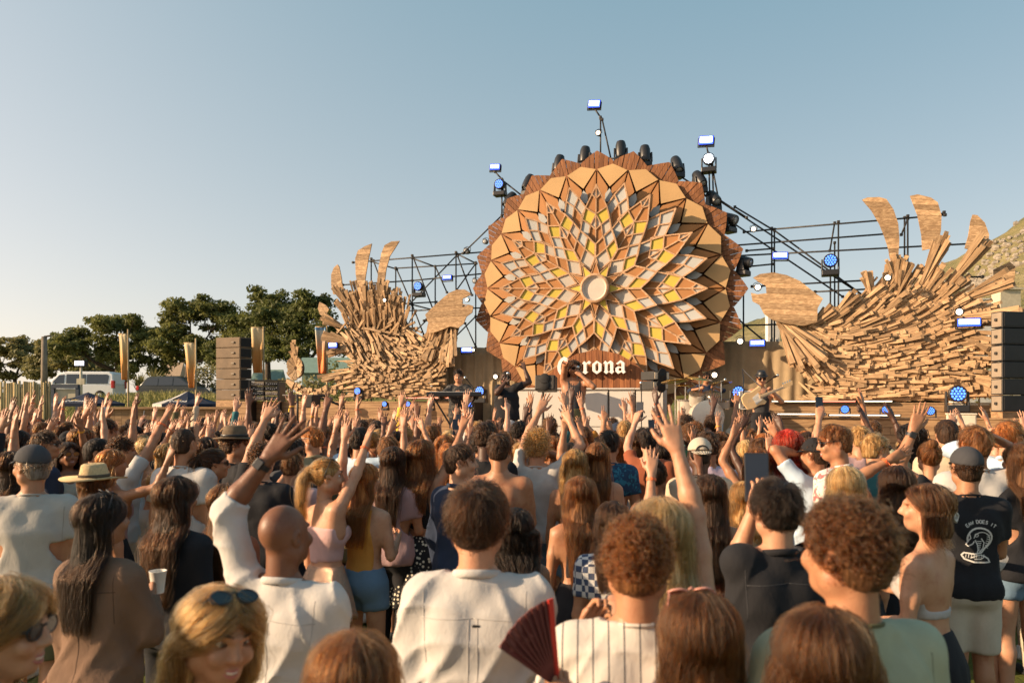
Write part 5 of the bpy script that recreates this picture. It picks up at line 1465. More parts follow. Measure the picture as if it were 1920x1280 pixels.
NECK_P = V3(0, -0.005, 1.50)
class Pose:
    """skeleton of a 1.75 m figure facing +Y; negative x is its left"""
    def __init__(s, fem=False, arms=None, head=(0, 0, 0), bulk=1.0, legs='stand', lean=0.0):
        s.fem = fem; s.bulk = bulk; s.lean = lean
        s.sw = 0.158 if fem else 0.182
        s.arms = {}
        s.LU, s.LF = (0.275, 0.235) if fem else (0.295, 0.255)
        s.HR = rotz(R(head[0])) @ rotx(R(head[1])) @ roty(R(head[2]))
        arms = arms or {}
        for sx in (-1, 1):
            a = arms.get(sx, 'down')
            sh = V3(sx * s.sw, -0.005, 1.378 if fem else 1.39)
            hand = 'relaxed'; palm = V3(0, 1, 0.15); hd = None
            if isinstance(a, str): a = {'pose': a}
            if 'pose' in a:
                ud, fd, hand, palm = ARM[a['pose']]
                ud = unit(V3(ud[0] * sx, ud[1], ud[2])); fd = unit(V3(fd[0] * sx, fd[1], fd[2])); palm = V3(palm[0] * sx, palm[1], palm[2])
            hand = a.get('hand', hand)
            if 'palm' in a: palm = V3(*a['palm'])
            if 'target' in a:
                T = V3(*a['target'])
                if T[2] > 1.5: sh = sh + V3(-sx * 0.02, 0.0, 0.045)
                v = T - sh; L = np.linalg.norm(v)
                if L > (s.LU + s.LF) * 0.995: v = v * ((s.LU + s.LF) * 0.995 / L); L = np.linalg.norm(v)
                n = v / L
                ca = (s.LU ** 2 + L * L - s.LF ** 2) / (2 * s.LU * L); ca = min(1, max(-1, ca))
                pole = V3(*a.get('pole', (sx * 1.0, -0.2, -0.3)))
                pp = unit(pole - n * (pole @ n))
                el = sh + n * (s.LU * ca) + pp * (s.LU * math.sqrt(max(0, 1 - ca * ca)))
                wr = sh + v
                ud, fd = unit(el - sh), unit(wr - el)
            else:
                if ud[2] > 0.3: sh = sh + V3(-sx * 0.02, 0.0, 0.05 * ud[2])
                el = sh + ud * s.LU; wr = el + fd * s.LF
            hdv = unit(fd + V3(*a['hd'])) if 'hd' in a else fd
            s.arms[sx] = dict(sh=sh, el=el, wr=wr, fd=fd, hd=hdv, palm=palm, hand=hand)
        st = {'stand': 0.0, 'wide': 0.05}.get(legs, 0.0)
        s.legs = {}
        for sx in (-1, 1):
            hip = V3(sx * 0.085, 0, 0.90); kn = V3(sx * (0.095 + st), 0.015, 0.49); an = V3(sx * (0.105 + st * 1.6), -0.02, 0.085)
            if legs == 'step' and sx > 0: kn = kn + V3(0, 0.06, 0); an = an + V3(0, 0.08, 0)
            if legs == 'sit': kn = V3(sx * 0.19, 0.36, 0.78); an = V3(sx * 0.19, 0.36, 0.36)
            s.legs[sx] = (hip, kn, an)
        b = bulk
        if fem:
            s.T = [(0.84, 0, 0, .15 * b, .10 * b), (0.93, 0, -.008, .172 * b, .112 * b), (1.08, 0, 0, .122 * b, .088 * b), (1.17, 0, .004, .132 * b, .094 * b),
                   (1.25, 0, .012, .146 * b, .110 * b), (1.32, 0, .004, .146 * b, .098 * b), (1.385, 0, -.004, .12, .072), (1.43, 0, -.008, .062, .055)]
        else:
            s.T = [(0.84, 0, 0, .15 * b, .10 * b), (0.93, 0, -.005, .165 * b, .112 * b), (1.06, 0, 0, .148 * b, .102 * b), (1.18, 0, .004, .162 * b, .112 * b),
                   (1.27, 0, .006, .176 * b, .120 * b), (1.34, 0, 0, .17, .104), (1.40, 0, -.006, .135, .078), (1.445, 0, -.01, .072, .06)]
    def hp(s, p):
        """head-frame point into the body frame"""
        return s.HR @ (V3(*p) - NECK_P) + NECK_P
ARM = {  # (upper dir, fore dir, hand, palm) for the right side; x grows outward
    'down': ((.16, -.02, -1), (.03, .18, -1), 'relaxed', (-1, 0, 0)),
    'hold': ((.18, .05, -1), (-.25, .85, .28), 'grip', (-.9, .1, .3)),
    'hold_low': ((.2, .0, -1), (-.3, .8, -.15), 'grip', (-.9, .1, .3)),
    'folded': ((.12, .3, -1), (-.9, .45, .1), 'relaxed', (0, -.6, -.5)),
    'hip': ((.55, -.1, -.85), (-.55, .25, -.6), 'relaxed', (-1, 0, .2)),
    'up': ((.28, .18, 1), (-.02, .12, 1), 'open', (0, 1, .1)),
    'up_out': ((.6, .2, .8), (.22, .15, 1), 'open', (-.2, 1, .1)),
    'up_in': ((.45, .3, .8), (-.4, .15, .9), 'open', (.2, 1, .2)),
    'up_bent': ((.75, .3, .3), (-.12, .12, 1), 'open', (0, 1, .2)),
    'up_front': ((.2, .65, .55), (.05, .35, .9), 'open', (0, 1, -.2)),
    'wave': ((.7, .3, .2), (.3, .2, .95), 'spread', (0, 1, .1)),
    'point': ((.3, .5, .7), (.1, .4, .9), 'point', (0, 1, 0)),
    'fist_up': ((.3, .2, 1), (0, .1, 1), 'fist', (0, 1, 0)),
    'phone': ((.35, .75, -.15), (-.35, .5, .8), 'grip', (-.4, .9, 0)),
    'phone_up': ((.35, .65, .5), (-.25, .3, .9), 'grip', (-.3, .9, 0)),
    'mouth': ((.3, .35, -.85), (-.45, .35, .85), 'grip', (-.4, -.9, .1)),
    'head': ((.95, .1, .35), (-.85, .15, .5), 'relaxed', (-.5, -.3, -.8)),
    'cup_up': ((.35, .35, .75), (.0, .2, 1), 'grip', (-.9, .3, 0))}
FING = [(.027, .088, (.042, .025, .020), 9), (.0095, .092, (.046, .029, .021), 2.5), (-.0095, .088, (.042, .027, .020), -4), (-.0275, .079, (.033, .021, .018), -11)]
def hand_prims(S, wr, d, palm, sx, kind, fem, fine=True):
    d = unit(d); n = unit(palm - d * (palm @ d))
    # thumb towards the middle for a palm that faces forward
    w = np.cross(d, n) * (1.0 if sx > 0 else -1.0)
    w = unit(w)
    k = 0.92 if fem else 1.05
    P = lambda a, b, c: wr + (d * a + w * b + n * c) * k
    spread, curl = {'open': (1.0, 10), 'spread': (1.9, 4), 'relaxed': (0.5, 28), 'grip': (0.3, 52), 'fist': (0.1, 82), 'point': (0.4, 80), 'flat': (0.3, 5)}.get(kind, (1, 12))
    S.cone(P(-.02, 0, 0), P(.02, 0, 0), .025 * k, .024 * k, .012, sq=(n, 1.3))
    for i, (lw, ld, seg, sp_) in enumerate(FING):
        kn = P(ld, lw, 0)
        S.cone(P(.012, lw * .6, 0), kn, .0155 * k, .0125 * k, .012)
        a = R(sp_ * spread); c = curl
        if kind == 'point' and i == 0: c = 6
        if kind == 'point' and i == 1: c = 10
        fd = d * math.cos(a) + w * math.sin(a)
        p = kn; th = R(c * 0.55); r = .0092 if i < 3 else .0082
        for j, L in enumerate(seg):
            q = p + (fd * math.cos(th) + n * math.sin(th)) * L * k
            S.cone(p, q, r * k, (r - .0009) * k, .003)
            p = q; th += R(c * (1.0 if kind != 'open' else 0.6)); r -= .0009
    tb = {'fist': (.35, .75, .5), 'grip': (.55, .6, .6), 'point': (.4, .7, .55)}.get(kind, (.62, .78, .25))
    t0 = P(.02, .014, .004); t1 = t0 + unit(d * tb[0] + w * tb[1] + n * tb[2]) * .043 * k
    t2 = t1 + unit(d * (tb[0] + .35) + w * (tb[1] * .55) + n * tb[2]) * .033 * k
    t3 = t2 + unit(d * (tb[0] + .5) + w * (tb[1] * .3) + n * (tb[2] + .05)) * .025 * k
    S.cone(t0, t1, .016 * k, .0125 * k, .012); S.cone(t1, t2, .0115 * k, .0098 * k, .004); S.cone(t2, t3, .0098 * k, .008 * k, .003)
def head_prims(S, P, fine=True):
    f = P.fem; hp = P.hp; M = P.HR
    k = .018
    S.cone((0, -.022, 1.40), hp((0, -.012, 1.575)), .05 if f else .062, .047 if f else .056, .03)
    S.ell(hp((0, -.006, 1.662)), (.0745, .093, .089), k, M)
    S.ell(hp((0, .028, 1.612)), (.062 if f else .066, .071, .088), .03, M)
    S.ell(hp((0, .062, 1.552)), (.034 if f else .04, .034, .028), .03, M)     # chin
    S.cone(hp((-.05, .0, 1.575)), hp((.05, .0, 1.575)), .03, .03, .03)
    for sx in (-1, 1):
        S.ell(hp((sx * .032, .078, 1.645)), (.020, .014, .011), .01, M, neg=True)   # eye socket
        S.cone(hp((sx * .012, .098, 1.662)), hp((sx * .045, .082, 1.664)), .0085, .007, .012)  # brow
        S.ell(hp((sx * .036, .082, 1.607)), (.024, .018, .022), .02, M)               # cheek
        S.ell(hp((sx * .077, -.008, 1.632)), (.009, .019, .031), .006, M @ rotx(R(-12)))  # ear
        S.ell(hp((sx * .082, -.001, 1.635)), (.006, .010, .016), .004, M, neg=True)
    S.cone(hp((0, .098, 1.650)), hp((0, .116, 1.612)), .0075, .0125, .012)     # nose
    for sx in (-1, 1): S.ell(hp((sx * .011, .106, 1.606)), (.008, .010, .007), .008, M)
    S.ell(hp((0, .094, 1.579)), (.023, .011, .0055), .004, M)
    S.ell(hp((0, .092, 1.568)), (.021, .012, .0065), .004, M)
def limb_prims(S, P, grow=0.0, upper=True, fore=True, t_end=1.0):
    k = (0.86 if P.fem else 1.0) * P.bulk ** 0.7
    for sx, a in P.arms.items():
        if upper:
            S.cone(a['sh'], a['sh'] * .45 + a['el'] * .55, .053 * k + grow, .048 * k + grow, .03)
            S.cone(a['sh'] * .45 + a['el'] * .55, a['el'], .047 * k + grow, .039 * k + grow, .02)
        if fore:
            m = a['el'] * .68 + a['wr'] * .32
            S.cone(a['el'], m, .039 * k + grow, .041 * k + grow, .015)
            S.cone(m, a['wr'], .041 * k + grow, .0245 * k + grow, .015)
def torso_prims(S, P, grow=0.0, k=.03):
    S.loft(P.T, k, grow)
    for sx, a in P.arms.items():
        S.cone((sx * .03, -.014, 1.445), a['sh'] + V3(-sx * .02, 0, 0.0), (.036 if P.fem else .044) + grow, (.045 if P.fem else .052) + grow, .04)
        S.cone(V3(sx * .1, .0, 1.27), a['sh'] + V3(-sx * .02, 0, -.01), .072 * P.bulk + grow, .055 + grow, .05)  # armpit / lat
        if not P.fem: S.ell((sx * .075, -.072, 1.31), (.06 + grow, .04 + grow, .085 + grow), .04)   # shoulder blade
    if P.fem:
        for sx in (-1, 1): S.ell((sx * .068, .085, 1.265), (.058 + grow, .05 + grow, .056 + grow), .03)
        for sx in (-1, 1): S.ell((sx * .07, -.07, .90), (.085 + grow, .065 + grow, .085 + grow), .04)
    else:
        for sx in (-1, 1): S.ell((sx * .065, -.06, .90), (.08 + grow, .06 + grow, .08 + grow), .04)
def leg_prims(S, P, grow=0.0, t=2.0, loose=0.0):
    k = P.bulk ** .7
    for sx, (hip, kn, an) in P.legs.items():
        e = hip + (kn - hip) * min(t, 1)
        S.cone(hip, e, .088 * k + grow, (.088 + (.056 - .088) * min(t, 1)) * k + grow + loose, .03)
        if t > 1:
            m = kn * .7 + an * .3 + V3(0, -.012, 0)
            S.cone(kn, m, .054 * k + grow + loose, .056 * k + grow + loose, .02)
            q = m + (an - m) * min(1, (t - 1))
            S.cone(m, q, .056 * k + grow + loose, .036 * k + grow + loose, .02)
def body_mesh(P, res=.026, hres=.0062, headres=.0065, ares=.014):
    S = SDF(res)
    torso_prims(S, P); limb_prims(S, P); leg_prims(S, P)
    S.cone((0, -.02, 1.40), (0, -.014, 1.50), .05 if P.fem else .062, .046 if P.fem else .055, .04)
    for sx, (hip, kn, an) in P.legs.items():
        S.cone(an + V3(0, 0, -.04), an + V3(sx * .02, .15, -.055), .035, .028, .02)
    parts = [S.mesh()]
    H = SDF(headres); head_prims(H, P); parts.append(H.mesh())
    for sx, a in P.arms.items():
        G = SDF(hres, .02); hand_prims(G, a['wr'], a['hd'], a['palm'], sx, a['hand'], P.fem)
        kk = .86 if P.fem else 1.0
        G.cone(a['wr'] - a['fd'] * .05, a['wr'], .0285 * kk, .0245 * kk, .01)
        parts.append(G.mesh())
    A = SDF(ares); limb_prims(A, P, .0012); parts.append(A.mesh())      # smoother arms over the coarser trunk
    return join_np(parts)
def wrinkle(amp, seed=0.0, fx=1.0):
    """drape folds: ridges falling from shoulders and chest, finer creases across"""
    def fn(X, Y, Z):
        u1 = 15 * X * fx + 7 * Y + 1.6 * np.sin(3.1 * Z + seed) + .8 * np.sin(9 * Z + 2 * seed) + seed
        f1 = (1 - np.abs(np.sin(u1 * 1.25))) ** 2.2 * np.clip((1.40 - Z) * 3.5, .15, 1)
        u2 = 9 * Z + 13 * np.abs(X) + 5 * Y + 1.2 * np.sin(6 * X + seed) + seed * 3
        f2 = (1 - np.abs(np.sin(u2))) ** 3 * np.clip((np.abs(X) - .04) * 9, 0, 1)
        u3 = 21 * Z - 9 * X + 8 * Y + 2 * np.sin(7 * X + 5 * Z + seed)
        f3 = (1 - np.abs(np.sin(u3))) ** 3 * (.5 + .5 * np.sin(5 * X + 3 * Z + 2 * seed))
        return -amp * (1.9 * f1 + 1.5 * f2 + 1.0 * f3 - .7)
    return fn
def top_mesh(P, kind, res=.013, seed=0.0):
    """garments for the upper body, each ends cleanly at neck, cuffs and hem"""
    S = SDF(res)
    loose = {'tee': .013, 'shirt': .016, 'jersey': .019, 'jacket': .024, 'polo': .013, 'tank': .007, 'crop': .006, 'tube': .007, 'halter': .007, 'dress': .012, 'longtee': .017, 'vest': .010}[kind]
    if kind in ('tube', 'halter', 'crop', 'tank', 'dress', 'vest'):
        torso_prims(S, P, loose)
    else:
        T = [list(q) for q in P.T]
        for q in T:                      # cloth hangs straight from the chest
            if q[0] < 1.25: q[3] = max(q[3], (.156 if P.fem else .170) * P.bulk); q[4] = max(q[4], .106 * P.bulk)
            if q[0] < 1.0: q[3] += .014; q[4] += .012
        for sx in (-1, 1): S.ell((sx * .066, -.062, .915), (.105 * P.bulk, .088 * P.bulk, .105), .05)
        P2 = P; old = P.T; P.T = [tuple(q) for q in T]; torso_prims(S, P2, loose); P.T = old
    hem = {'tee': .86, 'shirt': .82, 'jersey': .80, 'jacket': .84, 'polo': .85, 'tank': 1.0, 'crop': 1.09, 'tube': 1.07, 'halter': 1.12, 'dress': .9, 'longtee': .86, 'vest': 1.0}[kind]
    sl = {'tee': .62, 'polo': .62, 'jersey': .8, 'crop': 0, 'tank': 0, 'tube': 0, 'halter': 0, 'dress': 0, 'vest': 0, 'shirt': 1.9, 'jacket': 1.95, 'longtee': 1.9}[kind]
    if kind == 'shirt' and P.__dict__.get('rolled'): sl = 1.25
    k = (0.86 if P.fem else 1.0) * P.bulk ** .7
    ends = []
    if sl:
        for sx, a in P.arms.items():
            g = loose * .75
            up = a['sh']; e1 = a['sh'] + (a['el'] - a['sh']) * min(1, sl)
            S.cone(up, e1, .056 * k + g, .047 * k + g + (.008 if sl < 1 else 0), .035)
            ud = unit(a['el'] - a['sh'])
            if sl > 1:
                e2 = a['el'] + (a['wr'] - a['el']) * (sl - 1)
                S.cone(a['el'], e2, .044 * k + g, (.034 * k if sl > 1.4 else .042 * k) + g, .02)
                ends.append((e2, unit(a['fd']), a['el']))
            else:
                ends.append((e1, ud, a['sh']))
    neck = P.hp((0, -.01, 1.56)) * .3 + V3(0, -.012, 1.52) * .7
    if kind in ('tee', 'polo', 'shirt', 'jersey', 'longtee', 'jacket'):
        S.cone((0, -.015, 1.41), (0, -.012, 1.455), (.068 if P.fem else .08), (.058 if P.fem else .068), .03)
        S.keep(lambda X, Y, Z: np.where(X * X + (Y + .012) ** 2 < .10 ** 2, Z - 1.475 - (-.015 - Y) * .25, -1.0))
        S.cone((0, .03, 1.58), (0, -.004, 1.47), .06, .05 if P.fem else .06, .004, neg=True)
    elif kind in ('tank', 'dress', 'crop', 'vest'):
        S.keep(lambda X, Y, Z: Z - 1.44)
        S.ell((0, .05, 1.46), (.075, .09, .10), .01, neg=True); S.ell((0, -.09, 1.44), (.07, .06, .09), .01, neg=True)
        for sx, a in P.arms.items():
            u = unit(a['sh'] - V3(sx * .09, 0, 1.36)); c = a['sh']
            S.keep(lambda X, Y, Z, sx=sx: X * sx - (P.sw - .052))
            S.keep(lambda X, Y, Z, sx=sx: np.minimum(X * sx - .10, Z - 1.27) )
    elif kind == 'tube':
        S.keep(lambda X, Y, Z: Z - 1.315)
        for sx in (-1, 1): S.keep(lambda X, Y, Z, sx=sx: X * sx - .165)
    elif kind == 'halter':
        S.keep(lambda X, Y, Z: np.maximum(Z - 1.335, -.045 - Y + (Z < 1.16) * -9))
        for sx in (-1, 1): S.keep(lambda X, Y, Z, sx=sx: X * sx - .15)
    S.keep(lambda X, Y, Z: hem + .006 * np.sin(7 * X + seed) + .004 * np.sin(19 * X + 9 * Y) - Z)
    amp = {'tube': .001, 'halter': .001, 'crop': .0015, 'tank': .0015, 'vest': .0015, 'dress': .002, 'tee': .0055, 'polo': .005, 'jersey': .007, 'shirt': .0085, 'jacket': .008, 'longtee': .004}[kind]
    S.noise = wrinkle(amp * (1.1 if res < .011 else 1.0), seed)
    # cuffs: cut each sleeve square to its bone, only near that bone
    for e, d, st in ends:
        def cuff(X, Y, Z, e=e, d=d, st=st):
            t = (X - e[0]) * d[0] + (Y - e[1]) * d[1] + (Z - e[2]) * d[2]
            r2 = (X - e[0]) ** 2 + (Y - e[1]) ** 2 + (Z - e[2]) ** 2
            return np.where(r2 < .14 ** 2, t, -1.0)
        S.keep(cuff)
    return S.mesh()
def bottom_mesh(P, kind, res=.015, seed=0.0):
    S = SDF(res)
    if kind in ('skirt', 'miniskirt', 'maxi'):
        zt, zb, fl = {'skirt': (1.05, .52, .30), 'miniskirt': (1.06, .70, .24), 'maxi': (1.06, .12, .26)}[kind]
        w = .135 if P.fem else .16
        S.loft([(zb, 0, -.01, fl, fl * .82), (.90, 0, -.012, .196 * P.bulk, .155 * P.bulk), (1.0, 0, -.008, .16 * P.bulk, .118 * P.bulk), (zt, 0, 0, w * P.bulk, .1 * P.bulk)], .02)
        def fold(X, Y, Z):
            th = np.arctan2(Y, X); return .012 * np.sin(13 * th + seed + 3 * Z) * np.clip((1.0 - Z) * 3, 0, 1)
        S.noise = fold
        return S.mesh()
    g = {'trousers': .012, 'shorts': .018, 'mini': .010, 'leggings': .005}[kind]
    t = {'trousers': 1.95, 'shorts': .93, 'mini': .42, 'leggings': 1.95}[kind]
    S.loft([q for q in P.T if q[0] < 1.1][:2] + [(1.03, 0, 0, (.142 if P.fem else .158) * P.bulk, (.1 if P.fem else .106) * P.bulk)], .03, g)
    for sx in (-1, 1): S.ell((sx * .068, -.065, .90), (.084 + g, .064 + g, .085 + g), .04)
    leg_prims(S, P, g, t, {'trousers': .012, 'shorts': .022, 'mini': .012, 'leggings': 0}[kind])
    S.noise = wrinkle(.003 if kind != 'leggings' else .001, seed)
    if t < 1:
        for sx, (hip, kn, an) in P.legs.items():
            e = hip + (kn - hip) * t; d = unit(kn - hip)
            def cut(X, Y, Z, e=e, d=d):
                tt = (X - e[0]) * d[0] + (Y - e[1]) * d[1] + (Z - e[2]) * d[2]
                return np.where((X - e[0]) ** 2 + (Y - e[1]) ** 2 + (Z - e[2]) ** 2 < .16 ** 2, tt, -1.)
            S.keep(cut)
    return S.mesh()
def shoe_mesh(P, res=.014):
    parts = []
    for sx, (hip, kn, an) in P.legs.items():
        S = SDF(res)
        S.cone(an + V3(0, -.02, -.045), an + V3(sx * .022, .17, -.055), .043, .036, .02); S.cone(an + V3(0, 0, .02), an + V3(0, 0, -.05), .046, .045, .02)
        S.cone(an + V3(0, -.03, -.068), an + V3(sx * .022, .18, -.068), .042, .037, .01)
        S.keep(lambda X, Y, Z, z=an[2]: np.maximum(z - .084 - Z, Z - z - .015))
        parts.append(S.mesh())
    return join_np(parts)
def hair_base(P, style, res=.011, seed=0.0, zend=1.28, fringe=0.0, thin=False):
    """hair volume under the strands"""
    S = SDF(res); hp = P.hp; M = P.HR
    inv = M.T
    def hf(X, Y, Z):
        x, y, z = X - NECK_P[0], Y - NECK_P[1], Z - NECK_P[2]
        return (inv[0, 0] * x + inv[0, 1] * y + inv[0, 2] * z + NECK_P[0], inv[1, 0] * x + inv[1, 1] * y + inv[1, 2] * z + NECK_P[1], inv[2, 0] * x + inv[2, 1] * y + inv[2, 2] * z + NECK_P[2])
    th = {'buzz': .003, 'short': .014, 'mid': .016, 'curly': .018, 'bigcurly': .036, 'long': .014, 'wavy': .022, 'pony': .008, 'bun': .008, 'bob': .018, 'longcurly': .030, 'fade': .010, 'under_cap': .010}[style]
    if thin: th *= .42
    S.ell(hp((0, -.008, 1.663)), (.0755 + th, .095 + th, .091 + th), .02, M)
    if style in ('short', 'mid', 'curly', 'bigcurly', 'fade', 'buzz', 'under_cap'):
        S.ell(hp((0, -.05, 1.60)), (.060 + th * .6, .048 + th * .7, .060 + th * .5), .03, M)
        if style == 'fade': S.ell(hp((0, .01, 1.715)), (.068, .085, .050), .02, M)
    long_ = style in ('long', 'wavy', 'longcurly', 'bob')
    if long_:
        w = {'long': .088, 'wavy': .105, 'longcurly': .125, 'bob': .092}[style] * (.86 if thin else 1)
        ze = 1.50 if style == 'bob' else zend
        L = [(ze, 0, -.128, w * .62, .020), ((ze + 1.40) / 2 if ze < 1.38 else ze + .02, 0, -.115, w * .86, .030), (max(1.40, ze + .04), 0, -.085, w * .98, .042), (1.52, 0, -.048, w, .060), (1.60, 0, -.022, w * .98, .080), (1.68, 0, -.01, .088, .09)]
        L = sorted(L, key=lambda q: q[0])
        if style == 'bob': L = [(1.50, 0, -.035, w * .95, .07), (1.54, 0, -.03, w, .078), (1.60, 0, -.022, w * .98, .082), (1.68, 0, -.01, .088, .09)]
        yaw = math.atan2(M[1, 0], M[0, 0])
        if abs(yaw) > .25:      # turned head: the curtain hangs from the back of the head
            c, s_ = math.cos(yaw), math.sin(yaw)
            L = [(z, cx * c - cy * s_ * (1 if z > 1.5 else .6), cx * s_ + cy * (c if z > 1.5 else 1), rx, ry + abs(s_) * .03 * (z > 1.5)) for z, cx, cy, rx, ry in L]
        S.loft(L, .03)
    if style == 'pony':
        a = hp((0, -.112, 1.69)); b = hp((0, -.155, 1.62)); c = b + V3(0, -.015, -.14); d = c + V3(0, .02, -.12)
        S.cone(a, b, .028, .033, .02); S.cone(b, c, .033, .028, .02); S.cone(c, d, .028, .012, .02)
    if style == 'bun':
        S.ell(hp((0, -.075, 1.755)), (.045, .043, .04), .012, M)
    def cut(X, Y, Z):
        x, y, z = hf(X, Y, Z)
        if long_:
            pl = np.where(z > 1.60, (y - .022) - .85 * (z - 1.635), (y - .0) - .0 * (z - 1.6)) * .75
            pl = np.where(z > 1.60, pl, (y + .008) * .75)
        elif style in ('pony', 'bun'):
            pl = ((y - .02) - 1.05 * (z - 1.632)) * .68
        else:
            pl = ((y - .015) - 1.0 * (z - 1.628)) * .7
        pl = pl - fringe * np.clip(1 - np.abs(z - 1.72) / .04, 0, 1)
        ear = .026 - np.sqrt((np.abs(x) - .082) ** 2 + ((y + .004) * .9) ** 2 + ((z - 1.625) * .75) ** 2)
        if not long_: pl = np.maximum(pl, ear)
        if style in ('short', 'mid', 'curly', 'fade', 'buzz', 'bigcurly', 'under_cap'):
            pl = np.maximum(pl, (1.562 if style in ('mid', 'curly', 'bigcurly', 'under_cap') else 1.572) - z)
        return pl
    S.keep(cut)
    if style in ('curly', 'bigcurly', 'longcurly'):
        a = (.007 if style == 'curly' else .011) * (.4 if thin else 1)
        S.noise = lambda X, Y, Z: a * (np.sin(95 * X + seed + 2 * np.sin(60 * Z)) * np.sin(90 * Y + 3 * np.sin(50 * X)) + np.sin(88 * Z + 2 * np.sin(70 * Y) + seed) * np.sin(60 * X + 40 * Y))
    elif style == 'wavy':
        tk = .3 if thin else 1.0
        S.noise = lambda X, Y, Z: tk * (.006 * np.sin(70 * X + 5 * np.sin(26 * Z + seed)) + .006 * np.sin(38 * Z + 8 * X))
    elif style in ('long', 'bob', 'pony', 'mid'):
        tk = .3 if thin else 1.0
        S.noise = lambda X, Y, Z: tk * (.0035 * np.sin(105 * X + 3 * np.sin(14 * Z + seed)) + .002 * np.sin(190 * X + 60 * Y + seed))
    elif style in ('short', 'fade'):
        S.noise = lambda X, Y, Z: .003 * np.sin(110 * X + 60 * Y + seed) * np.sin(90 * Y - 70 * Z)
    return S.mesh()
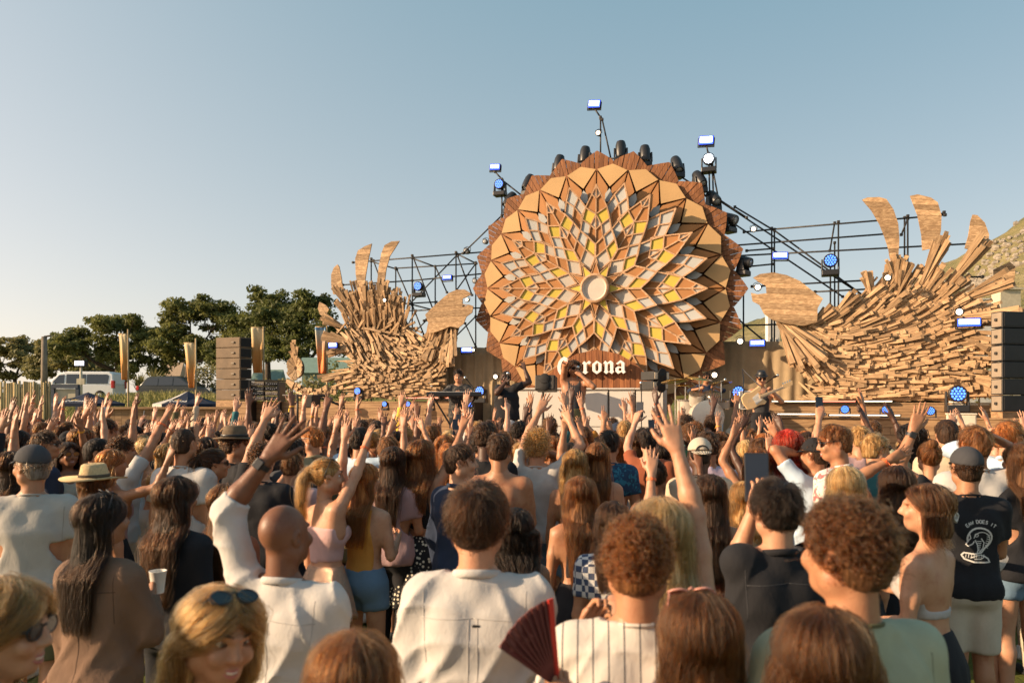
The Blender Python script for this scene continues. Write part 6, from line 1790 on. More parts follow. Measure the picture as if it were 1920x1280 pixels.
def hair_strands(P, style, n, rng, zend=1.28, rad=.0011):
    """polylines combed over the scalp"""
    hp = P.hp; out = []
    m = {'curly': 12, 'bigcurly': 12, 'longcurly': 22, 'long': 15, 'wavy': 18, 'bob': 11, 'pony': 9, 'bun': 9, 'mid': 9, 'short': 7, 'fade': 6, 'buzz': 3, 'under_cap': 8}[style]
    C = V3(0, -.008, 1.663); A = V3(.0755, .095, .091)
    th0 = {'short': .013, 'mid': .013, 'curly': .016, 'bigcurly': .034, 'long': .013, 'wavy': .02, 'pony': .007, 'bun': .007, 'bob': .016, 'longcurly': .028, 'fade': .008, 'buzz': .002, 'under_cap': .01}[style]
    yawM = P.HR
    while len(out) < n:
        u = rng.normal(size=3); u /= np.linalg.norm(u)
        p = C + u * A
        zc = p[2]
        hl = (p[1] - .015) - 1.0 * (zc - 1.628)
        if hl > 0 or zc < 1.585: continue
        if style in ('curly', 'bigcurly', 'under_cap'):
            # a loose helix standing off the scalp
            if style == 'under_cap' and zc > 1.66: continue
            nrm = unit(u / A); t1 = unit(np.cross(nrm, V3(.3, .2, 1) + rng.normal(size=3) * .4)); t2 = np.cross(nrm, t1)
            rr = rng.uniform(.005, .011); ln = th0 * rng.uniform(.8, 1.7); ph = rng.uniform(0, 6.28); tw = rng.uniform(6, 10)
            dr = unit(nrm + V3(0, -.1, -.35) * rng.uniform(.3, 1.2) + rng.normal(size=3) * .25)
            pts = []
            for j in range(m):
                t = j / (m - 1)
                q = p + dr * ln * 1.25 * t + (t1 * math.cos(ph + tw * t) + t2 * math.sin(ph + tw * t)) * rr * min(1, t * 3)
                pts.append(hp(q))
            out.append(pts); continue
        pts = []
        if style in ('short', 'mid', 'fade', 'buzz'):
            ln = {'short': .05, 'mid': .085, 'fade': .035, 'buzz': .008}[style] * rng.uniform(.7, 1.2)
            crown = V3(0.01, -.045, 1.0)
            d = unit(u - unit(V3(.01, -.05, .09)) * .0); away = unit(u - V3(.08, -.42, .9)); tang = unit(away - u * (away @ u) + rng.normal(size=3) * .22)
            lift = th0 * rng.uniform(.5, 1.15)
            for j in range(m):
                t = j / (m - 1)
                q = unit(u + tang * t * ln / .09) ; tt = min(1, t * 2.2)
                pts.append(hp(C + q * (A + lift * tt + (.003 * t))))
            out.append(pts); continue
        if style in ('pony', 'bun'):
            gather = V3(0, -.112, 1.69) if style == 'pony' else V3(0, -.07, 1.735)
            for j in range(m):
                t = j / (m - 1)
                q = unit(u * (1 - t) + unit((gather - C) / A) * t + V3(0, 0, 0))
                pts.append(hp(C + q * (A + th0 + .002)))
            if style == 'pony':
                a = hp((0, -.112, 1.69)); b = hp((0, -.155, 1.62)); c = b + V3(0, -.015, -.14); e = c + V3(0, .02, -.13 * rng.uniform(.8, 1.2))
                off = rng.normal(size=3) * .016
                pts += [a + off * .4, (a + b) / 2 + off * .9, b + off * 1.2, (b + c) / 2 + off * 1.3, c + off * 1.1, (c + e) / 2 + off * .9, e + off * .6]
            out.append(pts); continue
        # long, wavy, bob: comb down the head then fall
        side = u[0]
        ze = (1.50 if style == 'bob' else zend) + rng.uniform(-.05, .05)
        th = math.atan2(u[0], -u[1])       # 0 at the back
        thf = max(-1.75, min(1.75, th * .92)) if style == 'bob' else max(-1.5, min(1.5, th * .85))
        zs = np.linspace(p[2], ze, m)
        wav = {'wavy': .011, 'longcurly': .018}.get(style, .0025); ph = rng.uniform(0, 6.28); fr = rng.uniform(28, 42)
        lift = th0 * rng.uniform(.75, 1.2)
        for j, z in enumerate(zs):
            t = j / (m - 1)
            if z > 1.62:
                c = math.sqrt(max(0.0, 1 - ((z - C[2]) / (A[2] + .0)) ** 2)); c = max(c, math.hypot(u[0], u[1]) if j == 0 else c)
                r_x, r_y = (A[0] + lift) * min(1, c + .02), (A[1] + lift) * min(1, c + .02)
                tt = th + (thf - th) * min(1.0, t * 3.5)
                q = V3(math.sin(tt) * r_x, -.008 - math.cos(tt) * r_y, z + (lift if j else 0) * max(0, 1 - c))
                q = hp(q)
            else:
                f = min(1, (1.62 - z) / .2)
                w = {'long': .092, 'wavy': .108, 'longcurly': .13, 'bob': .098}[style] * (1 - .22 * max(0, (1.45 - z) / .2))
                d0 = {'long': .082, 'wavy': .09, 'longcurly': .11, 'bob': .092}[style]
                x = math.sin(thf) * w; y = -.008 - math.cos(thf) * d0 * (1 - .35 * f)
                q = hp((x, y, max(z, 1.5)))
                if z < 1.5:
                    fb = min(1, (1.5 - z) / .1)
                    q = q + V3(0, 0, z - 1.5)
                    yb = -.128 - .028 * math.cos(thf) * (1 if abs(x) < .1 else .6)
                    q[1] = q[1] * (1 - fb) + min(q[1], yb) * fb
            q = q + V3(math.sin(fr * z + ph), math.cos(fr * z * .9 + ph), 0) * wav * min(1, t * 2)
            pts.append(q)
        out.append(pts)
    return out
def strands_object(name, lines, rad, mat, parent, kids=6, spread=.005, rng=None):
    """guide lines plus finer hairs clumped round each guide"""
    rng = rng or np.random.default_rng(1)
    n = max(len(l) for l in lines)
    G = np.array([np.asarray(l, float) if len(l) == n else np.asarray([l[min(len(l) - 1, int(round(i * (len(l) - 1) / (n - 1))))] for i in range(n)]) for l in lines])
    m = len(G)
    t = np.linspace(0, 1, n)[None, :, None]
    off = rng.normal(size=(m * kids, 1, 3)) * spread
    frizz = rng.normal(size=(m * kids, n, 3)) * spread * .10
    K = np.repeat(G, kids, 0) + off * (.75 + .25 * np.sin(3.0 * t)) + np.cumsum(frizz, 1) * .5
    fly = rng.random(m * kids) < .07
    K[fly] += np.cumsum(rng.normal(size=(int(fly.sum()), n, 3)) * .0045, 1)
    co = K.astype(np.float32)
    hc = bpy.data.hair_curves.new(name)
    hc.add_curves([n] * len(co))
    hc.attributes['position'].data.foreach_set('vector', np.ascontiguousarray(co).ravel())
    ra = hc.attributes.get('radius') or hc.attributes.new('radius', 'FLOAT', 'POINT')
    ra.data.foreach_set('value', (rad * (rng.uniform(.55, 1.0, len(co)) + (rng.random(len(co)) < .2) * rng.uniform(.4, 1.2, len(co)))[:, None] * np.linspace(1, .3, n)[None, :]).ravel().astype(np.float32))
    hc.materials.append(mat)
    return link(bpy.data.objects.new(name, hc), parent)
def np_obj(name, VQ, mat, parent, smooth=True, fmat=None):
    mats = mat if isinstance(mat, (list, tuple)) else [mat]
    return link(bpy.data.objects.new(name, mesh_np(name, VQ[0], VQ[1], mats, smooth, fmat)), parent)

# ---- things people wear
def Mh(P): 
    m = Matrix([list(P.HR[i]) for i in range(3)]); return m
def head_mb(P, fn):
    """build with MB in the head frame and carry it over to the posed head"""
    mb = MB(); fn(mb)
    for i, v in enumerate(mb.v): mb.v[i] = Vector(P.hp((v.x, v.y, v.z)))
    return mb
def add_cap(root, P, mat, brim=1, back=False):
    S = SDF(.009); hp = P.hp
    S.ell(hp((0, -.006, 1.672)), (.089, .108, .098), .01, P.HR)
    inv = P.HR.T
    def cut(X, Y, Z):
        x, y, z = X - NECK_P[0], Y - NECK_P[1], Z - NECK_P[2]
        yy = inv[1, 0] * x + inv[1, 1] * y + inv[1, 2] * z + NECK_P[1]; zz = inv[2, 0] * x + inv[2, 1] * y + inv[2, 2] * z + NECK_P[2]
        return 1.672 - .22 * (yy if not back else -yy) * -1 - zz if False else (1.668 + (.10 * yy if not back else -.10 * yy)) - zz
    S.keep(cut)
    o = np_obj('cap', S.mesh(), mat, root)
    s = -1 if back else 1
    def f(mb):
        rows = []
        for j, (yo, dr, wd) in enumerate(((.08, 0, .078), (.12, -.004, .074), (.155, -.012, .058), (.172, -.02, .03))):
            rows.append([Vector((wd * math.sin(a), s * (yo + .0 - (1 - math.cos(a)) * .045) - .004, 1.675 + dr - .012 * (1 - math.cos(a)))) for a in np.linspace(-1.25, 1.25, 9)])
        for r0, r1 in zip(rows, rows[1:]):
            for i in range(8): mb.prism([r0[i], r0[i + 1], r1[i + 1], r1[i]], (0, 0, -.004))
    head_mb(P, f).build('peak', mat, o, True)
    if back:
        def g(mb):
            mb.tube([(.045 * math.cos(a), -.112 + .004, 1.672 + .04 * math.sin(a)) for a in np.linspace(0, math.pi, 9)], .006, 6)
        head_mb(P, g).build('strap', BLACKP, o, True)
    return o
def add_brim_hat(root, P, mat, band, brim=.12, crown=.105, tilt=0, pinch=True, cr=.088):
    def f(mb):
        prof = [(cr + .004, 1.690), (cr + .006, 1.693), (brim + cr - .02, 1.686), (brim + cr - .016, 1.692), (cr + .008, 1.704), (cr + .002, 1.708), (cr - .004, 1.74), (cr - .014, 1.69 + crown - .012), (cr - .03, 1.69 + crown), (cr * .4, 1.69 + crown - (.016 if pinch else -.004)), (.004, 1.69 + crown - (.02 if pinch else -.006))]
        mb.lathe([(r, z) for r, z in prof], (0, -.006, 0), 28)
        for i, v in enumerate(mb.v):
            v.y = v.y * 1.2
            rr = math.hypot(v.x, v.y)
            if rr > cr * 1.25 and v.z < 1.71: v.z += .22 * (abs(v.x) / .2) ** 2 * .1 - .05 * (v.y / .2) * .15
            if pinch and v.z > 1.75: v.x *= 1 - .22 * max(0, v.y / .1)
    o = head_mb(P, f).build('hat', mat, root, True)
    def g(mb):
        mb.lathe([(cr + .003, 1.709), (cr + .004, 1.73), (cr + .002, 1.731)], (0, -.006, 0), 28)
        for v in mb.v: v.y *= 1.2
    head_mb(P, g).build('hat_band', band, o, True)
    return o
def add_sunglasses(root, P, up=0.0, back=0.0, mat=None, frame=None):
    """up/back move them from the nose onto the top of the head"""
    mat = mat or LENS; frame = frame or BLACKP
    def fr(mb):
        for sx in (-1, 1):
            mb.tube([(sx * (.034 + .027 * math.cos(a)), .104 - .006 * abs(math.cos(a)) * (1 if sx * math.cos(a) > 0 else 0), 1.645 + .021 * math.sin(a)) for a in np.linspace(0, 2 * math.pi, 17)], .0028, 6, False)
            mb.tube([(sx * .061, .098, 1.65), (sx * .08, .05, 1.655), (sx * .083, -.01, 1.655), (sx * .082, -.03, 1.64)], .0028, 5)
        mb.tube([(-.008, .106, 1.652), (0, .110, 1.655), (.008, .106, 1.652)], .0028, 5)
    def le(mb):
        for sx in (-1, 1):
            mb.poly([(sx * (.034 + .026 * math.cos(a)) , .1045, 1.645 + .020 * math.sin(a)) for a in np.linspace(0, 2 * math.pi, 17)[:-1]])
    def shift(f):
        def g(mb):
            f(mb)
            if up or back:
                M = Matrix.Rotation(R(-up), 3, 'X')      # swing up over the forehead
                pv = Vector((0, -.01, 1.655))
                for i, v in enumerate(mb.v): mb.v[i] = pv + (Matrix.Rotation(R(up), 3, 'X') @ (v - pv)) * 1.06 + Vector((0, back, 0))
        return g
    o = head_mb(P, shift(fr)).build('sunglasses', frame, root, True)
    head_mb(P, shift(le)).build('lens', mat, o)
    return o
def add_face(root, P, smile=False):
    """eyes, brows and lips"""
    for sx in (-1, 1):
        def eye(mb):
            mb.lathe([(.0005, -.0125), (.006, -.011), (.0105, -.006), (.0122, 0), (.0105, .006), (.006, .011), (.0005, .0125)], (sx * .032, .0735, 1.6445), 12)
            for v in mb.v: v.z = 1.6445 + (v.z - 1.6445) * .72
        e = head_mb(P, eye).build('eye', EYEW, root, True)
        def iris(mb): mb.lathe([(.0004, .0005), (.0055, 0), (.006, -.002), (.002, -.003)], (sx * .032, .0848, 1.6445), 10, Matrix.Rotation(R(-90), 3, 'X'))
        head_mb(P, iris).build('iris', EYEI, e, True)
        def brow(mb): mb.tube([(sx * .014, .1055, 1.668), (sx * .03, .102, 1.6735), (sx * .048, .09, 1.668)], [.0025, .0034, .0015], 6)
        head_mb(P, brow).build('eyebrow', hair_m('dark_brown'), root, True)
    def lips(mb):
        w = .029 if smile else .022; dz = .006 if smile else 0
        mb.tube([(-w, .085, 1.574 + dz), (-.012, .1005, 1.5785), (0, .1035, 1.577), (.012, .1005, 1.5785), (w, .085, 1.574 + dz)], [.001, .0038, .0034, .0038, .001], 6)
        mb.tube([(-w, .085, 1.574 + dz), (-.012, .099, 1.5665 - (.004 if smile else 0)), (0, .1015, 1.565 - (.005 if smile else 0)), (.012, .099, 1.5665 - (.004 if smile else 0)), (w, .085, 1.574 + dz)], [.001, .0042, .005, .0042, .001], 6)
    head_mb(P, lips).build('lips', LIP, root, True)
    if smile:
        def te(mb): mb.tube([(-.024, .0855, 1.578), (-.011, .0985, 1.5735), (0, .101, 1.5722), (.011, .0985, 1.5735), (.024, .0855, 1.578)], [.002, .0042, .0046, .0042, .002], 6)
        head_mb(P, te).build('teeth', TEETH, root, True)
def add_wristband(root, P, sx, mat, tail=True, w=.008):
    a = P.arms[sx]; d = a['fd']; c = a['wr'] - d * .035
    mb = MB(); x = unit(np.cross(d, V3(.3, .2, .9))); y = np.cross(d, x); r = .033 if not P.fem else .029
    ring = lambda o: [Vector(c + d * o + (x * math.cos(t) + y * math.sin(t)) * r) for t in np.linspace(0, 2 * math.pi, 15)[:-1]]
    A, B = ring(-w), ring(w)
    for i in range(14): mb.quad(A[i], A[(i + 1) % 14], B[(i + 1) % 14], B[i])
    if tail:
        s = Vector(c + x * r); mb.prism([s, s + Vector((0, 0, .008)), s + Vector(x) * .05 + Vector((0, 0, -.02)), s + Vector(x) * .05 + Vector((0, 0, -.034))], (0, .002, 0))
    return mb.build('wristband', mat, root, True)
def add_watch(root, P, sx):
    o = add_wristband(root, P, sx, BLACKP, False, .011); o.name = 'watch'
    a = P.arms[sx]; d = a['fd']; n = unit(a['palm'] - d * (a['palm'] @ d))
    mb = MB(); c = a['wr'] - d * .035 - n * .032
    Mx = Matrix([list(v) for v in np.stack([d, np.cross(n, d), n], 1)])
    mb.box(c, (.04, .036, .012), Mx); f = mb.build('watch_case', BLACKP, o, False, .003)
    return o

SMESH = {}
def make_person(spec):
    """spec: P (pose), skin, hair(style,colour), top(kind,cloth), bottom(kind,cloth), extras"""
    P = spec['P']; det = spec.get('det', 1.0); seed = spec.get('seed', 0.0)
    rng = np.random.default_rng(int(seed * 1000) + 7)
    root = bpy.data.objects.new('person', None); link(root)
    root.empty_display_size = .1
    b = np_obj('body', body_mesh(P, (.027 if spec.get('top') else .015) * det, .006 * det ** .6 * (1.25 if det > 1 else 1), (.0068 if det < 1 else .0085) * det if not spec.get('face') else min(.0075 * det, .0085), (.0145 if det < 1 else .0165) * det), skin_m(spec['skin']), root)
    if spec.get('top'):
        kind, cl = spec['top']
        nm = {'tee': 'tshirt', 'shirt': 'shirt', 'jersey': 'jersey', 'jacket': 'jacket', 'polo': 'polo_shirt', 'tank': 'tank_top', 'crop': 'crop_top', 'tube': 'tube_top', 'halter': 'halter_top', 'dress': 'dress', 'longtee': 'long_sleeve_top', 'vest': 'vest'}[kind]
        np_obj(nm, top_mesh(P, kind, (.011 if det < .9 else .0145) * det, seed), cloth_m(cl), root)
        if kind in ('tee', 'shirt', 'polo', 'jersey', 'longtee', 'jacket') and det < 1.45:
            rr, tk = (.060, .0045) if kind in ('tee', 'jersey', 'longtee') else (.063, .010)
            if not P.fem: rr += .009
            m_ = MB(); ring = [(rr * math.sin(t), -.012 + rr * 1.02 * math.cos(t) * (1.0 if math.cos(t) < 0 else 1.15), 1.468 + .012 * (-math.cos(t)) - (.03 if math.cos(t) > 0 else 0) * math.cos(t)) for t in np.linspace(0, 2 * math.pi, 29)]
            m_.tube(ring, tk, 8, False)
            for v in m_.v: v.z = 1.468 + (v.z - 1.468) * (1.5 if tk > .006 else 1.2)
            m_.build('collar', cloth_m(cl) if spec.get('collar') is None else cloth_m(spec['collar']), root, True)
    kind, cl = spec.get('bottom', ('trousers', 'dark_denim'))
    nm = {'trousers': 'trousers', 'shorts': 'shorts', 'mini': 'shorts', 'leggings': 'leggings', 'skirt': 'skirt', 'miniskirt': 'skirt', 'maxi': 'skirt'}[kind]
    np_obj(nm, bottom_mesh(P, kind, .021 * det, seed), cloth_m(cl) if cl != 'sequin' else SEQUIN, root)
    np_obj('shoes', shoe_mesh(P, .02 * det), SHOE_W if spec.get('shoe', 'w') == 'w' else SHOE_B, root)
    if spec.get('hair'):
        st, hc = spec['hair'][:2]; ze = spec['hair'][2] if len(spec['hair']) > 2 else 1.28
        h = np_obj('hair', hair_base(P, st, (.011 if det <= 1 else .013), seed, ze, 0.0, spec.get('strands', 0) > 600), hair_m(hc), root)
        ns = spec.get('strands', 0)
        if ns:
            kd = spec.get('kids', 6); strands_object('hair_strands', hair_strands(P, st, max(60, ns // (5 if det >= .9 or 'curly' in st else 2)), rng, ze), spec.get('srad', .0013), strand_m(hc), h, kd, {'curly': .0017, 'bigcurly': .0022, 'under_cap': .002, 'longcurly': .004, 'buzz': .004}.get(st, .0055 if det >= .9 else .009), rng)
    if spec.get('face'): add_face(root, P, spec['face'] == 'smile')
    for fn in spec.get('extra', ()): fn(root, P)
    return root
# ------------------------------------------------------------------ the people that stand out, one by one
HEROES = []; HERO_ROOTS = []
def hero(px, py, s, fem, skin, hair, top, bottom, label, yaw=0, head=(0, 0, 0), L='down', Rr='down', hat=0.0, bulk=1.0, extra=(), face=None, strands=None, srad=None, det=None, shoe='w', z0=0.0, legs='stand', cat='person', group='festival crowd', rolled=False, exact=False, collar=None):
    if group == 'festival crowd' and not exact: s *= .93 if py > 1050 else .86 if s >= 280 else .92
    d = FPX / s
    H = CH - (py - HOR) / s - z0
    if hair and not hat: hat = {'curly': .022, 'bigcurly': .035, 'mid': .012, 'wavy': .014, 'longcurly': .02, 'bob': .012, 'bun': .045}.get(hair[0], .008)
    k = H / (1.75 + hat)
    loc = Vector(((px - 960) / s, d, z0))
    ry = R(yaw)
    def arm(a, sx):
        if isinstance(a, str): return {'pose': a}
        if isinstance(a, dict):
            a = dict(a)
        wx, wy, dy = a['w']
        t = at(wx, wy, d + dy) - loc
        t = Matrix.Rotation(-ry, 3, 'Z') @ t / k
        r_ = {'target': tuple(t), 'hand': a.get('hand', 'open')}
        for q in ('pole', 'palm', 'hd'):
            if q in a: r_[q] = tuple(Matrix.Rotation(-ry, 3, 'Z') @ Vector(a[q])) if q != 'pole' or a.get('wpole') else a[q]
        return r_
    P = Pose(fem, {-1: arm(L, -1), 1: arm(Rr, 1)}, head, bulk, legs)
    if rolled: P.rolled = True
    if det is None: det = .88 if s > 480 else (1.15 if s > 280 else 1.4)
    if strands is None: strands = (0 if not hair else int({'curly': 3200, 'bigcurly': 4200, 'long': 2300, 'wavy': 2300, 'longcurly': 2000, 'bob': 1900, 'mid': 2000, 'short': 1600, 'pony': 1200, 'bun': 1000, 'fade': 1100, 'buzz': 700, 'under_cap': 1000}[hair[0]] * (1.25 if s > 550 else (.8 if s > 300 else .45))))
    spec = dict(P=P, skin=skin, hair=hair, top=top, bottom=bottom, strands=strands, kids=14 if s > 480 else 8, srad=srad or (.0006 if s > 480 else .0009 if s > 270 else .0013), face=face, extra=extra, det=det, collar=collar, seed=(px * .017 + py * .003) % 6.0, shoe=shoe)
    r = make_person(spec)
    r.location = loc; r.rotation_euler = (0, 0, ry); r.scale = (k, k, k)
    tag(r, label, cat, group)
    r['at'] = (loc.x, loc.y)
    HEROES.append((loc.x, loc.y)); HERO_ROOTS.append(r)
    return r, P, k
def w(x, y, dy=.12, **kw): return dict(w=(x, y, dy), **kw)
ob = lambda sx, m=BAND_OR: (lambda r, p: add_wristband(r, p, sx, m))
wt = lambda sx: (lambda r, p: add_watch(r, p, sx))
capx = lambda c, back=False: (lambda r, p: add_cap(r, p, cloth_m(c), back=back))
def hand_point(root, P, k, sx, f=.075):
    """world position of what a hand holds, with the hand's direction and palm"""
    a = P.arms[sx]; d = unit(a['hd']); n = unit(a['palm'] - d * (a['palm'] @ d))
    p = a['wr'] + d * f + n * .03
    M = Matrix.Translation(root.location) @ Matrix.Rotation(root.rotation_euler[2], 4, 'Z') @ Matrix.Scale(k, 4)
    return M @ Vector(p), (M.to_3x3() @ Vector(d)).normalized(), (M.to_3x3() @ Vector(n)).normalized()
CUPW = mat_plain('paper_cup', (.72, .69, .64), .6, 0, .04)
def cup(p, label, k=1.0, tilt=0.0):
    root = empty('paper_cup', p, 0, label, 'cup', 'white paper cups'); root.rotation_euler = (R(tilt), 0, 0)
    m_ = MB(); m_.lathe([(.027 * k, -.05 * k), (.028 * k, -.05 * k), (.04 * k, .055 * k), (.042 * k, .057 * k), (.042 * k, .06 * k), (.039 * k, .06 * k), (.037 * k, .05 * k), (.026 * k, -.046 * k), (.001, -.046 * k)], (0, 0, 0), 20); o = m_.build('cup_body', CUPW, root); auto_smooth(o, 50)
    m_ = MB(); m_.lathe([(.001, .03 * k), (.0345 * k, .03 * k), (.0345 * k, .028 * k)], (0, 0, 0), 20); m_.build('drink', mat_plain('beer', (.5, .3, .06), .1), root)
SCREEN = mat_emit('phone_screen', (.008, .012, .02), .4)
def phone(p, yaw, tilt, label, k=1.0):
    root = empty('phone', p, R(yaw), label, 'phone', 'phones held up in the crowd'); root.rotation_euler = (R(tilt), 0, R(yaw))
    m_ = MB(); m_.box((0, 0, 0), (.074 * k, .009, .152 * k)); m_.build('phone_body', BLACKP, root, False, .004)
    m_ = MB(); m_.box((0, -.0055, 0), (.067 * k, .002, .142 * k)); m_.build('screen', SCREEN, root)

# ---- nearest row, cut by the lower picture edge
hero(-8, 1080, 900, True, 'fair', ('wavy', 'blond', 1.3), ('tee', 'black'), ('trousers', 'black'), 'fair haired woman in dark sunglasses whose face is cut by the left picture edge', yaw=-72, head=(-14, -4, 0), extra=[lambda r, p: add_sunglasses(r, p)], face='smile')
hero(400, 1098, 840, True, 'tan', ('wavy', 'blond', 1.3), ('tank', 'black'), ('trousers', 'black'), 'smiling woman with sunglasses pushed into her blond hair', yaw=-92, head=(-44, -8, -6), extra=[lambda r, p: add_sunglasses(r, p, 62, -.012)], face='smile')
hero(660, 1188, 1000, True, 'fair', ('long', 'chestnut', 1.3), ('tee', 'white'), ('trousers', 'denim'), 'glossy light brown head of hair at the lower edge, in front of the bald man', yaw=8)
rw, Pw, kw_ = hero(1310, 1112, 850, True, 'tan', ('long', 'brown', 1.25), ('tee', 'rust'), ('trousers', 'denim'), 'woman with pink rimmed sunglasses on her brown hair, in front of the striped jersey', yaw=10, L=w(1052, 1345, .02, hand='grip', pole=(-.6, -.2, -1)), extra=[lambda r, p: add_sunglasses(r, p, 58, -.01, mat_glass('pink_lens', (.25, .1, .08), .1), mat_plain('pink_frame', (.6, .28, .22), .25))])
hero(1545, 1138, 950, True, 'fair', ('wavy', 'brown', 1.3), ('tee', 'black'), ('trousers', 'black'), 'wavy brown head of hair with blond glints at the lower edge', yaw=-12)
hero(1590, 930, 900, False, 'tan', ('curly', 'brown'), ('tee', 'sage'), ('shorts', 'beige'), 'man with short brown curls in a sage green t-shirt, nearest of all', yaw=12, head=(14, 0, 0), bulk=1.05, strands=5200, collar='olive_green')
hero(1195, 962, 810, False, 'tan', ('curly', 'chestnut'), ('jersey', 'cloth_pinstripe'), ('shorts', 'navy'), 'curly haired man in a white pinstriped jersey', yaw=-6, head=(-6, 0, 0), L='mouth', strands=5200, extra=[ob(-1), wt(-1)])
hero(895, 907, 670, False, 'fair', ('mid', 'dark_brown'), ('shirt', 'white'), ('trousers', 'navy'), 'man with floppy dark brown hair in a white linen shirt seen from behind', yaw=-4, head=(-6, 0, 0), bulk=1.06, strands=4200)
hero(535, 946, 620, False, 'brown', None, ('shirt', 'white'), ('trousers', 'navy'), 'bald man in a white shirt with one arm raised and a black watch', yaw=-14, head=(-16, 4, 0), rolled=True, L=w(503, 858, .06, hand='spread', pole=(-1, -.3, -.2), palm=(.35, 1, 0)), bulk=1.05, extra=[wt(-1), ob(1)])

# ---- second row
hero(62, 832, 372, False, 'tan', ('under_cap', 'grey'), ('tee', 'light_grey'), ('shorts', 'olive_green'), 'heavy set man in a grey cap and pale grey t-shirt at the left edge', yaw=14, head=(52, 0, 0), hat=.02, bulk=1.22, extra=[capx('charcoal')])
rj, Pj, kj = hero(190, 924, 520, True, 'olive', ('long', 'black', 1.2), ('jacket', 'suede'), ('trousers', 'denim'), 'woman with long black hair in a brown suede jacket holding a white cup', yaw=-16, head=(-20, 0, 0), Rr=w(284, 1118, .16, hand='grip', pole=(.6, -.4, -1)), extra=[lambda r, p: add_sunglasses(r, p, 66, -.02)])
hero(178, 868, 345, True, 'tan', ('long', 'brown', 1.35), ('tube', 'cream'), ('skirt', 'olive_green'), 'bare shouldered woman under a wide straw hat', yaw=-12, hat=.055, extra=[lambda r, p: add_brim_hat(r, p, STRAW, BARK, .125, .115)])
hero(330, 890, 430, True, 'tan', ('wavy', 'dark_brown', 1.12), ('longtee', 'black'), ('trousers', 'black'), 'woman with very long dark hair and a black top', yaw=-18, head=(-10, 0, 0))
hero(425, 905, 405, True, 'fair', ('long', 'brown', 1.15), ('longtee', 'rust'), ('trousers', 'dark_denim'), 'woman with long brown hair in a rust coloured top beside the bald man', yaw=-20, head=(-12, 0, 0))
hero(345, 802, 268, False, 'tan', ('buzz', 'dark_brown'), ('tee', 'white'), ('shorts', 'navy'), 'broad man with cropped hair in a plain white t-shirt', yaw=-10, bulk=1.12, extra=[])
hero(228, 817, 245, False, 'tan', ('curly', 'dark_brown'), ('tee', 'white'), ('shorts', 'beige'), 'man with tight dark curls in a white t-shirt raising his right arm', yaw=-38, head=(-20, 0, 0), Rr=w(307, 788, .15, pole=(1, .3, -.2)), extra=[ob(1)])
hero(182, 823, 240, False, 'tan', ('fade', 'black'), ('tee', 'white'), ('shorts', 'navy'), 'man with a dark fade haircut in a white t-shirt, behind the straw hat', yaw=-40, head=(-25, 0, 0))
hero(85, 808, 235, False, 'tan', ('short', 'dark_brown'), ('tee', 'navy'), ('trousers', 'black'), 'man in sunglasses and a navy t-shirt looking right, behind the grey cap', yaw=-45, head=(-25, 0, 0), extra=[lambda r, p: add_sunglasses(r, p)], face='calm')
hero(128, 828, 225, True, 'olive', ('long', 'black', 1.3), ('tank', 'cream'), ('mini', 'denim'), 'dark haired woman in round sunglasses turned towards the camera', yaw=-130, head=(0, 0, 0), L=w(150, 782, -.1, hand='open', pole=(-1, -.2, -.4)), extra=[lambda r, p: add_sunglasses(r, p, 0, 0, mat_glass('amber_lens', (.3, .12, .03), .1)), ob(-1, BAND_YE)], face='smile')
hero(442, 797, 240, False, 'tan', ('short', 'dark_brown'), ('shirt', 'black'), ('trousers', 'black'), 'man in a brown felt fedora and black shirt looking right', yaw=-50, head=(-20, 0, 0), hat=.055, extra=[lambda r, p: add_brim_hat(r, p, FELT, BLACKP, .075, .115)])
hero(402, 842, 285, True, 'tan', ('pony', 'dark_brown'), ('tank', 'light_grey'), ('mini', 'denim'), 'woman with a dark ponytail and grey strappy top', yaw=-35, head=(-30, 0, 0), extra=[lambda r, p: add_sunglasses(r, p)])
hero(492, 828, 300, False, 'fair', ('curly', 'dark_brown'), ('tee', 'black'), ('shorts', 'navy'), 'curly haired man in black stretching a pale arm high with fingers spread', yaw=-8, L=w(500, 778, .22, hand='spread', pole=(-1, -.1, -.8), palm=(.2, 1, 0)))
hero(548, 848, 262, False, 'fair', ('short', 'brown'), ('tee', 'pink'), ('shorts', 'navy'), 'man in a pale pink t-shirt behind the bald man', yaw=-6, L='phone')
hero(612, 860, 345, True, 'fair', ('pony', 'blond'), ('tube', 'pink'), ('miniskirt', 'sequin'), 'blond ponytailed woman in a pink tube top and sequin fringe skirt, arm raised', yaw=-42, head=(-24, 0, 0), Rr=w(697, 806, .18, hand='open', pole=(1, .2, -.4)), face='calm', extra=[ob(1), lambda r, p: add_sunglasses(r, p, 66, -.02)])
hero(683, 867, 335, True, 'fair', ('long', 'ginger', 1.22), ('tank', 'mustard'), ('mini', 'denim'), 'woman with long coppery hair in a mustard tank top and denim shorts', yaw=-20, head=(-14, 0, 0), L='up', Rr='hold')
hero(737, 836, 295, True, 'tan', ('long', 'dark_brown', 1.2), ('tee', 'mauve'), ('trousers', 'black'), 'tall woman with long dark hair in a mauve t-shirt', yaw=-12, Rr='hold')
hero(790, 822, 272, True, 'tan', ('wavy', 'chestnut', 1.25), ('crop', 'black'), ('skirt', 'cloth_polka'), 'woman with wavy chestnut hair, black top and white dotted black skirt', yaw=-18, Rr=w(868, 800, .2, hand='spread', pole=(1, .2, -.3)), L='hip')
hero(862, 832, 325, False, 'fair', ('mid', 'dark_brown'), ('shirt', 'navy'), ('trousers', 'black'), 'man with swept back dark hair in a loose navy shirt looking right', yaw=-42, head=(-42, 0, 0), bulk=1.05, face='calm')
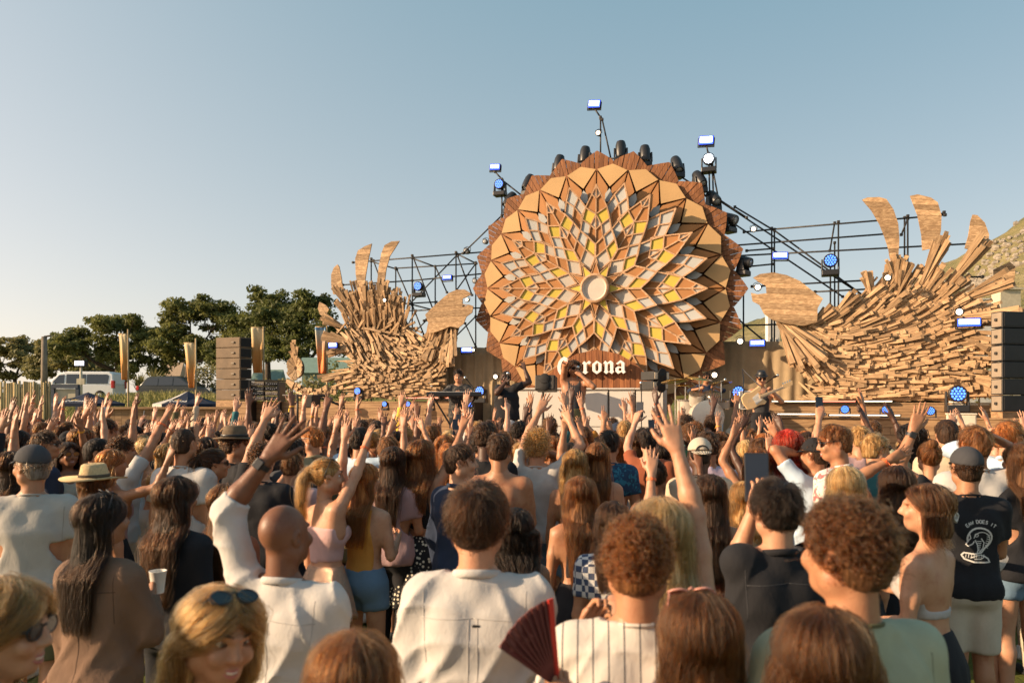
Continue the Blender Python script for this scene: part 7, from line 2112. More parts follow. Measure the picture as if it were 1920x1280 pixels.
hero(937, 812, 298, False, 'tan', ('short', 'dark_brown'), None, ('shorts', 'cream'), 'shirtless muscular man seen from behind', yaw=-8, head=(-6, 0, 0), bulk=1.12, L='down', Rr='folded')
hero(965, 948, 440, True, 'olive', ('longcurly', 'black', 1.3), ('tank', 'black'), ('mini', 'black'), 'woman with long black curls half hidden behind the white linen shirt', yaw=-4)
hero(1008, 804, 246, False, 'fair', ('bigcurly', 'blond'), ('tee', 'white'), ('shorts', 'denim'), 'man with a big mop of blond curls in a white t-shirt, both arms up', yaw=-14, head=(-10, 0, 0), L=w(1012, 768, .2), Rr=w(1068, 790, .15))
hero(1078, 840, 285, True, 'tan', ('wavy', 'blond', 1.22), ('tank', 'white'), ('mini', 'denim'), 'woman with wavy blond hair and a white top behind the very long haired woman', yaw=-4)
hero(1088, 890, 365, True, 'tan', ('wavy', 'chestnut', 1.02), ('crop', 'black'), ('miniskirt', 'black'), 'woman with brown hair down to her waist and a black skirt', yaw=4)
hero(1150, 938, 440, True, 'fair', ('long', 'dark_brown', 1.3), ('tee', 'cloth_gingham'), ('mini', 'denim'), 'dark haired woman in a checked top behind the striped jersey', yaw=-6, Rr=w(1222, 884, .1, hand='open', pole=(1, -.2, -.5)), extra=[ob(1)])
hero(1238, 934, 575,  True, 'fair', ('long', 'light_blond', 1.25), ('tank', 'white'), ('skirt', 'cream'), 'pale blond woman stretching her arm highest of all with an open hand', yaw=-4, Rr=w(1264, 812, .10, hand='spread', pole=(1, -.1, -.6), palm=(-.15, 1, 0)), exact=True)
hero(1120, 828, 262, True, 'fair', ('long', 'chestnut', 1.15), ('tank', 'black'), ('mini', 'black'), 'woman with straight chestnut hair left of the open hand', yaw=-4)
hero(1142, 806, 235, False, 'tan', ('short', 'black'), ('tee', 'cloth_bluecamo'), ('shorts', 'navy'), 'man with spiky black hair in a dark blue patterned t-shirt', yaw=-6, L='up_bent')
hero(1230, 858, 300, True, 'brown', ('bun', 'black'), ('vest', 'white'), ('mini', 'denim'), 'brown skinned woman in a sleeveless white top, arms folded', yaw=-10, L='folded', Rr='up_bent')
hero(1312, 822, 292, False, 'dark', ('buzz', 'black'), ('tee', 'beige'), ('shorts', 'black'), 'dark skinned man in a backward cream cap and beige t-shirt', yaw=-4, bulk=1.12, extra=[capx('cream', True)])
hero(1332, 888, 392, True, 'tan', ('long', 'dark_brown', 1.12), ('tube', 'burgundy'), ('skirt', 'burgundy'), 'woman with long straight brown hair over her bare back', yaw=-8, Rr='hold')
hero(1395, 900, 350, True, 'fair', ('wavy', 'blond', 1.36), ('vest', 'light_blue'), ('mini', 'denim'), 'blond woman in a pale blue sleeveless top behind the raised phone', yaw=-4)
rp, Pp, kp = hero(1455, 900, 560, False, 'fair', ('short', 'black'), ('polo', 'black'), ('trousers', 'black'), 'man in a black polo shirt with striped cuffs filming with a phone', yaw=6, L=w(1412, 958, .2, hand='grip', pole=(-.3, .1, -1)), Rr=w(1492, 968, .12, hand='point', pole=(1, -.2, -1), hd=(-.5, 0, .1)), bulk=1.06, extra=[])
hero(1478, 803, 262, True, 'fair', ('longcurly', 'red', 1.35), ('tank', 'cream'), ('mini', 'denim'), 'woman with bright red curls and pink glasses on her head', yaw=-6, strands=1500)
hero(1528, 820, 290, False, 'tan', ('short', 'dark_brown'), ('tee', 'light_blue'), ('shorts', 'navy'), 'man in a black cap and pale blue t-shirt beside the floral shirt', yaw=20, head=(20, 0, 0), hat=.02, L=w(1505, 852, .1), extra=[capx('black'), ob(-1)])
hero(1572, 795, 305, False, 'tan', ('mid', 'chestnut'), ('shirt', 'cloth_floral'), ('shorts', 'beige'), 'tall smiling man in sunglasses and a maroon floral shirt looking left', yaw=38, head=(40, -8, 0), rolled=True, face='smile', extra=[lambda r, p: add_sunglasses(r, p)])
hero(1585, 872, 405, True, 'fair', ('bob', 'light_blond'), ('tee', 'black'), ('trousers', 'black'), 'woman with a smooth blond bob in front of the floral shirt', yaw=-4)
hero(1738, 904, 480, True, 'fair', ('bob', 'brown'), ('halter', 'copper'), ('maxi', 'black'), 'woman in a satin halter top with a square clip in her brown bob', yaw=38, head=(22, 0, 0), L='hold_low', Rr='hold')
rs, Ps, ks = hero(1812, 836, 362, False, 'tan', ('under_cap', 'dark_brown'), ('tee', 'black'), ('shorts', 'cream'), 'man in a dark cap and black t-shirt with a white snake print', yaw=-10, hat=.02, L=w(1712, 806, .1, hand='open', pole=(-1, 0, -.3)), Rr='folded', extra=[capx('charcoal', False), wt(-1)], shoe='w')
hero(1828, 796, 325, False, 'fair', ('mid', 'chestnut'), ('tee', 'white'), ('shorts', 'beige'), 'tall man in a white t-shirt with one hand behind his head', yaw=-6, bulk=1.1, Rr='head', extra=[ob(1)])
hero(1912, 830, 330, True, 'fair', ('long', 'brown', 1.3), ('tee', 'black'), ('mini', 'denim'), 'woman in black with pale denim shorts at the right picture edge', yaw=6)
hero(1682, 872, 390, True, 'tan', ('long', 'dark_brown', 1.3), ('tank', 'charcoal'), ('maxi', 'black'), 'dark haired woman raising a hand with an orange wristband beside the floral shirt', yaw=-4, L=w(1668, 862, .12, hand='open', pole=(-1, -.1, -.5)), extra=[ob(-1)])
hero(1640, 812, 262, False, 'fair', ('short', 'blond'), ('tee', 'teal'), ('shorts', 'beige'), 'blond man in sunglasses and a turquoise t-shirt looking right', yaw=-40, head=(-30, 0, 0), extra=[lambda r, p: add_sunglasses(r, p)], face='calm')
hero(1775, 788, 235, False, 'fair', ('fade', 'dark_brown'), ('tee', 'beige'), ('shorts', 'navy'), 'man with a short fade left of the tall white t-shirt', yaw=-20)
hero(1742, 822, 262, True, 'fair', ('bun', 'chestnut'), ('vest', 'grey'), ('mini', 'denim'), 'woman with a messy chestnut bun and sleeveless grey top', yaw=-10)
hero(1892, 788, 255, False, 'fair', ('mid', 'ginger'), ('shirt', 'light_blue'), ('shorts', 'navy'), 'ginger man in sunglasses at the right edge, hand raised to his head', yaw=-55, head=(-20, 0, 0), L='head', extra=[lambda r, p: add_sunglasses(r, p)], face='calm')
hero(1420, 838, 265, True, 'tan', ('wavy', 'chestnut', 1.3), ('tank', 'brown'), ('mini', 'denim'), 'woman with tousled chestnut hair behind the raised phone, arms up', yaw=-6, L='up_in', Rr='up_in')
hero(585, 800, 215, False, 'fair', ('short', 'ginger'), ('jacket', 'khaki'), ('trousers', 'denim'), 'man in white sunglasses and a khaki jacket looking left', yaw=52, head=(24, 0, 0), extra=[lambda r, p: add_sunglasses(r, p, 0, 0, None, SHOE_W)], face='calm')
hero(20, 845, 300, True, 'tan', ('long', 'dark_brown', 1.3), ('longtee', 'black'), ('trousers', 'black'), 'dark haired woman in black at the left edge with a raised hand', yaw=-10, L=w(2, 800, .1, pole=(-1, 0, -.4)), extra=[ob(-1)])

# ---- what they hold
p, d_, n_ = hand_point(rj, Pj, kj, 1, .07); cup(p + Vector((0, 0, .02)), 'white paper cup in the hand of the suede jacket woman', .9)
p, d_, n_ = hand_point(rp, Pp, kp, -1, .09); phone(p + Vector((0.0, .0, .05)), -8, -8, 'big black phone held up above the black polo shirt', 1.35)
# red folding fan
p, d_, n_ = hand_point(rw, Pw, kw_, -1, .08)
fan = empty('hand_fan', p, R(38), 'dark red folding fan held up in front of the striped jersey', 'fan')
FANC = mat_cloth_pattern('cloth_fan', 'blotch', (.16, .045, .04), (.28, .10, .08), (.5, .38, .3), 9); REDR = mat_plain('red_rib', (.6, .045, .03), .4)
for i in range(9):
    a = R(96 + i * 5.2); b = R(96 + (i + 1) * 5.2)
    m_ = MB(); z = .004 * (i % 2)
    q = [Vector((math.cos(t) * r_, z if t == a else .004 - z, math.sin(t) * r_)) for t, r_ in ((a, .055), (b, .055), (b, .22), (a, .22))]
    m_.prism(q, (0, .0015, 0)); m_.build('leaf_fold', FANC, fan)
for i in range(10):
    a = R(96 + i * 5.2); m_ = MB(); m_.box((math.cos(a) * .11, -.003, math.sin(a) * .11), (.225, .004, .006 if i else .016), Matrix.Rotation(-a, 3, 'Y')); m_.build('rib', REDR if i < 1 else mat_plain('maroon_rib', (.13, .035, .03), .5), fan)

# snake print and lettering on the black t-shirt (thin print lying on the cloth)
PRINT = mat_plain('white_print', (.62, .60, .57), .8, 0, .06)
tee = [c for c in rs.children if c.name.startswith('tshirt')][0]
me_ = tee.data
from mathutils.bvhtree import BVHTree
_bv = BVHTree.FromPolygons([v.co.copy() for v in me_.vertices], [tuple(p_.vertices) for p_ in me_.polygons])
def onto(x, z):
    h = _bv.ray_cast(Vector((x, -.6, z)), Vector((0, 1, 0)))
    return h[0] + Vector((0, -.002, 0)) if h[0] else Vector((x, -.14, z))
def stroke(mb, pts, wd):
    """flat ribbon lying on the back of the shirt"""
    P2 = []
    for (x0, z0), (x1, z1) in zip(pts, pts[1:]):
        n = max(1, int(math.hypot(x1 - x0, z1 - z0) / .008)); P2 += [(x0 + (x1 - x0) * i / n, z0 + (z1 - z0) * i / n) for i in range(n)]
    P2.append(pts[-1]); Lr = []
    for i, (x, z) in enumerate(P2):
        a, b = P2[max(0, i - 1)], P2[min(len(P2) - 1, i + 1)]; dx, dz = b[0] - a[0], b[1] - a[1]; l = math.hypot(dx, dz) or 1
        Lr.append((onto(x - dz / l * wd / 2, z + dx / l * wd / 2), onto(x + dz / l * wd / 2, z - dx / l * wd / 2)))
    for (a, b), (c, e) in zip(Lr, Lr[1:]): mb.quad(a, b, e, c)
def arc(cx, cz, rx, rz, a0, a1, n=14): return [(cx + rx * math.cos(R(a0 + (a1 - a0) * i / n)), cz + rz * math.sin(R(a0 + (a1 - a0) * i / n))) for i in range(n + 1)]
sn = MB(); X0, Z0 = .025, 1.20
sh = lambda pts, s=1.0: [(X0 + x * s, Z0 + z * s) for x, z in pts]
stroke(sn, sh(arc(.0, .03, .068, .062, 200, -60)), .010); stroke(sn, sh(arc(.012, .022, .045, .045, 170, -50)), .005)
stroke(sn, sh([(-.064, .012), (-.074, -.008), (-.062, -.018), (-.04, -.004), (-.03, .012)]), .007); stroke(sn, sh([(-.058, .055), (-.05, .03), (-.066, .012)]), .006)
stroke(sn, sh(arc(-.018, .048, .010, .009, 0, 360)), .004)
stroke(sn, sh([(.034, -.024), (.012, -.055), (-.03, -.064), (-.082, -.058), (-.096, -.072), (-.08, -.096), (-.03, -.112), (.03, -.114), (.062, -.112), (.05, -.09), (.02, -.072)]), .009)
stroke(sn, sh([(-.05, -.088), (-.02, -.074), (.012, -.068), (.026, -.082), (.01, -.094), (-.03, -.094)]), .006)
stroke(sn, sh([(-.026, .02), (-.012, -.01), (-.008, -.04), (-.014, -.056)]), .006); stroke(sn, sh([(.008, .03), (.026, .005), (.02, -.03), (.0, -.052)]), .006)
for i in range(6): stroke(sn, sh([(-.016 + .002 * i, .012 - .011 * i), (.012 - .002 * i, .012 - .011 * i)]), .004)
for i in range(7): stroke(sn, sh([(.036 + .003 * math.sin(i), .055 - .013 * i), (.056 - .001 * i, .05 - .013 * i)]), .004)
for i in range(8): stroke(sn, sh([(-.072 + .014 * i, -.066), (-.074 + .014 * i, -.088)]), .0035)
sn.build('snake_print', PRINT, tee)
LINES = {'E': [[(0, 0), (0, 1)], [(0, 1), (.6, 1)], [(0, .5), (.5, .5)], [(0, 0), (.6, 0)]], 'A': [[(0, 0), (.32, 1), (.64, 0)], [(.14, .36), (.5, .36)]], 'W': [[(0, 1), (.18, 0), (.38, .7), (.58, 0), (.76, 1)]], 'D': [[(0, 0), (0, 1), (.35, 1), (.6, .7), (.6, .3), (.35, 0), (0, 0)]], 'O': [[(0, .25), (0, .75), (.2, 1), (.42, 1), (.62, .75), (.62, .25), (.42, 0), (.2, 0), (0, .25)]], 'S': [[(.58, .85), (.35, 1), (.08, .88), (.06, .64), (.55, .4), (.54, .12), (.3, 0), (.02, .14)]], 'I': [[(.2, 0), (.2, 1)]], 'T': [[(.32, 0), (.32, 1)], [(0, 1), (.64, 1)]]}
tx = 'EAW DOES IT'; mbt = MB()
for i, ch in enumerate(tx):
    if ch == ' ': continue
    th = R(128 - i * 7.6); cx_, cz_ = X0 + .004 + .112 * math.cos(th), Z0 + .015 + .105 * math.sin(th)
    rt = th - math.pi / 2; sz = .019
    for ln in LINES[ch]:
        stroke(mbt, [(cx_ + ((x - .3) * math.cos(rt) - z * math.sin(rt)) * sz, cz_ + ((x - .3) * math.sin(rt) + z * math.cos(rt)) * sz) for x, z in ln], .0042)
mbt.build('lettering', PRINT, tee)
# small loop label on the linen shirt, claw clip on the halter woman
for r_ in list(col.objects):
    if r_.parent is None and r_.get('label', '').startswith('man with floppy'):
        sh_ = [c for c in r_.children if c.name.startswith('shirt')][0].data; h_ = BVHTree.FromPolygons([v.co.copy() for v in sh_.vertices], [tuple(p_.vertices) for p_ in sh_.polygons]).ray_cast(Vector((.01, -.6, 1.33)), Vector((0, 1, 0)))[0]
        m_ = MB(); m_.box(h_, (.024, .006, .007)); m_.build('loop_label', BLACKP, r_)
    if r_.parent is None and r_.get('label', '').startswith('woman in a satin halter'):
        m_ = MB(); q0 = Vector((.072, -.10, 1.60))
        Mx = Matrix.Rotation(R(35), 3, 'Y')
        for dx, dz, a, b in ((-.018, 0, .008, .044), (.018, 0, .008, .044), (0, .018, .044, .008), (0, -.018, .044, .008)): m_.box(q0 + Mx @ Vector((dx, 0, dz)), (a, .012, b), Mx)
        m_.build('hair_clip', SHOE_W, r_)

# stitched seams lying on the backs of the near garments
def seams(start, garment, lines, c):
    for r_ in HERO_ROOTS:
        if not r_['label'].startswith(start): continue
        g = [q for q in r_.children if q.name.startswith(garment)][0]; me = g.data
        bv = BVHTree.FromPolygons([v.co.copy() for v in me.vertices], [tuple(p_.vertices) for p_ in me.polygons])
        mb = MB()
        for ln in lines:
            pts = []
            for (x0, z0), (x1, z1) in zip(ln, ln[1:]):
                n = max(2, int(math.hypot(x1 - x0, z1 - z0) / .012)); pts += [(x0 + (x1 - x0) * i / n, z0 + (z1 - z0) * i / n) for i in range(n + 1)]
            hit = [bv.ray_cast(Vector((x, -.7, z)), Vector((0, 1, 0)))[0] for x, z in pts]
            hit = [h for h in hit if h is not None and h.y < .0]
            if len(hit) > 2: mb.tube(hit, .0015, 5)
        if mb.v: mb.build('seam', mat_plain('seam_' + garment + start[:6].replace(' ', '_'), c, .9), g, True)
seams('man with floppy', 'shirt', [[(-.17, 1.345), (0, 1.352), (.17, 1.345)], [(-.014, 1.35), (-.016, .9)], [(.014, 1.35), (.016, .9)], [(-.165, 1.43), (-.155, 1.2)], [(.165, 1.43), (.155, 1.2)]], (.37, .35, .33))
seams('bald man', 'shirt', [[(-.16, 1.34), (0, 1.35), (.17, 1.34)], [(.165, 1.42), (.155, 1.2)], [(0, 1.345), (0, .9)]], (.37, .35, .33))
seams('woman with long black hair in a brown', 'jacket', [[(0, 1.46), (0, .88)], [(-.16, 1.34), (0, 1.33), (.16, 1.34)], [(-.15, 1.41), (-.15, 1.2)], [(.15, 1.41), (.15, 1.2)], [(-.17, .9), (.17, .9)]], (.05, .028, .018))
seams('man in a black polo', 'polo_shirt', [[(-.16, 1.36), (0, 1.37), (.16, 1.36)], [(-.165, 1.42), (-.155, 1.22)], [(.165, 1.42), (.155, 1.22)]], (.05, .05, .055))
seams('man with short brown curls', 'tshirt', [[(-.165, 1.41), (-.155, 1.2)], [(.165, 1.41), (.155, 1.2)]], (.2, .21, .14))
seams('heavy set man', 'tshirt', [[(-.19, 1.41), (-.18, 1.2)], [(.19, 1.41), (.18, 1.2)]], (.25, .23, .2))
# ------------------------------------------------------------------ the rest of the crowd: archetypes, then individual copies
ARCH = []
def arch(fem, L, Rr, hair, top, bottom, head=(0, 0, 0), bulk=1.0, band=0, hat=None, say=''):
    P = Pose(fem, {-1: L, 1: Rr}, head, bulk)
    ex = []
    if band: ex.append(ob(band, BAND_OR))
    if hat == 'cap': ex.append(capx('navy'))
    if hat == 'capb': ex.append(capx('beige', True))
    if hat == 'hat': ex.append(lambda r, p: add_brim_hat(r, p, FELT, BLACKP, .06, .1))
    if hat == 'sun': ex.append(lambda r, p: add_sunglasses(r, p, 62, -.012))
    r = make_person(dict(P=P, skin='tan', hair=(hair, 'brown', 1.28), top=(top, 'white'), bottom=(bottom, 'denim'), strands=900 if hair not in ('buzz',) else 0, kids=3, srad=.0022, det=1.7, seed=len(ARCH) * .7, extra=ex))
    ARCH.append((r, P, fem, hair, top, bottom, say, hat))
UPW = 'both arms up'; ONE = 'one arm up'; DN = 'arms down'; PH = 'holding up a phone'; CU = 'holding a cup'
arch(False, 'up', 'up', 'short', 'tee', 'shorts', band=1, say=UPW)
arch(True, 'up', 'up_out', 'long', 'tank', 'mini', band=-1, say=UPW)
arch(False, 'up_bent', 'up', 'fade', 'tee', 'trousers', say=UPW)
arch(True, 'up_in', 'up_in', 'wavy', 'crop', 'mini', say=UPW)
arch(True, 'up_front', 'up', 'pony', 'tank', 'miniskirt', band=1, say=UPW)
arch(False, 'up_out', 'up_front', 'curly', 'tee', 'shorts', band=-1, say=UPW)
arch(True, 'down', 'up', 'long', 'tee', 'mini', band=1, say=ONE)
arch(False, 'up', 'down', 'short', 'shirt', 'shorts', say=ONE)
arch(True, 'wave', 'hold', 'bun', 'vest', 'mini', band=-1, say=ONE)
arch(False, 'hold', 'point', 'mid', 'tee', 'shorts', say=ONE)
arch(True, 'up_bent', 'down', 'bob', 'tank', 'skirt', say=ONE)
arch(False, 'down', 'fist_up', 'buzz', 'polo', 'shorts', bulk=1.1, say=ONE)
arch(True, 'down', 'wave', 'long', 'dress', 'skirt', head=(-25, 0, 0), say=ONE)
arch(False, 'down', 'down', 'short', 'tee', 'shorts', head=(-20, 0, 0), bulk=1.08, say=DN)
arch(True, 'folded', 'down', 'wavy', 'longtee', 'trousers', head=(20, 0, 0), say=DN)
arch(True, 'down', 'hold', 'long', 'tank', 'mini', head=(-15, 0, 0), say=DN)
arch(False, 'hold', 'down', 'short', 'tee', 'shorts', head=(12, 0, 0), say=DN)
arch(False, 'up_bent', 'up_bent', 'mid', 'tee', 'shorts', say=UPW)
arch(False, 'phone_up', 'down', 'short', 'tee', 'trousers', say=PH)
arch(True, 'down', 'phone_up', 'long', 'tank', 'mini', say=PH)
arch(False, 'down', 'cup_up', 'mid', 'shirt', 'shorts', say=CU)
arch(False, 'down', 'up', 'under_cap', 'tee', 'shorts', hat='cap', say=ONE)
arch(False, 'up_out', 'up_out', 'under_cap', 'tee', 'shorts', hat='capb', say=UPW)
arch(True, 'up', 'up_bent', 'long', 'crop', 'mini', hat='hat', say=UPW)
arch(True, 'up_out', 'up_out', 'pony', 'tank', 'mini', hat='sun', say=UPW)
arch(False, 'up', 'up_bent', 'short', 'vest', 'shorts', bulk=1.05, band=1, say=UPW)
arch(True, 'up_front', 'up_front', 'longcurly', 'tee', 'trousers', say=UPW)
TOPN = {'tee': 't-shirt', 'shirt': 'shirt', 'polo': 'polo shirt', 'tank': 'tank top', 'crop': 'crop top', 'vest': 'vest', 'dress': 'dress', 'longtee': 'long sleeved top'}
HATN = {'cap': ' in a cap', 'capb': ' in a backward cap', 'hat': ' in a felt hat', 'sun': ' with sunglasses on top', None: ''}
LAND = [(0, 95, 'before the reed fence'), (95, 230, 'below the white van'), (230, 400, 'below the dark car'), (400, 475, 'below the small speaker stack'), (475, 640, 'left of the stage corner'), (640, 800, 'below the smaller bird'), (800, 900, 'below the keyboard player'), (900, 1010, 'below the man in black'), (1010, 1120, 'below the singer'), (1120, 1250, 'below the counter'), (1250, 1370, 'below the drummer'), (1370, 1480, 'below the bass player'), (1480, 1640, 'below the bigger bird'), (1640, 1800, 'below the end of the bigger bird'), (1800, 2000, 'below the tall speaker stack')]
rc = random.Random(77)
def front_line(x):     # crowd barrier: a line in front of the deck
    return (SO.y - (7.25 + (x - SO.x) * math.sin(TH)) / math.cos(TH))
spots = []
def free(x, y, r_):
    return all((x - a) ** 2 + (y - b) ** 2 > r_ * r_ for a, b in HEROES) and all((x - a) ** 2 + (y - b) ** 2 > r_ * r_ for a, b, _ in spots)
tries = 0
while tries < 60000 and len(spots) < 234:
    tries += 1
    y = rc.uniform(5.4, 15.5); x = rc.uniform(-1, 1) * (y * .69 + .3)
    if y > front_line(x): continue
    rr = .35 if y > 8.5 else .38
    if y < 6.8: rr = .5
    if free(x, y, rr): spots.append((x, y, 0))
spots.sort(key=lambda q: -q[1])
skins = ['pale', 'fair', 'fair', 'tan', 'tan', 'tan', 'olive', 'brown', 'dark']
hairs_f = ['blond', 'light_blond', 'brown', 'brown', 'chestnut', 'dark_brown', 'black', 'ginger']; hairs_m = ['black', 'dark_brown', 'dark_brown', 'brown', 'chestnut', 'blond']
cl_names = [c for c in CLOTH if c not in ('suede', 'denim', 'dark_denim', 'copper')] + ['white', 'white', 'black', 'black', 'black', 'navy', 'charcoal', 'brown', 'beige']
bot_names = ['denim', 'denim', 'beige', 'black', 'navy', 'khaki', 'white', 'cream', 'dark_denim']
seen_labels = set(); used_arch = set()
def set_mat(o, m):
    o.material_slots[0].link = 'OBJECT'; o.material_slots[0].material = m
phones_cups = []
for i, (x, y, _) in enumerate(spots):
    far = y > 7
    wgt = [(1.6 if a[6] == UPW else 1.9 if a[6] == ONE else 1.6) for a in ARCH]
    wgt = [wg * (.35 if a[6] in (PH, CU) else 1) for wg, a in zip(wgt, ARCH)]
    wgt = [wg * (.55 if min(a[1].arms[-1]['wr'][2], a[1].arms[1]['wr'][2]) > 1.86 else 1) for wg, a in zip(wgt, ARCH)]
    if y < 9: wgt = [wg * (.12 if (max(a[1].arms[-1]['wr'][2], a[1].arms[1]['wr'][2]) > 1.86 and y < 9) else 1.3) for wg, a in zip(wgt, ARCH)]
    if y < 6: wgt = [wg * (.6 if a[6] == UPW else 1.2 if a[6] == ONE else 2.2) for wg, a in zip(wgt, ARCH)]
    for _t in range(60):
        k = rc.choices(range(len(ARCH)), wgt)[0]
        r0, P, fem, hs, top, bot, say, hat = ARCH[k]
        hc = rc.choice(hairs_f if fem else hairs_m); tc = rc.choice(cl_names); sk = rc.choice(skins)
        if hc in ('blond', 'light_blond', 'ginger', 'chestnut') and sk in ('brown', 'dark'): sk = 'fair'
        pxs = 960 + x / y * FPX
        land = next((l for a, b, l in LAND if a <= pxs < b), 'at the edge of the crowd')
        row = 'near row' if y < 6 else 'middle rows' if y < 8.5 else 'back rows' if y < 10.5 else 'rows by the stage'
        hd = 'buzz cut' if hs == 'buzz' else f"{hc.replace('_', ' ')} haired"
        lab = f"{hd} {'woman' if fem else 'man'}{HATN[hat]}, {tc.replace('_', ' ')} {TOPN[top]}, {say}, {land}, {row}"
        if lab not in seen_labels and (hc, fem, tc, land, say) not in seen_labels and len(lab.split()) <= 18: break
    seen_labels.add(lab); seen_labels.add((hc, fem, tc, land, say))
    lab = ' '.join(lab.split()[:16])
    if k not in used_arch: used_arch.add(k); root = r0
    else: root = copy_tree(r0)
    H = rc.gauss(1.65, .05) if fem else rc.gauss(1.75, .06); H = max(1.54, min(1.92, H)); ks_ = H / 1.75
    yaw = R(rc.gauss(0, 14)) + math.atan2(x - 1.5, 17 - y) * .6
    root.location = (x, y, gz(x, y)); root.rotation_euler = (R(rc.gauss(0, 1.5)), R(rc.gauss(0, 2)), yaw); root.scale = (ks_, ks_, ks_)
    tag(root, lab, 'person', 'festival crowd')
    root['spot'] = i
    for c in root.children:
        n = c.name.split('.')[0]
        if n == 'body': set_mat(c, skin_m(sk))
        elif n == 'hair':
            set_mat(c, hair_m(hc))
            for g in c.children: set_mat(g, strand_m(hc)) if g.material_slots else None
        elif n in ('shorts', 'trousers', 'skirt'): set_mat(c, cloth_m(rc.choice(bot_names)))
        elif n in ('cap', 'hat'):
            cm = cloth_m(rc.choice(['black', 'navy', 'beige', 'grey', 'white', 'olive_green'])) if n == 'cap' else FELT
            set_mat(c, cm)
            for g in c.children:
                if g.name.startswith('peak'): set_mat(g, cm)
        elif n in ('shoes',): set_mat(c, rc.choice([SHOE_W, SHOE_B]))
        elif n in ('wristband',): set_mat(c, rc.choice([BAND_OR, BAND_OR, BAND_YE]))
        elif n in ('sunglasses',): pass
        else: set_mat(c, cloth_m(tc))
    if say in (PH, CU):
        sx = next(s_ for s_ in (-1, 1) if P.arms[s_]['hand'] == 'grip' and P.arms[s_]['wr'][2] > 1.4)
        a = P.arms[sx]; d2 = unit(a['hd']); n2 = unit(a['palm'] - d2 * (a['palm'] @ d2))
        M = Matrix.Translation(root.location) @ root.rotation_euler.to_matrix().to_4x4() @ Matrix.Scale(ks_, 4)
        q = M @ Vector(a['wr'] + d2 * .09 + n2 * .03)
        phones_cups.append((say, q, tc, 'woman' if fem else 'man', land, math.degrees(yaw), hc))
for r0, *_ in ARCH:
    if r0.get('label') is None:
        for c in list(r0.children_recursive): bpy.data.objects.remove(c)
        bpy.data.objects.remove(r0)
for say, q, tc, who, land, yw, hc in phones_cups:
    nm = f"held up by the {hc.replace('_', ' ')} haired {who} in {tc.replace('_', ' ')}, {land}"
    if say == PH: phone(q + Vector((0, 0, .05)), yw, -6, ' '.join(('phone ' + nm).split()[:16]))
    else: cup(q + Vector((0, 0, .04)), ' '.join(('white cup ' + nm).split()[:16]), .9)

# ------------------------------------------------------------------ the band
B = 'band on stage'
rsg, Psg, ksg = hero(1076, 674, 122, False, 'tan', ('long', 'dark_brown', 1.3), ('vest', 'charcoal'), ('trousers', 'olive_green'), 'singer in a dark sleeveless top with long hair, one arm straight up', yaw=178, head=(10, -12, 0), Rr=w(1064, 681, -.42, hand='point', pole=(.1, -1, 0)), L=w(1090, 704, -.18, hand='grip', pole=(-1, -.2, -1), palm=(0, 1, 0)), z0=DECK, group=B, det=1.25, face='calm', extra=[lambda r, p: add_sunglasses(r, p)])
rmb, Pmb, kmb = hero(950, 695, 106, False, 'dark', ('buzz', 'black'), ('tee', 'black'), ('trousers', 'black'), 'big man in black singing with one arm stretched towards the flower', yaw=162, head=(-30, -4, 0), bulk=1.3, L=w(984, 692, -.1, hand='open', pole=(-1, 0, -.3)), Rr=w(948, 716, -.2, hand='grip', pole=(1, -.2, -1)), z0=DECK, group=B, det=1.25, face='calm')
rkb, Pkb, kkb = hero(860, 692, 99, False, 'fair', ('short', 'black'), ('shirt', 'cloth_camo'), ('trousers', 'black'), 'keyboard player in a dark patterned shirt', yaw=176, head=(0, -16, 0), L=w(868, 738, -.3, hand='relaxed'), Rr=w(850, 738, -.3, hand='relaxed'), z0=DECK, group=B, det=1.25, face='calm', rolled=True)
rdr, Pdr, kdr = hero(1324, 697, 98, False, 'tan', ('short', 'black'), ('shirt', 'navy'), ('trousers', 'light_blue'), 'drummer in a dark blue shirt and sunglasses behind the drum kit', yaw=184, head=(0, -10, 0), legs='sit', L=w(1340, 727, -.3, hand='fist'), Rr=w(1312, 728, -.3, hand='fist'), z0=1.22 - .1, group=B, det=1.25, rolled=True, extra=[lambda r, p: add_sunglasses(r, p)], face='calm')
rbs, Pbs, kbs = hero(1427, 693, 109, False, 'fair', ('short', 'dark_brown'), ('vest', 'charcoal'), ('trousers', 'black'), 'bass player in a black hat, sunglasses and a dark vest', yaw=172, head=(0, -10, 0), hat=.05, L=w(1448, 735, -.24, hand='fist', pole=(-1, 0, -1)), Rr=w(1412, 742, -.22, hand='relaxed', pole=(1, 0, -1)), z0=DECK, group=B, det=1.25, extra=[lambda r, p: add_brim_hat(r, p, BLACKP, BLACKP, .05, .1), lambda r, p: add_sunglasses(r, p)], face='calm')
CHROME = mat_plain('chrome', (.6, .58, .55), .2, .9, .05); CYM = mat_plain('cymbal_brass', (.62, .42, .14), .25, .9, .1, 8); DRUMS = mat_plain('drum_shell', (.45, .40, .34), .3, .2, .1); SKINW = mat_plain('drum_head', (.66, .62, .56), .6, 0, .03)
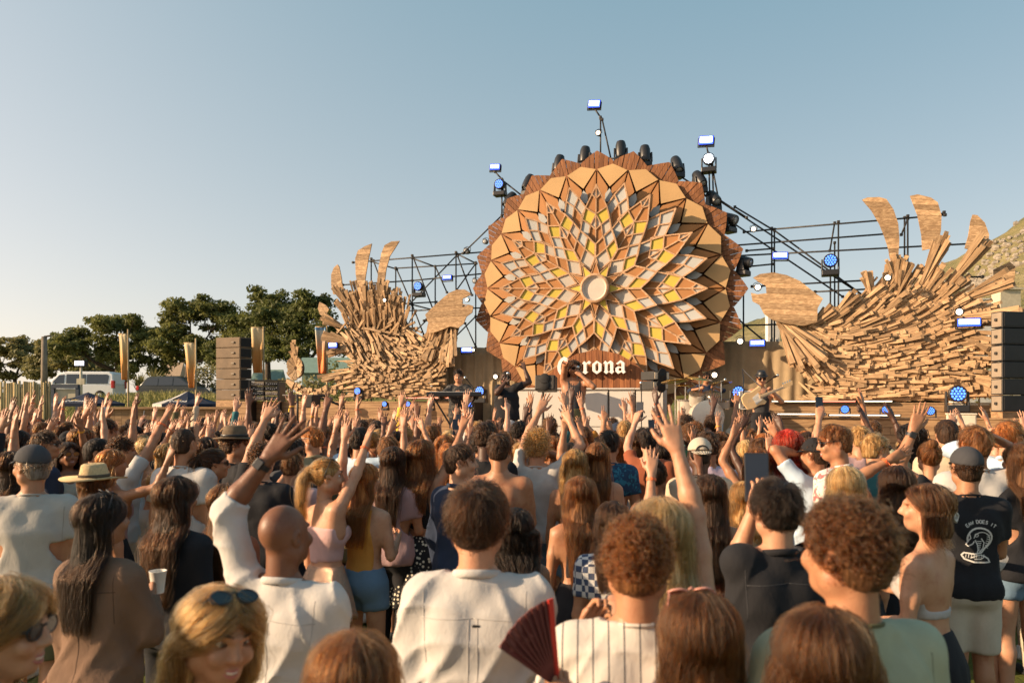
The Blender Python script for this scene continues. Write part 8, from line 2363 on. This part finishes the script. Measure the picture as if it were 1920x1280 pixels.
# bass guitar: body, neck, head
def pd(px, py, d): return at(px, py, d)
db = FPX / 109 - .32
g0, g1, g2 = pd(1413, 748, db), pd(1455, 731, db), pd(1472, 724, db)
gt = empty('bass_guitar', g0, 0, 'pale wooden bass guitar held by the bass player', 'guitar')
ax_ = (g1 - g0).normalized(); up_ = Vector((-ax_.z, 0, ax_.x)).normalized(); nf = Vector((0, -1, 0))
GW = mat_plain('guitar_wood', (.62, .42, .22), .3, 0, .1, 6)
m_ = MB(); out = [(-.20, .0), (-.19, .10), (-.10, .155), (.0, .13), (.08, .15), (.17, .17), (.20, .14), (.14, .06), (.14, -.04), (.19, -.12), (.14, -.15), (.05, -.13), (-.06, -.15), (-.16, -.13)]
m_.prism([ax_ * a + up_ * b - nf * .02 for a, b in out], nf * .04); m_.build('guitar_body', GW, gt, False, .012)
m_ = MB(); Ln = (g1 - g0).length; m_.prism([ax_ * .1 + up_ * .028 + nf * .022, ax_ * (Ln + .1) + up_ * .02 + nf * .022, ax_ * (Ln + .1) - up_ * .02 + nf * .022, ax_ * .1 - up_ * .028 + nf * .022], nf * .02); m_.build('neck', GW, gt)
m_ = MB(); m_.prism([ax_ * (Ln + .1) - up_ * .022 + nf * .02, ax_ * (Ln + .28) - up_ * .02 + nf * .02, ax_ * (Ln + .3) + up_ * .05 + nf * .02, ax_ * (Ln + .12) + up_ * .04 + nf * .02], nf * .018); hd_ = m_.build('headstock', GW, gt)
m_ = MB()
for i in range(4): m_.box(ax_ * (Ln + .14 + .04 * i) + up_ * .062 + nf * .028, (.02, .012, .03))
m_.build('tuner', CHROME, hd_)
m_ = MB(); m_.prism([ax_ * a + up_ * b + nf * .021 for a, b in ((-.02, .03), (.1, .07), (.13, -.06), (.0, -.1))], nf * .004); m_.build('pickguard', SKINW, gt)
m_ = MB()
for i in range(4): m_.tube([ax_ * -.12 + up_ * (.012 * (i - 1.5)) + nf * .05, ax_ * (Ln + .12) + up_ * (.008 * (i - 1.5)) + nf * .046], .0015, 4)
m_.build('string', CHROME, gt)
m_ = MB(); sh_ = rbs.matrix_world; m_.tube([ax_ * -.18, up_ * .3 + ax_ * -.02 + Vector((0, .12, .1)), up_ * .52 + ax_ * .1 + Vector((0, .3, 0)), ax_ * .2 + up_ * .12], .012, 5); m_.build('strap', BLACKP, gt)
# keyboard on its stand
dk = FPX / 99 - .42
kb = empty('keyboard', pd(852, 742, dk), R(2), 'black electric keyboard on a stand in front of its player', 'keyboard')
m_ = MB(); m_.box((0, 0, .03), (1.0, .3, .08)); m_.build('case', BLACKP, kb, False, .012)
m_ = MB()
for i in range(30): m_.box((-.44 + .0303 * i, .06, .075), (.027, .14, .014))
m_.build('key', SKINW, kb)
m_ = MB()
zz = kb.location.z - DECK
for s in (-1, 1): m_.tube([(s * .4, .05, 0), (-s * .35, .05, -zz)], .018, 6)
m_.build('stand', BLACK, kb)
# drum kit
kit = empty('drum_kit', Vector((pd(1322, 740, 13.6).x, 13.6, 1.22)), R(0), 'drum kit with brass cymbals in front of the drummer', 'drums')
kl = local_of(kit)
def drum(nm, px, py, d, r_, h, tilt, mat=DRUMS):
    c = kl @ pd(px, py, d); Mx = Matrix.Rotation(R(tilt), 3, 'X')
    m_ = MB(); m_.lathe([(r_, -h / 2), (r_, h / 2)], c, 24, Mx); o = m_.build(nm, mat, kit); auto_smooth(o, 50)
    m_ = MB(); m_.lathe([(r_ * .985, h / 2 + .002), (r_ * .98, h / 2 + .006), (.01, h / 2 + .006)], c, 24, Mx); m_.build('drum_skin', SKINW, o)
    for e in (-1, 1): m_ = MB(); m_.lathe([(r_ * 1.0, e * h / 2 - .012), (r_ * 1.045, e * h / 2 - .012), (r_ * 1.045, e * h / 2 + .012), (r_ * 1.0, e * h / 2 + .012)], c, 24, Mx); m_.build('hoop', CHROME, o)
drum('bass_drum', 1322, 780, 13.5, .28, .4, 90); drum('tom', 1306, 748, 13.6, .14, .2, 25); drum('tom', 1334, 748, 13.6, .14, .2, 25); drum('floor_tom', 1290, 768, 13.8, .2, .36, 4); drum('snare', 1350, 757, 13.8, .17, .14, 8)
for px, py, r_, t in ((1266, 714, .26, -8), (1285, 722, .2, 5), (1311, 709, .24, 10), (1352, 718, .2, -10)):
    c = kl @ pd(px, py, 13.7); Mx = Matrix.Rotation(R(t), 3, 'X') @ Matrix.Rotation(R(t * .6), 3, 'Y')
    m_ = MB(); m_.lathe([(.006, .02), (.04, .018), (.06, .006), (r_, -.006), (r_, -.009), (.06, .001), (.006, .01)], c, 28, Mx); o = m_.build('cymbal', CYM, kit, True)
    m_ = MB(); m_.tube([c + Vector((0, 0, .04)), Vector((c.x, c.y, 0))], .011, 6)
    for a in (0, 2.1, 4.2): m_.tube([Vector((c.x, c.y, .28)), Vector((c.x + .2 * math.cos(a), c.y + .2 * math.sin(a), .0))], .009, 5)
    m_.build('stand', CHROME, kit)
def mic_stand(px, py, d, boom, label):
    p = pd(px, py, d); z = DECK if d < 13.5 or px > 1400 or px < 1200 else 1.22
    root = empty('microphone_stand', (p.x, p.y, DECK), 0, label, 'microphone')
    h = p.z - DECK
    m_ = MB(); m_.tube([(boom * .3, .05, 0), (boom * .3, .05, h - .1)], .01, 6); m_.tube([(boom * .4, .08, h - .16), (0, 0, h)], .008, 6); m_.build('pole', BLACK, root)
    m_ = MB(); m_.lathe([(.14, 0), (.13, .02), (.02, .03)], (boom * .3, .05, 0), 18); m_.build('base', BLACK, root)
    m_ = MB(); m_.tube([(0, 0, h), (-boom * .1, -.02, h + .03)], [.012, .018], 8); m = m_.build('microphone', BLACKP, root)
    m_ = MB(); m_.lathe([(.004, -.028), (.02, -.02), (.027, 0), (.02, .02), (.004, .028)], (-boom * .13, -.025, h + .04), 12); m_.build('grille', CHROME, m, True)
mic_stand(1352, 716, 13.3, -.5, 'boom microphone stand right of the drummer'); mic_stand(1450, 708, 12.9, -.5, 'microphone stand beside the bass player'); mic_stand(1202, 722, 13.0, .05, 'upright microphone stand right of the singer'); mic_stand(876, 712, 13.6, .3, 'microphone stand in front of the keyboard player')
def hand_mic(r_, P, k, sx, label):
    p, d2, n2 = hand_point(r_, P, k, sx, .08); root = empty('microphone', p, 0, label, 'microphone')
    m_ = MB(); m_.tube([(0, 0, -.09), (0, 0, .06)], [.012, .02], 8); b_ = m_.build('mic_body', BLACKP, root)
    m_ = MB(); m_.lathe([(.004, -.03), (.022, -.02), (.03, 0), (.02, .024), (.004, .03)], (0, 0, .08), 12); m_.build('grille', CHROME, root, True)
hand_mic(rsg, Psg, ksg, -1, 'microphone in the hand of the singer'); hand_mic(rmb, Pmb, kmb, 1, 'microphone in the hand of the man in black')
# poster board in front of the bass player
pb = empty('poster_board', pd(1398, 752, 12.6), 0, 'black and white photo board standing beside the bass player', 'poster')
m_ = MB(); m_.box((0, 0, .02), (.19, .02, .28)); m_.build('board', mat_cloth_pattern('cloth_poster', 'blotch', (.55, .54, .52), (.03, .03, .03), (.3, .3, .3), 9), pb)
m_ = MB()
for s in (-1, 1): m_.box((s * .1, 0, .02), (.015, .03, .31))
for s in (-1, 1): m_.box((0, 0, .02 + s * .148), (.215, .03, .015))
m_.build('frame', LETTERW, pb)
m_ = MB(); m_.tube([(0, .03, -.1), (0, .05, DECK - pb.location.z)], .014, 6); m_.build('leg', BLACK, pb)
# case on the step at the right
bx_ = at(1685 + 330 * .35, 790, 11.6); cs = empty('flight_case', at(1802, 806, 11.6), -TH, 'pale cloth covered case in front of the tall speaker stack', 'case')
m_ = MB(); m_.box((0, 0, .12), (.36, .3, .24)); m_.build('case_body', mat_cloth('case_cloth', (.58, .50, .40)), cs, False, .02)
m_ = MB(); m_.box((0, 0, .25), (.38, .32, .025)); m_.build('lid', MATS['case_cloth'], cs, False, .008)
m_ = MB(); m_.box((0, 0, -.4), (.36, .3, .78)); m_.build('plinth', WOOD_CLAD, cs)
